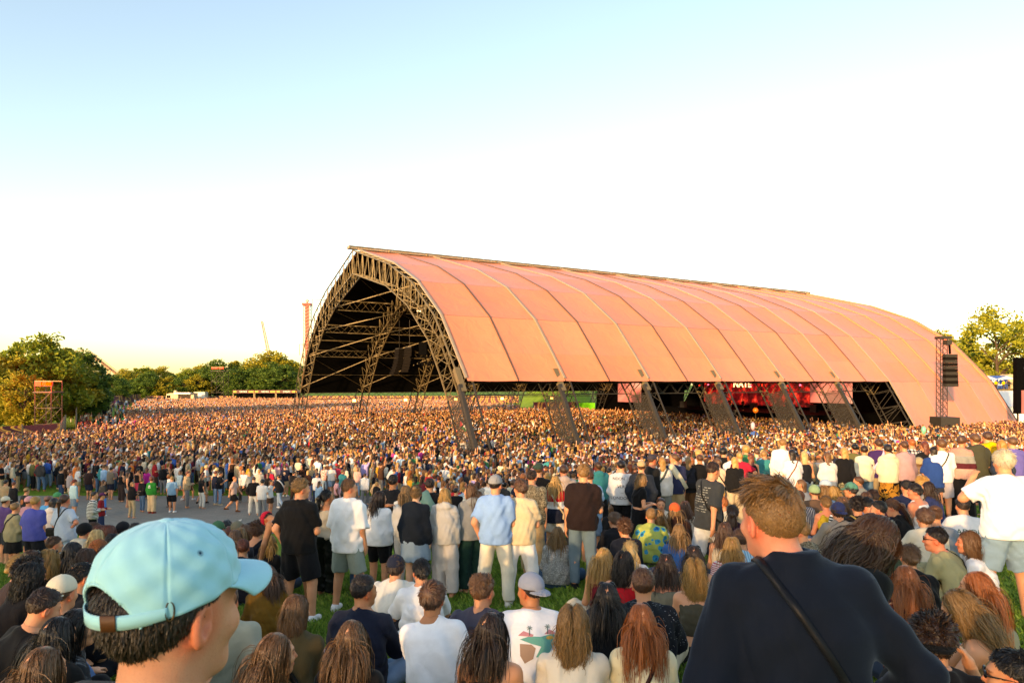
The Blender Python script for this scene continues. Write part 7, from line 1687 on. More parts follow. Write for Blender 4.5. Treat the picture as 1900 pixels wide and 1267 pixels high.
batch([
 (137, 889, 29.2, 'st_down', 30, 'm', 'p', ('crew', 'auburn'), ('long', '#9fc3cc'), ('shorts', '#6d8496'), 'person in pale aqua sweater and denim shorts on the pavement', dict(cap=('front', '#6b3a34'), shoes=W_)),
 (172, 911, 22.5, 'st_front', 60, 'm', 'p', ('crew', 'dark'), ('long', 'bw_stripe'), ('trousers', '#101012'), 'person in black and white striped sweater on the pavement', dict(stout=1.1)),
 (187, 914, 22.9, 'st_front', 70, 'f', 'p', ('pony', 'dark'), ('long', '#8e1a24'), ('jeans', '#2b3557'), 'person in red top and purple cap beside the striped sweater', dict(cap=('front', '#5d2a52'))),
 (190, 890, 29.7, 'st_front', 30, 'f', 'p', ('long', 'brown'), ('tee', '#3a3a38'), ('wide', '#3f86cf'), 'person in grey waistcoat and bright blue trousers', dict(shoes=W_)),
 (256, 868, 34.7, 'st_down', 20, 'm', 't', ('crew', 'dark'), ('tank', '#1a1414'), ('shorts', '#c03a56'), 'person in black vest and pink shorts on the pavement', dict(shoes='#c86a7a')),
 (281, 884, 31.4, 'st_down', 10, 'm', 'p', ('curly', 'auburn'), ('long', '#157a2c'), ('wide', '#cdb48e'), 'person in green track top with white emblem and beige trousers', dict(shoes='#8c2a24')),
 (273, 868, 34.1, 'st_down', 10, 'f', 'p', ('mid', 'auburn'), ('long', '#c42a8a'), ('trousers', '#26262c'), 'person in magenta and white jacket behind the green track top', {}),
 (319, 883, 30.8, 'st_down', 0, 'm', 'p', ('crew', 'gold'), ('tee', '#7fa6c0'), ('shorts', '#17181c'), 'person in pale blue t-shirt and black shorts on the pavement', dict(shoes=W_)),
 (333, 872, 34.1, 'st_walk', 20, 'f', 'p', ('bob', 'brown'), ('long', '#7f9bab'), ('short_shorts', '#8ea7b8'), 'person in denim jacket walking beside the pale blue t-shirt', {}),
 (350, 871, 34.1, 'st_walk', 15, 'f', 'p', ('long', 'blond'), ('long', '#1c2536'), ('skirt', '#5a371c'), 'person with long golden hair, navy jacket and brown skirt', dict(shoes=W_)),
 (376, 876, 33.0, 'st_walk', 5, 'f', 'p', ('long', 'auburn'), ('tee', '#7d8170'), ('shorts', '#d6c8a2'), 'person in sage shirt and cream shorts walking away', dict(shoes='#3a2a20')),
 (399, 873, 31.9, 'st_hold', 50, 'm', 'p', ('short', 'auburn'), ('tee', '#1a2136'), ('jeans', '#6f8fae'), 'person in navy t-shirt and jeans holding a drink', dict(shoes='#b9a68a')),
 (408, 874, 33.6, 'st_hold', 60, 'm', 't', ('short', 'dark'), ('tee', '#17171c'), ('jeans', '#7f9cb8'), 'person in dark t-shirt and pale jeans behind the drink', dict(shoes='#b9a68a')),
 (433, 883, 30.8, 'st_walk', 85, 'm', 'p', ('crew', 'ginger'), ('tee', '#cdaa9a'), ('shorts', '#141418'), 'ginger person striding in pink shirt and black shorts', dict(shoes='#5a3a26')),
 (454, 870, 32.5, 'st_walk', 200, 'm', 'p', ('short', 'dark'), ('long', '#e2dcd4'), ('trousers', '#3c352f'), 'person in white sweatshirt and dark trousers walking this way', dict(shoes='#8a8478')),
 (464, 874, 32.5, 'st_walk', -60, 'f', 'p', ('mid', 'blond'), ('long', '#8b9192'), ('skirt', '#3a2320'), 'blond person in denim jacket and brown skirt walking', dict(shoes='#8f897c')),
 (481, 870, 33.6, 'st_down', -30, 'm', 'p', ('crew', 'blond'), ('long', '#cbbfa8'), ('shorts', '#8faabd'), 'person in oatmeal sweater and light blue shorts', dict(shoes='#7a6a58')),
 (501, 869, 32.5, 'st_front', 190, 'm', 'p', ('short', 'blond'), ('tee', '#b01f3c'), ('trousers', '#dcd3c2'), 'person in red striped shirt and white trousers facing this way', dict(shoes='#8a8478')),
 (519, 880, 31.4, 'st_walk', -60, 'm', 'p', ('short', 'dbrown'), ('tee', '#1c1e22'), ('jeans', '#a9bccb'), 'person in black t-shirt with white bag and pale jeans', dict(shoes=W_, strap=('#e0dcd6', .06, -1))),
 (529, 862, 33.6, 'st_down', 0, 'm', 'p', ('short', 'brown'), ('tee', '#171c30'), ('shorts', '#a98f6a'), 'person in navy t-shirt with white emblem and tan shorts', dict(shoes=W_)),
 (551, 872, 34.1, 'st_down', 10, 'f', 'p', ('long', 'dbrown'), ('tee', '#55606a'), ('jeans', '#5d7f9f'), 'person with long dark hair and jeans skirt on the pavement', {}),
 (571, 872, 34.1, 'st_front', 5, 'f', 'p', ('bob', 'blond'), ('long', '#3a211a'), ('wide', '#6b6f88'), 'blond person in brown top and grey blue trousers', dict(shoes=W_)),
 (587, 868, 34.7, 'st_front', 20, 'f', 'p', ('mid', 'brown'), ('long', '#2f3d52'), ('wide', '#5d7178'), 'person in dark denim jacket with green drink', {}),
 (602, 862, 36.3, 'st_front', 10, 'f', 'p', ('mid', 'lbrown'), ('tee', 'pink_floral'), ('jeans', '#93adc0'), 'person in pink floral top, sun hat and light jeans', dict(cap=('front', '#d3c7b0'))),
 (625, 860, 36.3, 'st_walk', -30, 'm', 'r', ('crew', 'red'), ('tee', '#c8384e'), ('shorts', '#26262e'), 'person in red t-shirt and red cap walking', dict(cap=('front', '#c22a30'))),
 (615, 862, 37.0, 'st_walk', -30, 'm', 'p', ('crew', 'brown'), ('tee', '#ded6cc'), ('shorts', '#8ca1b4'), 'person in off white t-shirt just behind the red cap', {}),
 (663, 866, 36.3, 'st_down', 185, 'f', 'p', ('mid', 'brown'), ('tee', '#dcae9f'), ('jeans', '#7f9bb3'), 'person in peach t-shirt and jeans facing this way', {}),
 (690, 858, 36.3, 'st_walk', 50, 'f', 'p', ('long', 'blond'), ('tank', '#e0d2b2'), ('shorts', '#d9c7a2'), 'blond person in cream summer outfit walking', {}),
 (714, 858, 36.9, 'st_walk', 10, 'f', 'p', ('long', 'dblond'), ('long', '#ddd2bd'), ('short_shorts', '#6d8ba6'), 'person in cream sweater and denim shorts walking away', {}),
 (642, 858, 37.4, 'st_down', 0, 'f', 'p', ('bob', 'brown'), ('long', '#3f3a36'), ('trousers', '#17171b'), 'person in charcoal cardigan beyond the red cap', {}),
 (560, 862, 36.9, 'st_front', 185, 'f', 'p', ('mid', 'auburn'), ('long', '#2c1712'), ('trousers', '#2b211c'), 'person in dark brown facing this way above the brown top', {}),
 (113, 868, 36.3, 'st_down', 30, 'm', 'p', ('crew', 'dark'), ('long', '#121214'), ('jeans', '#2f4763'), 'person in black shirt and jeans at the crowd edge', {}),
 (130, 872, 35.2, 'st_down', 40, 'm', 'r', ('crew', 'auburn'), ('tee', '#a99a98'), ('shorts', '#c4ab94'), 'person in dusty grey t-shirt at the crowd edge', {}),
 (165, 867, 36.9, 'st_down', 10, 'm', 'p', ('crew', 'dark'), ('tee', '#35221f'), ('shorts', '#20283a'), 'broad person in brown t-shirt and navy shorts at the crowd edge', dict(stout=1.15)),
 (225, 872, 35.2, 'st_front', 15, 'f', 'p', ('long', 'brown'), ('tank', '#141214'), ('wide', '#3a2c28'), 'person with long brown hair and dark wide trousers', {}),
 (205, 866, 36.3, 'st_front', 20, 'm', 'p', ('short', 'dark'), ('tee', '#6f6558'), ('shorts', '#1b2030'), 'person in patterned taupe shirt and navy shorts', {}),
 (240, 866, 36.9, 'st_front', 15, 'f', 'p', ('long', 'black'), ('long', '#121014'), ('long_skirt', '#100f12'), 'person with black hair in long black dress at the crowd edge', {}),
 (48, 905, 24.0, 'st_down', 20, 'm', 'p', ('crew', 'brown'), ('tee', '#26272a'), ('shorts', '#303238'), 'person in black t-shirt with orange back print', dict(cap=('front', '#8a7550'))),
 (10, 890, 29.7, 'st_down', 15, 'm', 'p', ('short', 'dark'), ('long', '#a98f6c'), ('trousers', '#5a4a3a'), 'person in camel coat at the photo edge', {}),
 (25, 893, 29.2, 'st_down', 25, 'm', 'p', ('crew', 'auburn'), ('long', '#17161a'), ('trousers', '#24242a'), 'person in black and white jacket beside the camel coat', {}),
 (87, 920, 20.0, 'st_down', 20, 'm', 'r', ('crew', 'auburn'), ('tee', '#4f9fd0'), ('shorts', '#33363c'), 'person in sky blue t-shirt and mauve cap', dict(cap=('front', '#8a6a62'))),
 (108, 913, 20.0, 'st_down', 200, 'm', 'r', ('crew', 'brown'), ('tee', '#2c3430'), ('shorts', '#33363c'), 'person in green and white bucket hat facing this way', dict(cap=('beanie', '#3f8f5f'))),
 (52, 921, 16.5, 'st_down', 20, 'm', 'r', ('crew', 'brown'), ('tee', '#c98f94'), ('shorts', '#33363c'), 'person in pink cap behind the indigo t-shirt', dict(cap=('beanie', '#d79a9c'))),
 (8, 921, 17.0, 'st_down', 20, 'm', 'p', ('crew', 'brown'), ('tee', '#6a4a7a'), ('shorts', '#33363c'), 'person in purple shirt and cream cap at the photo edge', dict(cap=('front', '#d8cdb6'))),
], GP)
# ================================================================== the two people right in front of the camera
def merge(parts):
    V = []; Q = []; n = 0
    for v, q in parts: V.append(np.asarray(v)); Q.append(np.asarray(q)+n); n += len(v)
    return np.concatenate(V), np.concatenate(Q)
def grid_faces(nu, nv, closed=False):
    f = []
    for i in range(nu if closed else nu-1):
        for j in range(nv-1): f.append((i*nv+j, ((i+1) % nu)*nv+j, ((i+1) % nu)*nv+j+1, i*nv+j+1))
    return np.array(f)
def hero_cap(o, HM, col):
    c = C0+np.array([0, 0, .010]); rx, ry, rz = HR+np.array([.017, .018, .014])
    nt_, nv = 216, 44; r = np.random.default_rng(3)
    edge = lambda th: -.012+.018*np.sin(th)                # th = angle from +x; front (+y) higher, back lower
    def pt(th, z, off=0.0):
        k = np.where(z > 0, np.clip(1-(np.abs(z)/rz)**2.25, 0, 1)**(1/2.25), 1-.06*(np.abs(z)/.06)**2)
        a, b = (rx+off)*k, (ry+off)*k
        return np.stack([c[0]+a*np.cos(th), c[1]+b*np.sin(th), c[2]+z*np.ones_like(th)+off*.2], -1)
    TH = np.linspace(0, 2*np.pi, nt_, endpoint=False); V = []
    for th in TH:
        v = np.linspace(0, 1, nv); z = rz-(rz-edge(th))*v**1.0
        z = rz*np.cos(np.arccos(np.clip(edge(th)/rz, -1, 1))*v) if True else z
        p = pt(np.full(nv, th), z)
        d6 = np.abs(((th-np.pi/2+np.pi/6) % (np.pi/3))-np.pi/6)*.09
        gr = -.0018*np.exp(-(d6/.0014)**2)+.0008*np.exp(-((d6-.004)/.0015)**2)
        wr = .0024*(np.sin(th*5+v*9)*np.sin(v*14+th*2)+.6*np.sin(th*13-v*21+2))*np.clip(v*1.5, 0, 1)
        n = p-c; n /= np.linalg.norm(n, axis=1)[:, None]; V.append(p+n*(gr+wr)[:, None])
    V = np.concatenate(V); Q = grid_faces(nt_, nv, True)
    cen = V[Q].mean(1)-c; th = np.arctan2(cen[:, 1]/ry, cen[:, 0]/rx); db = np.abs((th+np.pi/2+np.pi) % (2*np.pi)-np.pi)
    zz = cen[:, 2]; ha = R(42); op = (db < ha) & (zz < edge(-np.pi/2)+.060*np.cos(np.clip(db/ha, 0, 1)*np.pi/2)**.7)
    Q = Q[~op]
    me = mesh_np('cap', V, Q, [CAPM]); cp = put('cap', me, o, mat=HM)
    md = cp.modifiers.new('thick', 'SOLIDIFY'); md.thickness = .0022; md.offset = -1
    # rim of the opening
    a = np.linspace(-1, 1, 41); th = -np.pi/2+a*ha; z = edge(-np.pi/2)+.060*np.cos(np.abs(a)*np.pi/2)**.7; pr = pt(th, z, .0006)
    mb = MB()
    for i in range(40): mb.bar(pr[i], pr[i+1], .0022, 6, cap=False)
    mb.build('opening_hem', CAPM, cp, True)
    # brim
    nb, nl = 41, 13; th = np.linspace(R(90-64), R(90+64), nb); inn = pt(th, edge(th)+.001, -.001); V = []
    for i in range(nb):
        s = (i/(nb-1))*2-1; ou = np.array([-.080*math.sin(s*R(78))/math.sin(R(78))*1.0, c[1]+ry+.070*math.cos(s*R(86))**.55-.035*(1-math.cos(s*R(80))), 0])
        for j in range(nl):
            t = j/(nl-1); q = inn[i]*(1-t)+np.array([ou[0], ou[1], inn[i][2]])*t
            q[2] = inn[i][2]-.010*t-5.0*q[0]**2*t*.55+.004*math.sin(t*math.pi); V.append(q)
    me = mesh_np('brim', np.array(V), grid_faces(nb, nl), [CAPM]); b_ = put('brim', me, cp); md = b_.modifiers.new('thick', 'SOLIDIFY'); md.thickness = .0035; md.offset = 0
    # strap, leather tag, buckle, eyelets, button
    def band(t0, t1, off, zlo, zhi, name, mat, n=24, thick=.0022):
        th = np.linspace(-np.pi/2+t0, -np.pi/2+t1, n); e = edge(th); A = pt(th, e+zlo, off); B = pt(th, e+zhi, off)
        V = np.stack([A, A*.5+B*.5, B], 1).reshape(-1, 3); q = put(name, mesh_np(name, V, grid_faces(n, 3), [mat]), cp); m = q.modifiers.new('t', 'SOLIDIFY'); m.thickness = thick; m.offset = 1; return q
    band(-R(50), R(50), .0008, -.002, .0185, 'strap', CAPM, 40); band(R(14), R(60), .0034, -.0005, .017, 'strap_end', CAPM)
    band(R(12), R(25), .0058, -.003, .020, 'leather_tag', plain('tag_leather', '#4a2a10', .6, 0, .2, 60))
    th = np.full(1, -np.pi/2+R(62)); e = edge(th); q0 = pt(th, e+.009, .004)[0]; q1 = pt(th+.06, e+.009, .004)[0]; d = nrm(q1-q0); up = np.array([0, 0, 1.]); mb = MB(); rg = [q0+(d*math.cos(t)*.006+up*math.sin(t)*.0135) for t in np.linspace(0, 2*np.pi, 25)]
    for i in range(24): mb.bar(rg[i], rg[i+1], .0013, 6, cap=False)
    mb.build('buckle', plain('bronze', '#5a4630', .35, .9), cp, True)
    for k in range(6):
        th = np.array([np.pi/2+np.pi/6+k*np.pi/3+.0]); q = pt(th, np.array([.060]), .0008)[0]; n = nrm(q-c); u = nrm(np.cross(n, (0, 0, 1))); v = np.cross(n, u); mb = MB(); rg = [q+(u*math.cos(t)+v*math.sin(t))*.0042 for t in np.linspace(0, 2*np.pi, 17)]
        for i in range(16): mb.bar(rg[i], rg[i+1], .0011, 5, cap=False)
        mb.build('eyelet', plain('eyelet_thread', '#6fa5b8', .8) if k == 0 else bpy.data.materials['eyelet_thread'], cp, True)
        mb = MB(); mb.bar(q-n*.0005, q+n*.0004, .0024, 10); mb.build('eyelet_hole', plain('eyelet_dark', '#24485a', .9) if k == 0 else bpy.data.materials['eyelet_dark'], cp)
    V, Q = surfnet(lambda p: ell(p, c+np.array([0, 0, rz+.001]), (.011, .011, .0045)), c+np.array([-.015, -.015, rz-.01]), c+np.array([.015, .015, rz+.012]), .0012); put('button', mesh_np('button', V, Q, [CAPM]), cp)
def mat_cap():
    m, nt, b = nodes('pale_blue_cotton'); tc = N(nt, 'ShaderNodeTexCoord')
    n1 = noise(nt, 26, 4, .6, tc.outputs['Object']); n2 = noise(nt, 900, 2, .5, tc.outputs['Object'])
    L(nt, mixc(nt, n1.outputs[0], '#86c4d4', '#98d6e4'), b.inputs['Base Color']); b.inputs['Roughness'].default_value = .9; b.inputs['Specular IOR Level'].default_value = .15
    b.inputs['Sheen Weight'].default_value = .2; bump(nt, b, math_(nt, 'ADD', n1.outputs[0], math_(nt, 'MULTIPLY', n2.outputs[0], .25)), .22, .004)
    return m
CAPM = mat_cap()
def head_matrix(bd): return Matrix.Translation(Vector(bd.hc)) @ Matrix([list(r)+[0] for r in bd.Rh]+[[0, 0, 0, 1]])
GH = 'people right in front of the camera'
# --- boy with the pale blue cap
bd = Body('st_down', 'm', 0, 0, 1.0); s_ = 1.05
Yb, Xb = 1.13, (324-950)/F*1.13; zb = CZ-.377-bd.hc[2]*s_; a_ = R(-28)
hx, hy_ = (rotz(a_) @ bd.hc)[:2]*s_
o, bd = person(Xb-hx, Yb-hy_, zb, 28, 'st_down', 'm', '#cf9a7c', None, ('tee', '#20242c'), ('jeans', '#3a4a60'), scale=s_, lod=(.020, .0032, 2), smat=SKINC, label='close head in pale blue cap with leather strap tag, facing away')
o['group'] = GH; HM = head_matrix(bd); hero_cap(o, HM, None)
def under_cap(seed, n, lmax):
    r = np.random.default_rng(seed); d = hair_roots(n*2, seed, -.02)
    yy = d[:, 1]; d = d[d[:, 2] < .30-.30*yy]; d = d[(d[:, 1] < .10) | ((d[:, 2] > -.05) & (d[:, 1] < .48))]; n = len(d); p = C0+d*(HR+.001)
    tg = np.array([0, -.35, -1.0])+r.normal(0, .22, (n, 3)); tg -= d*(tg*d).sum(1)[:, None]; v = tg/np.linalg.norm(tg, axis=1)[:, None]
    Ln = lmax*np.clip(.35+.65*(-d[:, 1]), .25, 1)*r.uniform(.6, 1.2, n); path = [p]; v = v+d*.18; S = 6
    for i in range(S-1):
        v = v+np.array([0, 0, -.1])+r.normal(0, .07, v.shape); v /= np.linalg.norm(v, axis=1)[:, None]; p = p+v*(Ln/(S-1))[:, None]
        q = (p-C0)/(HR+.004); k = np.linalg.norm(q, axis=1, keepdims=True); p = np.where(k < 1, C0+q/k*(HR+.004), p); path.append(p.copy())
    return ribbons(np.stack(path, 1), d, .0030, r, .7)
b0 = hair_base('short', .006, 5, .003, .10)
put('hair', mesh_np('hair', *merge([b0, under_cap(5, 9000, .040)]), [HAIR]), o, mat=HM, color='#1d130e')
# --- man in the navy sweater
bd = Body('st_hero', 'm', -20, 0, 1.06); s_ = 1.0; bd.hc = bd.hc+np.array([-.045, .01, -.03]); Yn, Xn = 2.08, (1431-950)/F*2.08
zb = CZ-.424-bd.hc[2]*s_; yw = 4; h_ = (rotz(R(-yw)) @ bd.hc)[:2]*s_
o, bd = person(Xn-h_[0], Yn-h_[1], zb, yw, 'st_hero', 'm', '#cf9078', None, None, ('jeans', '#2c3846'), scale=s_, hy=-20, stout=1.06, lod=(.016, .0036, 2), bd0=bd, smat=SKINC, label='close person seen from behind in dark navy sweater with thin black strap')
o['group'] = GH; HM = head_matrix(bd)
def navy(p):
    d = bd.shirt(p, 'long', 7, .013)
    q = p-(bd.nb+bd.up*.01+bd.fw*.006).astype(np.float32); u = q @ bd.up.astype(np.float32); rad = np.sqrt((q @ bd.sd.astype(np.float32))**2+(q @ bd.fw.astype(np.float32))**2)
    return smin(d, np.maximum(np.abs(u-.008)-.032, np.abs(rad-.066+.10*u)-.009), .022)
lo, hi = bd.bounds(.08); V, Q = surfnet(navy, lo, hi, .0085)
NAVY, nt_, b_ = nodes('navy_knit'); tc_ = N(nt_, 'ShaderNodeTexCoord'); n1_ = noise(nt_, 420, 2, .5, tc_.outputs['Object']); n2_ = noise(nt_, 6, 4, .5, tc_.outputs['Object'], .8)
L(nt_, mixc(nt_, n2_.outputs[0], '#070e1a', '#0d1828'), b_.inputs['Base Color']); b_.inputs['Roughness'].default_value = .85; b_.inputs['Sheen Weight'].default_value = .18; b_.inputs['Sheen Roughness'].default_value = .4; b_.inputs['Sheen Tint'].default_value = (.25, .45, .8, 1); b_.inputs['Specular IOR Level'].default_value = .15
bump(nt_, b_, math_(nt_, 'ADD', n2_.outputs[0], math_(nt_, 'MULTIPLY', n1_.outputs[0], .12)), .3, .012)
put('sweater', mesh_np('sweater', V, Q, [NAVY]), o)
strap_on(o, bd, 'long', 7, '#0e1118', .022, -1, None, .16, .013)
r_ = np.random.default_rng(9)
hs1 = hair_short(11, 8000, .080, 1.0, .0030, .34, .05, (-.9, .5, .05), .22, 0, 9, 190, .28, .8, .3, .016)
hs2 = hair_short(12, 10000, .034, 1.0, .0016, .25, .13, (-.5, .6, .0), .5, -.03, 6, 0, .2, .5, .35)
put('hair', mesh_np('hair', *merge([hair_base('short', .006, 4, .002, .42), hs1, hs2]), [HAIR]), o, mat=HM, color='#6e5232')

def find(lbl):
    for o, b in PEOPLE:
        if lbl in o['label']: return o, b, (PEOPLE.index((o, b)) % 3)*17+3
    raise KeyError(lbl)
o, bb, _ = find('long wavy brown hair bending')
for ch in [c for c in o.children if c.name.startswith('hair')]: bpy.data.objects.remove(ch)
gl = bb.Rh.T @ np.array([-.35, -.40, -1.0]); gl /= np.linalg.norm(gl)
hv = hair_long(31, 5200, .48, .014, .15, 0, 0, .45, .0034, .012, 16, .003, 110, gl, False, True)
put('hair', mesh_np('hair', *merge([hair_base('short', .008, 3, .008), hv]), [HAIR]), o, mat=head_matrix(bb), color='#3a2618')

# ================================================================== prints on clothes
def print_on(o, bd, kind, seed, me, t, x0=0.0, mat=None, gap=.004, name='print', amp=None):
    """lay a flat mesh (x right, y up, metres) on the back of a shirt"""
    V = np.empty(len(me.vertices)*3, np.float32); me.vertices.foreach_get('co', V); V = V.reshape(-1, 3)
    c = bd.pel+bd.up*bd.Lt*t; amp = AMP_T if amp is None else amp
    p = c+np.outer(V[:, 0]+x0, bd.sd)+np.outer(V[:, 1], bd.up)-bd.fw*.45; p = p.astype(np.float32); f = bd.fw.astype(np.float32)
    for it in range(40): p = p+f[None, :]*np.clip(bd.shirt(p, kind, seed, amp)-gap, -.05, .08)[:, None]*.8
    me.vertices.foreach_set('co', p.ravel()); me.update(); me.materials.clear(); me.materials.append(mat); return put(name, me, o)
def dense(me, n=2):
    b = bmesh.new(); b.from_mesh(me); bmesh.ops.triangulate(b, faces=b.faces)
    for i in range(n): bmesh.ops.subdivide_edges(b, edges=[e for e in b.edges if e.calc_length() > .025], cuts=1); bmesh.ops.triangulate(b, faces=b.faces)
    b.to_mesh(me); b.free(); return me
def poly_mesh(pts):
    me = bpy.data.meshes.new('print'); me.from_pydata([(x, y, 0) for x, y in pts], [], [tuple(range(len(pts)))]); return dense(me, 3)
def disc(x, y, rx, ry, n=14, rot=0): return [(x+rx*math.cos(t)*math.cos(rot)-ry*math.sin(t)*math.sin(rot), y+rx*math.cos(t)*math.sin(rot)+ry*math.sin(t)*math.cos(rot)) for t in np.linspace(0, 2*math.pi, n, endpoint=False)]
INKW = plain('white_ink', '#d9d9d6', .8); INKK = plain('black_ink', '#141414', .8); INKT = plain('teal_ink', '#5fa89a', .8); INKP = plain('pink_ink', '#c9868c', .8); INKS = plain('sand_ink', '#a98a74', .8); INKG = plain('green_ink', '#1f5648', .8); INKY = plain('gold_ink', '#c9a24c', .8); INKR = plain('red_ink', '#a8332c', .8); INKB = plain('blue_ink', '#2f5fb0', .8)
RAIN, nt_, b_ = nodes('rainbow_ink'); tc_ = N(nt_, 'ShaderNodeTexCoord'); s_x = N(nt_, 'ShaderNodeSeparateXYZ'); L(nt_, tc_.outputs['Generated'], s_x.inputs[0])
L(nt_, ramp(nt_, s_x.outputs[0], [(0, '#c23048'), (.3, '#d8907c'), (.5, '#d9d0ae'), (.75, '#b08ac0'), (1, '#8a4fb0')]), b_.inputs['Base Color']); b_.inputs['Roughness'].default_value = .8
o, b, sd_ = find('rainbow letters')
for ch, x in (('L', -.085), ('L', .085)): print_on(o, b, 'baggy', sd_, dense(text_mesh(ch, .20)), .62, x, RAIN)
o, b, sd_ = find('black sports jersey'); print_on(o, b, 'tee', sd_, dense(text_mesh('CHARD', .10)), .74, .0, plain('jersey_ink', '#9fb2d8', .8))
for i in range(5): print_on(o, b, 'tee', sd_, poly_mesh([(-.09, -.01-.03*i), (.09, -.01-.03*i), (.09, .003-.03*i), (-.09, .003-.03*i)]), .52, 0, INKW)
for i in (0, 1):
    sh, e, wr, hd, sg = b.arms[i]; ax = nrm(e-sh)
    for k, m_ in ((.72, INKW), (.80, INKB)):
        mb = MB(); mb.bar(sh+(e-sh)*(k-.03), sh+(e-sh)*(k+.03), b.ar[0]+.032, 16, b.ar[0]+.03, False); mb.build('cuff_band', m_, o, True)
o, b, sd_ = find('lettering on the back')
for tx, sz, t, x in (('NDON', .075, .86, -.06), ('VER', .085, .58, -.02), ('LONDON', .085, .16, -.03), ('---', .07, .66, .10), ('---', .06, .36, .0)): print_on(o, b, 'long', sd_, dense(text_mesh(tx, sz)), t, x, INKK)
o, b, sd_ = find('white t-shirt with lettering and flower'); print_on(o, b, 'baggy', sd_, dense(text_mesh('ADIDAS', .095)), .66, 0, INKG)
for k in range(8): print_on(o, b, 'baggy', sd_, poly_mesh(disc(-.08+.025*k, -.01*(k % 3), .028, .02)), .48, .02, (INKP, INKR, INKY, INKG)[k % 4], .004+.0006*k)
o, b, sd_ = find('palm beach print'); t0 = .62
print_on(o, b, 'baggy', sd_, poly_mesh([(-.13, .03), (-.06, .05), (.02, .045), (.12, .06), (.15, .02), (.10, -.03), (.05, -.10), (-.02, -.09), (.02, -.02), (-.05, .0)]), t0, .02, INKT, .0035)
print_on(o, b, 'baggy', sd_, poly_mesh([(-.13, .0), (-.05, -.005), (-.02, -.03), (-.04, -.10), (-.10, -.13), (-.13, -.08)]), t0, .02, INKS, .004)
print_on(o, b, 'baggy', sd_, poly_mesh([(-.14, .055), (-.10, .085), (-.06, .07), (-.03, .06), (-.04, .045)]), t0, .02, INKP, .0042); print_on(o, b, 'baggy', sd_, poly_mesh([(.05, .06), (.09, .09), (.13, .07), (.13, .055)]), t0, .02, INKP, .0042)
print_on(o, b, 'baggy', sd_, poly_mesh(disc(.09, .035, .03, .012)), t0, .02, INKY, .0048)
for px, py in ((-.06, .075), (.075, .08)):
    print_on(o, b, 'baggy', sd_, poly_mesh([(px-.003, py-.02), (px+.003, py-.02), (px+.006, py+.03), (px+.001, py+.03)]), t0, .02, INKG, .005)
    for a in (10, 60, 120, 170, 215, -35): print_on(o, b, 'baggy', sd_, poly_mesh([(px+.004, py+.03), (px+.004+.012*math.cos(R(a+14)), py+.03+.012*math.sin(R(a+14))), (px+.004+.026*math.cos(R(a)), py+.03+.022*math.sin(R(a))-.004), (px+.004+.012*math.cos(R(a-10)), py+.03+.012*math.sin(R(a-10)))]), t0, .02, INKG, .0053)
o, b, sd_ = find('charcoal t-shirt with lettering'); rr_ = random.Random(4)
for row in range(11):
    x = -.13+.02*(row % 3)
    while x < .10:
        w_ = rr_.uniform(.015, .05)
        if rr_.random() < .75: print_on(o, b, 'baggy', sd_, poly_mesh([(x, 0), (x+w_, 0), (x+w_, .010), (x, .010)]), .86-.062*row, 0, plain('faded_ink', '#8f918c', .85) if 'faded_ink' not in bpy.data.materials else bpy.data.materials['faded_ink'])
        x += w_+.012
o, b, sd_ = find('green track top')
for a in (60, 90, 120): print_on(o, b, 'long', sd_, poly_mesh(disc(.055*math.cos(R(a)), .05*math.sin(R(a)), .03, .02, 12, R(a))), .68, 0, INKW, .008, 'emblem', 0)
for k in range(3): print_on(o, b, 'long', sd_, poly_mesh([(-.07, -.02-.022*k), (.07, -.02-.022*k), (.065, -.008-.022*k), (-.065, -.008-.022*k)]), .68, 0, INKW, .008, 'emblem', 0)
o, b, sd_ = find('navy t-shirt with white emblem'); print_on(o, b, 'tee', sd_, poly_mesh(disc(0, 0, .07, .09)), .66, 0, INKS, .008, 'emblem', 0)
o, b, sd_ = find('orange back print'); print_on(o, b, 'tee', sd_, poly_mesh(disc(0, 0, .08, .10)), .58, 0, plain('orange_ink', '#9c5a34', .8), .008, 'emblem', 0)

# ================================================================== more people, further back, drawn from the same wardrobe
TOPC = [('black', '#131316', 20), ('white', '#dedad4', 20), ('cream', '#d2c5aa', 11), ('navy', '#1b2338', 9), ('grey', '#8a8987', 7), ('charcoal', '#37383b', 6), ('light blue', '#86a7c2', 7), ('blue', '#2c579f', 4), ('beige', '#b89c78', 7), ('brown', '#4a3022', 5),
        ('pink', '#cf9a9c', 4), ('red', '#a3242c', 4), ('olive', '#5b5a36', 4), ('green', '#2c6b46', 3), ('burgundy', '#5a1c2a', 2), ('lilac', '#9288b8', 2), ('orange', '#c4682c', 1), ('mustard', '#b98a2a', 2), ('teal', '#2a7f82', 2), ('magenta', '#b5387c', 1)]
HC = [('brown', 'brown', 24), ('dark brown', 'dbrown', 16), ('light brown', 'lbrown', 18), ('blond', 'blond', 14), ('dark blond', 'dblond', 14), ('black', 'black', 8), ('auburn', 'auburn', 8), ('golden', 'gold', 6), ('ginger', 'ginger', 4), ('platinum', 'lblond', 4)]
BTC = [('black', '#141418'), ('blue', '#4d6a88'), ('light blue', '#8ba3b8'), ('beige', '#b39c78'), ('white', '#d9d3c6'), ('grey', '#7c7c7c'), ('dark blue', '#26334a'), ('brown', '#4b372a')]
def wpick(r, L_): return r.choices(L_, [c[2] for c in L_])[0]
labels = {o['label'] for o, b in PEOPLE}
rf = random.Random(21)
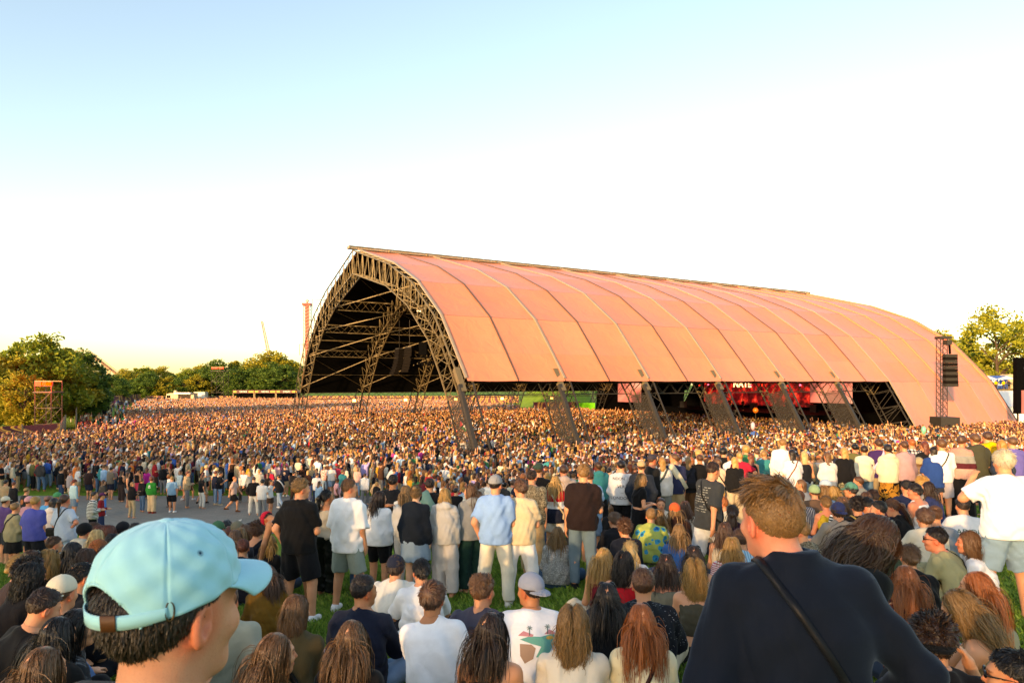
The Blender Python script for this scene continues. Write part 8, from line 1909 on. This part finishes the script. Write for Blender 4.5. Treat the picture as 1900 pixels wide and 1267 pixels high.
def filler(n, spot, loc, group):
    made = 0; tries = 0
    while made < n and tries < n*60:
        tries += 1; X, Y = spot()
        if any((X-q[0].location.x)**2+(Y-q[0].location.y)**2 < .36 for q in PEOPLE): continue
        sex = rf.choice('mf'); hc = wpick(rf, HC); tc = wpick(rf, TOPC); bc = rf.choice(BTC)
        hs, hn = rf.choice([('short', 'short'), ('crew', 'cropped'), ('mop', 'tousled'), ('curly', 'curly')]) if sex == 'm' else rf.choice([('long', 'long'), ('mid', 'shoulder length'), ('bob', 'bobbed'), ('pony', 'tied back'), ('curlylong', 'long curly'), ('bun', 'pinned up')])
        tk, tn = rf.choice([('tee', 't-shirt'), ('tee', 't-shirt'), ('long', 'sweater'), ('hoodie', 'hoodie')] if sex == 'm' else [('tee', 't-shirt'), ('long', 'sweater'), ('tank', 'vest top'), ('hoodie', 'hoodie')])
        bk, bn = rf.choice([('jeans', 'jeans'), ('shorts', 'shorts'), ('trousers', 'trousers')] if sex == 'm' else [('jeans', 'jeans'), ('skirt', 'skirt'), ('wide', 'wide trousers'), ('short_shorts', 'shorts')])
        cap = rf.choice([('front', c[1], c[0]) for c in TOPC]) if rf.random() < .14 else None
        lb = f'person with {hn} {hc[0]} hair in {tc[0]} {tn} and {bc[0]} {bn}'+(f', {cap[2]} cap' if cap else '')+f' {loc}'
        if lb in labels or len(lb.replace('-', ' ').split()) > 16: continue
        labels.add(lb)
        yaw = math.degrees(math.atan2(33-X, 105-Y))+rf.gauss(0, 22)+(180 if rf.random() < .05 else 0)
        o, b = person(X, Y, float(ground(X, Y)), yaw, rf.choice(['st_down', 'st_front', 'st_pocket', 'st_hold', 'st_walk' if 'pavement' in loc else 'st_up' if rf.random() < .3 else 'st_face', 'st_apart', 'st_hip' if sex == 'f' else 'st_mix', 'st_hug']), sex, rf.choice('ppplrtb' if rf.random() < .3 else 'pplr'), (hs, hc[1]), (tk, tc[1]), (bk, bc[1]), scale=rf.gauss(1.0 if sex == 'm' else .955, .03), hy=rf.choice([0, 0, 0, 20, -20, 40]), cap=cap[:2] if cap else None, label=lb, seed=rf.randrange(99))
        o['group'] = group; made += 1
def spot_mid():
    Y = rf.uniform(14.2, 25); x = rf.uniform(720, 1480); return (x-950)/F*Y, Y
def spot_right():
    Y = rf.uniform(15.2, 25); x = rf.uniform(1440, 1900); return (x-950)/F*Y, Y
def spot_left():
    Y = rf.uniform(37.6, 41); x = rf.uniform(0, 760); return (x-950)/F*Y, Y
def spot_path():
    Y = rf.uniform(30.5, 37); x = rf.uniform(60, 700); return (x-950)/F*Y, Y
filler(24, spot_path, 'on the pavement', 'people standing and walking on the pavement')
filler(34, spot_mid, 'in the standing crowd', 'people standing in the crowd down the slope')
filler(13, spot_right, 'on the upper slope', 'people standing on the upper slope')
filler(14, spot_left, 'at the crowd edge', 'people at the edge of the crowd beyond the pavement')
# ================================================================== the crowd that nobody could count: one object
def mat_inst(name, attr, rough=.85):
    m, nt, b = nodes(name); a = N(nt, 'ShaderNodeAttribute'); a.attribute_type = 'INSTANCER'; a.attribute_name = attr
    tc = N(nt, 'ShaderNodeTexCoord'); nz = noise(nt, 9, 3, .6, tc.outputs['Object']); k = N(nt, 'ShaderNodeMapRange'); L(nt, nz.outputs[0], k.inputs[0]); k.inputs[3].default_value = .7; k.inputs[4].default_value = 1.25
    hs = N(nt, 'ShaderNodeHueSaturation'); L(nt, a.outputs['Color'], hs.inputs['Color']); L(nt, k.outputs[0], hs.inputs['Value'])
    L(nt, hs.outputs[0], b.inputs['Base Color']); b.inputs['Roughness'].default_value = rough; b.inputs['Specular IOR Level'].default_value = .2
    return m
IM = [mat_inst('crowd_skin', 'c_skin', .6), mat_inst('crowd_hair', 'c_hair', .5), mat_inst('crowd_top', 'c_top'), mat_inst('crowd_bottom', 'c_bot')]
crowd_col = bpy.data.collections.new('crowd_figures')
def proto(i, pose, sex, hs, tk, bk, hy, h=.042):
    b = Body(pose, sex, hy, 0, 1.0); Hm = np.array(b.Rh)
    def parts(p):
        q = (p-b.hc.astype(np.float32)) @ b.Rh.astype(np.float32)
        u = (q-C0)/HR; k = np.linalg.norm(u, axis=1)+1e-9; un = u/k[:, None]
        hr = smax(ell(q, C0, HR+.016), (hairline(un[:, 1])-un[:, 2])*.085, .01)
        if hs == 'long':
            hr = smin(hr, rcone(q, (0, -.08, 0), (0, -.13, -.36), .075, .06), .03)
        if hs == 'bob': hr = smin(hr, rcone(q, (0, -.05, 0), (0, -.06, -.12), .085, .075), .03)
        sk = b.sdf(p, False, True, True, .03)
        return np.stack([sk, hr, b.shirt(p, tk, i, 0), b.pants(p, bk, i, 0)], 1)
    lo, hi = b.bounds(.1); V, Q = surfnet(lambda p: parts(p).min(1), lo, hi, h, 3)
    cen = V[Q].mean(1).astype(np.float32); mi = parts(cen).argmin(1)
    o = bpy.data.objects.new('crowd_figure', mesh_np('crowd_figure', V, Q, IM, True, mi)); crowd_col.objects.link(o)
for i, a in enumerate([('st_down', 'm', 'short', 'tee', 'shorts', 0), ('st_front', 'm', 'short', 'tee', 'jeans', 20), ('st_front', 'f', 'long', 'tee', 'jeans', 0), ('st_down', 'f', 'long', 'long', 'wide', -20), ('st_hold', 'f', 'bob', 'tank', 'shorts', 20),
                       ('st_apart', 'm', 'short', 'long', 'trousers', -20), ('st_hip', 'f', 'long', 'tee', 'skirt', 0), ('st_pocket', 'm', 'short', 'hoodie', 'trousers', 0), ('st_up', 'm', 'short', 'tee', 'jeans', 0), ('st_face', 'f', 'bob', 'long', 'jeans', 0)]): proto(i, *a)
rc_ = np.random.default_rng(11)
pts = []
def inside(X, Y):
    # left fence line, back fence, right edge, stage
    fx = np.interp(Y, [30, 63, 68, 88, 118, 180, 206], [-60, -48.5, -44, -57, -74, -105, -110])
    k = ((X-TX0)*TD[0]+(Y-TY0)*TD[1])/BAY; l = (X-TX0)*TW[0]+(Y-TY0)*TW[1]
    ok = (X > fx+1.0) & (Y < 203)
    ok &= ~((k > 5.65) & (l > -3) & (l < 60)) & ~((k > 5.65) & (l >= 0)) & ~((k > 8.0) & (l < 4) & (Y > 68))
    ok &= ~((l > 62) & (X > 1.5) & (Y > 122))                      # green bank behind the tent
    ok &= ~((Y > 76) & (Y < 190) & (X < fx+7) & (rc_.random(len(X)) < .85))
    for kk in (0, 1, 2, 3, 4, 5):
        ok &= ~((np.abs(k-kk) < .16) & (l > -2.6) & (l < 2.2)); ok &= ~((np.abs(k-kk) < .16) & (l > 55.8) & (l < 60.4))
    return ok
def scatter(y0, y1, dens, jit=.32):
    sp = 1/math.sqrt(dens)
    ys = np.arange(y0, y1, sp); out = []
    for j, y in enumerate(ys):
        xw = .93*y; xs = np.arange(-xw, xw, sp)+(sp/2 if j % 2 else 0)
        out.append(np.stack([xs, np.full_like(xs, y)], 1))
    p = np.concatenate(out); p = p+rc_.normal(0, jit*sp, p.shape)
    return p
cand = np.concatenate([scatter(23, 45, 2.3), scatter(45, 75, 2.3), scatter(75, 115, 1.7), scatter(115, 204, 1.15)])
X, Y = cand[:, 0], cand[:, 1]
xpix = 950+F*X/Y
near_edge = np.where(xpix < 760, 38.6+.8*np.sin(X*.9)+.5*np.sin(X*2.3), np.where(xpix < 1450, 24.0+.8*np.sin(X), 23.5+.8*np.sin(X)))
near_edge = np.where((xpix > 700) & (xpix < 860), np.interp(xpix, [700, 860], [38.5, 24]), near_edge)
ok = inside(X, Y) & (Y > near_edge)
thin = np.where((xpix < 330) & (Y > 120), .55, 1.0); ok &= rc_.random(len(X)) < thin*.97
pl_ = np.array([(o.location.x, o.location.y) for o, b in PEOPLE if o.location.y > 20])
for q in pl_: ok &= (X-q[0])**2+(Y-q[1])**2 > .22
cand = cand[ok]; n = len(cand); X, Y = cand.T
Z = ground(X, Y)
face = np.degrees(np.arctan2(33-X, 105-Y))+rc_.normal(0, 20, n)
def pickc(lst, wts, n): 
    wts = np.array(wts, float); return np.array(lst)[rc_.choice(len(lst), n, p=wts/wts.sum())]
ctop = pickc([lin(c[1]) for c in TOPC], [c[2] for c in TOPC], n); chair = pickc([lin(HAIRC[c[1]]) for c in HC], [c[2] for c in HC], n)
cbot = pickc([lin(c[1]) for c in BTC], [1]*len(BTC), n); cskin = pickc([lin(c) for c in ('#d0946f', '#dcab8a', '#b67c55', '#cc8464', '#70452e')], [5, 4, 2, 3, .4], n)
for c in (ctop, chair, cbot, cskin): c *= rc_.uniform(.8, 1.2, (n, 1)); np.clip(c, 0, .85, out=c)
me = bpy.data.meshes.new('crowd'); me.vertices.add(n); me.vertices.foreach_set('co', np.stack([X, Y, Z], 1).astype(np.float32).ravel())
def vat(name, v, typ='FLOAT_VECTOR', fld='vector'):
    a = me.attributes.new(name, typ, 'POINT'); a.data.foreach_set(fld, np.ascontiguousarray(v).astype(np.int32 if typ == 'INT' else np.float32).ravel())
for nm, v in (('c_top', ctop), ('c_hair', chair), ('c_bot', cbot), ('c_skin', cskin)): vat(nm, v)
vat('rot', np.stack([rc_.normal(0, .03, n), rc_.normal(0, .03, n), np.radians(-face)], 1)); vat('scl', (rc_.normal(1, .05, (n, 1))*np.ones((1, 3))))
w_idx = pickc(list(range(10)), [10, 12, 12, 10, 9, 10, 11, 10, 4, 6], n); vat('idx', w_idx, 'INT', 'value')
crowd = put('crowd', me); tag(crowd, 'dense festival crowd filling the arena floor around the tent', 'crowd', kind='stuff')
def gn_instances(obj, coll, name):
    g = bpy.data.node_groups.new(name, 'GeometryNodeTree'); g.interface.new_socket('Geometry', in_out='INPUT', socket_type='NodeSocketGeometry'); g.interface.new_socket('Geometry', in_out='OUTPUT', socket_type='NodeSocketGeometry')
    i = g.nodes.new('NodeGroupInput'); o = g.nodes.new('NodeGroupOutput'); ip = g.nodes.new('GeometryNodeInstanceOnPoints'); ci = g.nodes.new('GeometryNodeCollectionInfo')
    ci.inputs[0].default_value = coll; ci.inputs[1].default_value = True; ci.inputs[2].default_value = True
    mp = g.nodes.new('GeometryNodeMeshToPoints'); g.links.new(i.outputs[0], mp.inputs[0]); g.links.new(mp.outputs[0], ip.inputs['Points']); g.links.new(ci.outputs[0], ip.inputs['Instance']); ip.inputs['Pick Instance'].default_value = True
    def at(nm, typ):
        a = g.nodes.new('GeometryNodeInputNamedAttribute'); a.data_type = typ; a.inputs[0].default_value = nm; return a.outputs[0]
    g.links.new(at('idx', 'INT'), ip.inputs['Instance Index']); g.links.new(at('rot', 'FLOAT_VECTOR'), ip.inputs['Rotation']); g.links.new(at('scl', 'FLOAT_VECTOR'), ip.inputs['Scale'])
    g.links.new(ip.outputs[0], o.inputs[0]); m = obj.modifiers.new('instances', 'NODES'); m.node_group = g
gn_instances(crowd, crowd_col, 'crowd_instances')
print('crowd', n, 'people', len(PEOPLE))

# ------------------------------------------------------------------ grass blades near the camera
gcol = bpy.data.collections.new('grass_tufts')
GB, nt_, b_ = nodes('grass_blade'); oi_ = N(nt_, 'ShaderNodeObjectInfo'); ge_ = N(nt_, 'ShaderNodeNewGeometry')
L(nt_, ramp(nt_, math_(nt_, 'ADD', math_(nt_, 'MULTIPLY', oi_.outputs['Random'], .5), math_(nt_, 'MULTIPLY', ge_.outputs['Random Per Island'], .5)), [(.1, '#3c5214'), (.45, '#648a22'), (.8, '#8fa83c'), (1, '#b3aa62')]), b_.inputs['Base Color']); b_.inputs['Roughness'].default_value = .7
for k in range(4):
    r = np.random.default_rng(50+k); nb = 42; c = r.normal(0, .05, (nb, 2)); a = r.uniform(0, 6.28, nb); hgt = r.uniform(.022, .062, nb); ln = r.uniform(.2, 1.1, nb)*hgt; w_ = .0035
    dx, dy = np.cos(a), np.sin(a); V = np.stack([np.stack([c[:, 0]-dy*w_, c[:, 1]+dx*w_, 0*a-.01], 1), np.stack([c[:, 0]+dy*w_, c[:, 1]-dx*w_, 0*a-.01], 1), np.stack([c[:, 0]+dx*ln*.4+dy*w_*.7, c[:, 1]+dy*ln*.4-dx*w_*.7, hgt*.65], 1), np.stack([c[:, 0]+dx*ln, c[:, 1]+dy*ln, hgt], 1)], 1).reshape(-1, 3)
    i = np.arange(nb)*4; ob = bpy.data.objects.new('grass_tuft', mesh_np('grass_tuft', V, np.stack([i, i+1, i+2, i+3], 1), [GB])); gcol.objects.link(ob)
r = np.random.default_rng(60); ng = 36000; Yg = 2.2+16*r.random(ng)**1.0; Xg = (r.random(ng)*2-1)*1.1*(Yg+.5)
me = bpy.data.meshes.new('grass'); me.vertices.add(ng); me.vertices.foreach_set('co', np.stack([Xg, Yg, ground(Xg, Yg)], 1).astype(np.float32).ravel())
vat('rot', np.stack([0*Xg, 0*Xg, r.uniform(0, 6.28, ng)], 1)); vat('scl', r.uniform(.7, 1.5, (ng, 1))*np.ones((1, 3))); vat('idx', r.integers(0, 4, ng), 'INT', 'value')
gr = put('grass', me); tag(gr, 'short trodden grass on the slope', 'grass', kind='stuff'); gn_instances(gr, gcol, 'grass_instances')

# ------------------------------------------------------------------ small things among the people
def flag(x, y, Z, label, flip=1):
    p = P(x, y, Z); g = float(ground(p[0], p[1])); o = empty('flag', (p[0], p[1], g+1.6)); h_ = p[2]-g-1.6; tag(o, label, 'flag', 'flags held up in the crowd')
    mb = MB(); mb.bar((0, 0, 0), (0, 0, h_+.1), .02, 5); mb.build('pole', STEEL, o)
    ln, hh = 1.5, 1.0
    def pt(u, v): return (flip*(ln*u*.62), .12*math.sin(u*7+v), h_-hh*(1-v)*.75-u*u*.75-.1*u)
    for nm, v0, v1, col in (('black_stripe', .667, 1, '#16161a'), ('white_stripe', .333, .667, '#dcd8d0'), ('green_stripe', 0, .333, '#1f7a3c')):
        mb = MB()
        for i in range(8): mb.quad(pt(i/8, v0), pt((i+1)/8, v0), pt((i+1)/8, v1), pt(i/8, v1))
        mb.build(nm, plain('flag_'+nm, col, .8), o, True)
    mb = MB()
    for i in range(5):
        u0, u1 = .4*i/5, .4*(i+1)/5; f = lambda u, s: tuple(np.array(pt(u, .5+s*.5*(1-u/.4)))+np.array([0, -.015, 0]))
        mb.quad(f(u0, -1), f(u1, -1), f(u1, 1), f(u0, 1))
    mb.build('red_triangle', plain('flag_red', '#b3202e', .8), o, True)
flag(501, 772, 95, 'striped flag with red triangle waving left of the first tent leg in the crowd'); flag(852, 778, 62, 'striped flag with red triangle held beside the near tent leg')
def balloon(x, y, Z, col, label, rx=.28, rz=.36):
    p = P(x, y, Z); o = empty('balloon', p); tag(o, label, 'balloon'); V, Q = surfnet(lambda q: smin(ell(q, (0, 0, 0), (rx, rx, rz)), ell(q, (0, 0, -rz), (.05, .05, .06)), .06), (-.5, -.5, -.6), (.5, .5, .6), .06)
    put('skin', mesh_np('skin', V, Q, [plain('balloon_'+col[1:], col, .35)]), o); mb = MB(); mb.bar((0, 0, -rz), (0, 0, -rz-1.1), .012, 4); mb.build('stick', STEEL, o)
balloon(1402, 761, 70, '#c8641e', 'orange ball held high before the stage', .28, .28); balloon(1714, 797, 36, '#6fc7a0', 'mint and pink inflatable ice lolly above the crowd', .12, .2); balloon(939, 797, 58, '#d05a78', 'pink balloon above the crowd under the tent', .15, .22)
balloon(1397, 790, 58, '#c9a5b0', 'pale pink inflatable figure held above the crowd', .18, .34)
BEER = plain('beer', '#c98a14', .2); CUPM, nt_, b_ = nodes('clear_cup'); b_.inputs['Base Color'].default_value = (.9, .9, .88, 1); b_.inputs['Roughness'].default_value = .1; b_.inputs['Alpha'].default_value = .35
def cup(lbl, arm, label):
    o, b, s = find(lbl); sh, e, wr, hd, sg = b.arms[arm]; q = wr+hd*.09; Mw = Matrix.Translation(o.location) @ Matrix.Rotation(o.rotation_euler.z, 4, 'Z') @ Matrix.Scale(o.scale[0], 4); p = Mw @ Vector(q)
    c = empty('beer_cup', p); tag(c, label, 'cup'); mb = MB(); mb.bar((0, 0, -.05), (0, 0, .07), .032, 14, .042, False); mb.build('cup', CUPM, c, True); mb = MB(); mb.bar((0, 0, -.048), (0, 0, .045), .030, 14, .038); mb.build('beer', BEER, c, True)
cup('holding a beer', 0, 'plastic cup of beer held by the person with the slipped hoodie'); cup('dark brown t-shirt, blue jeans', 0, 'plastic cup of beer held in front of the dark brown t-shirt'); cup('navy t-shirt and jeans holding', 0, 'plastic cup held by the person in navy t-shirt')
def ph(lbl):
    o, b, s = find(lbl); q = (b.arms[0][2]+b.arms[1][2])/2+(b.arms[0][3]+b.arms[1][3])*.05; Mw = Matrix.Translation(o.location) @ Matrix.Rotation(o.rotation_euler.z, 4, 'Z') @ Matrix.Scale(o.scale[0], 4)
    c = empty('phone', Mw @ Vector(q), o.rotation_euler.z); c.rotation_euler[0] = R(-40); tag(c, 'dark phone in the hands of the person with blond waves', 'phone'); mb = MB(); mb.box((0, 0, 0), (.075, .009, .155)); mb.build('body', PLASTIC, c); mb = MB(); mb.box((0, -.0055, 0), (.068, .002, .145)); mb.build('glass', plain('phone_glass', '#1a1d24', .1), c)
ph('looking at a phone')
# teal blanket
xs, ys = np.meshgrid(np.linspace(-1.0, 1.0, 21), np.linspace(-.8, .8, 17)); bx, by = (455-950)/F*5.4, 5.4
Vb = np.stack([bx+xs, by+ys, ground(bx+xs, by+ys)+.035+.012*np.sin(xs*9+ys*4)*np.cos(ys*7)], -1).reshape(-1, 3); i = (np.arange(16)[:, None]*21+np.arange(20)[None, :]).reshape(-1)
o = put('picnic_blanket', mesh_np('picnic_blanket', Vb, np.stack([i, i+1, i+22, i+21], 1), [plain('teal_blanket', '#12756a', .9)])); tag(o, 'teal green blanket on the grass under the mustard jacket', 'blanket')
# litter on the pavement
rl_ = random.Random(5)
for k in range(7):
    Yk = rl_.uniform(26.5, 30); Xk = (rl_.uniform(210, 480)-950)/F*Yk; mb = MB(); mb.box((0, 0, .03), (rl_.uniform(.06, .14), rl_.uniform(.05, .1), .04), Matrix.Rotation(rl_.uniform(0, 3), 3, 'Z')); mb.box((.03, .02, .05), (.05, .06, .03), Matrix.Rotation(rl_.uniform(0, 3), 3, 'Y'))
    o = mb.build('paper_litter', bpy.data.materials['cabin_white']); o.location = (Xk, Yk, float(ground(Xk, Yk))+.02); tag(o, 'small crumpled white litter lying on the pavement', 'litter', 'litter on the pavement')
# yellow vests on the deck, one more performer on the stage
for x, c_, lb in ((1848, '#d8a818', 'steward in yellow jacket on the viewing deck beside the parasol'), (1862, '#dcb01c', 'steward in yellow jacket in the middle of the viewing deck'), (1872, '#1b1c22', 'person in dark clothes at the end of the viewing deck')):
    p = P(x, 709, 130.6); o, b = person(p[0], 130.6, 4.95, rf.uniform(-60, 60), 'st_front', 'm', 'p', ('short', 'dark'), ('long', c_), ('trousers', '#16171b'), lodZ=40, label=lb, seed=1); o['group'] = 'people on the viewing deck'
for (k, l), lb in (((6.9, 30), 'performer standing at the middle of the red stage'), ((6.9, 22), 'performer on the red stage near the large screen'), ((7.3, 36), 'drummer behind the kit on the red stage')):
    p = tp(k, l, 1.9); o, b = person(p[0], p[1], 1.9, -120, 'st_hold', 'm', 'p', ('short', 'dark'), ('long', '#3a1a1c'), ('trousers', '#151518'), lodZ=40, label=lb, seed=1); o['group'] = 'performers on the stage'
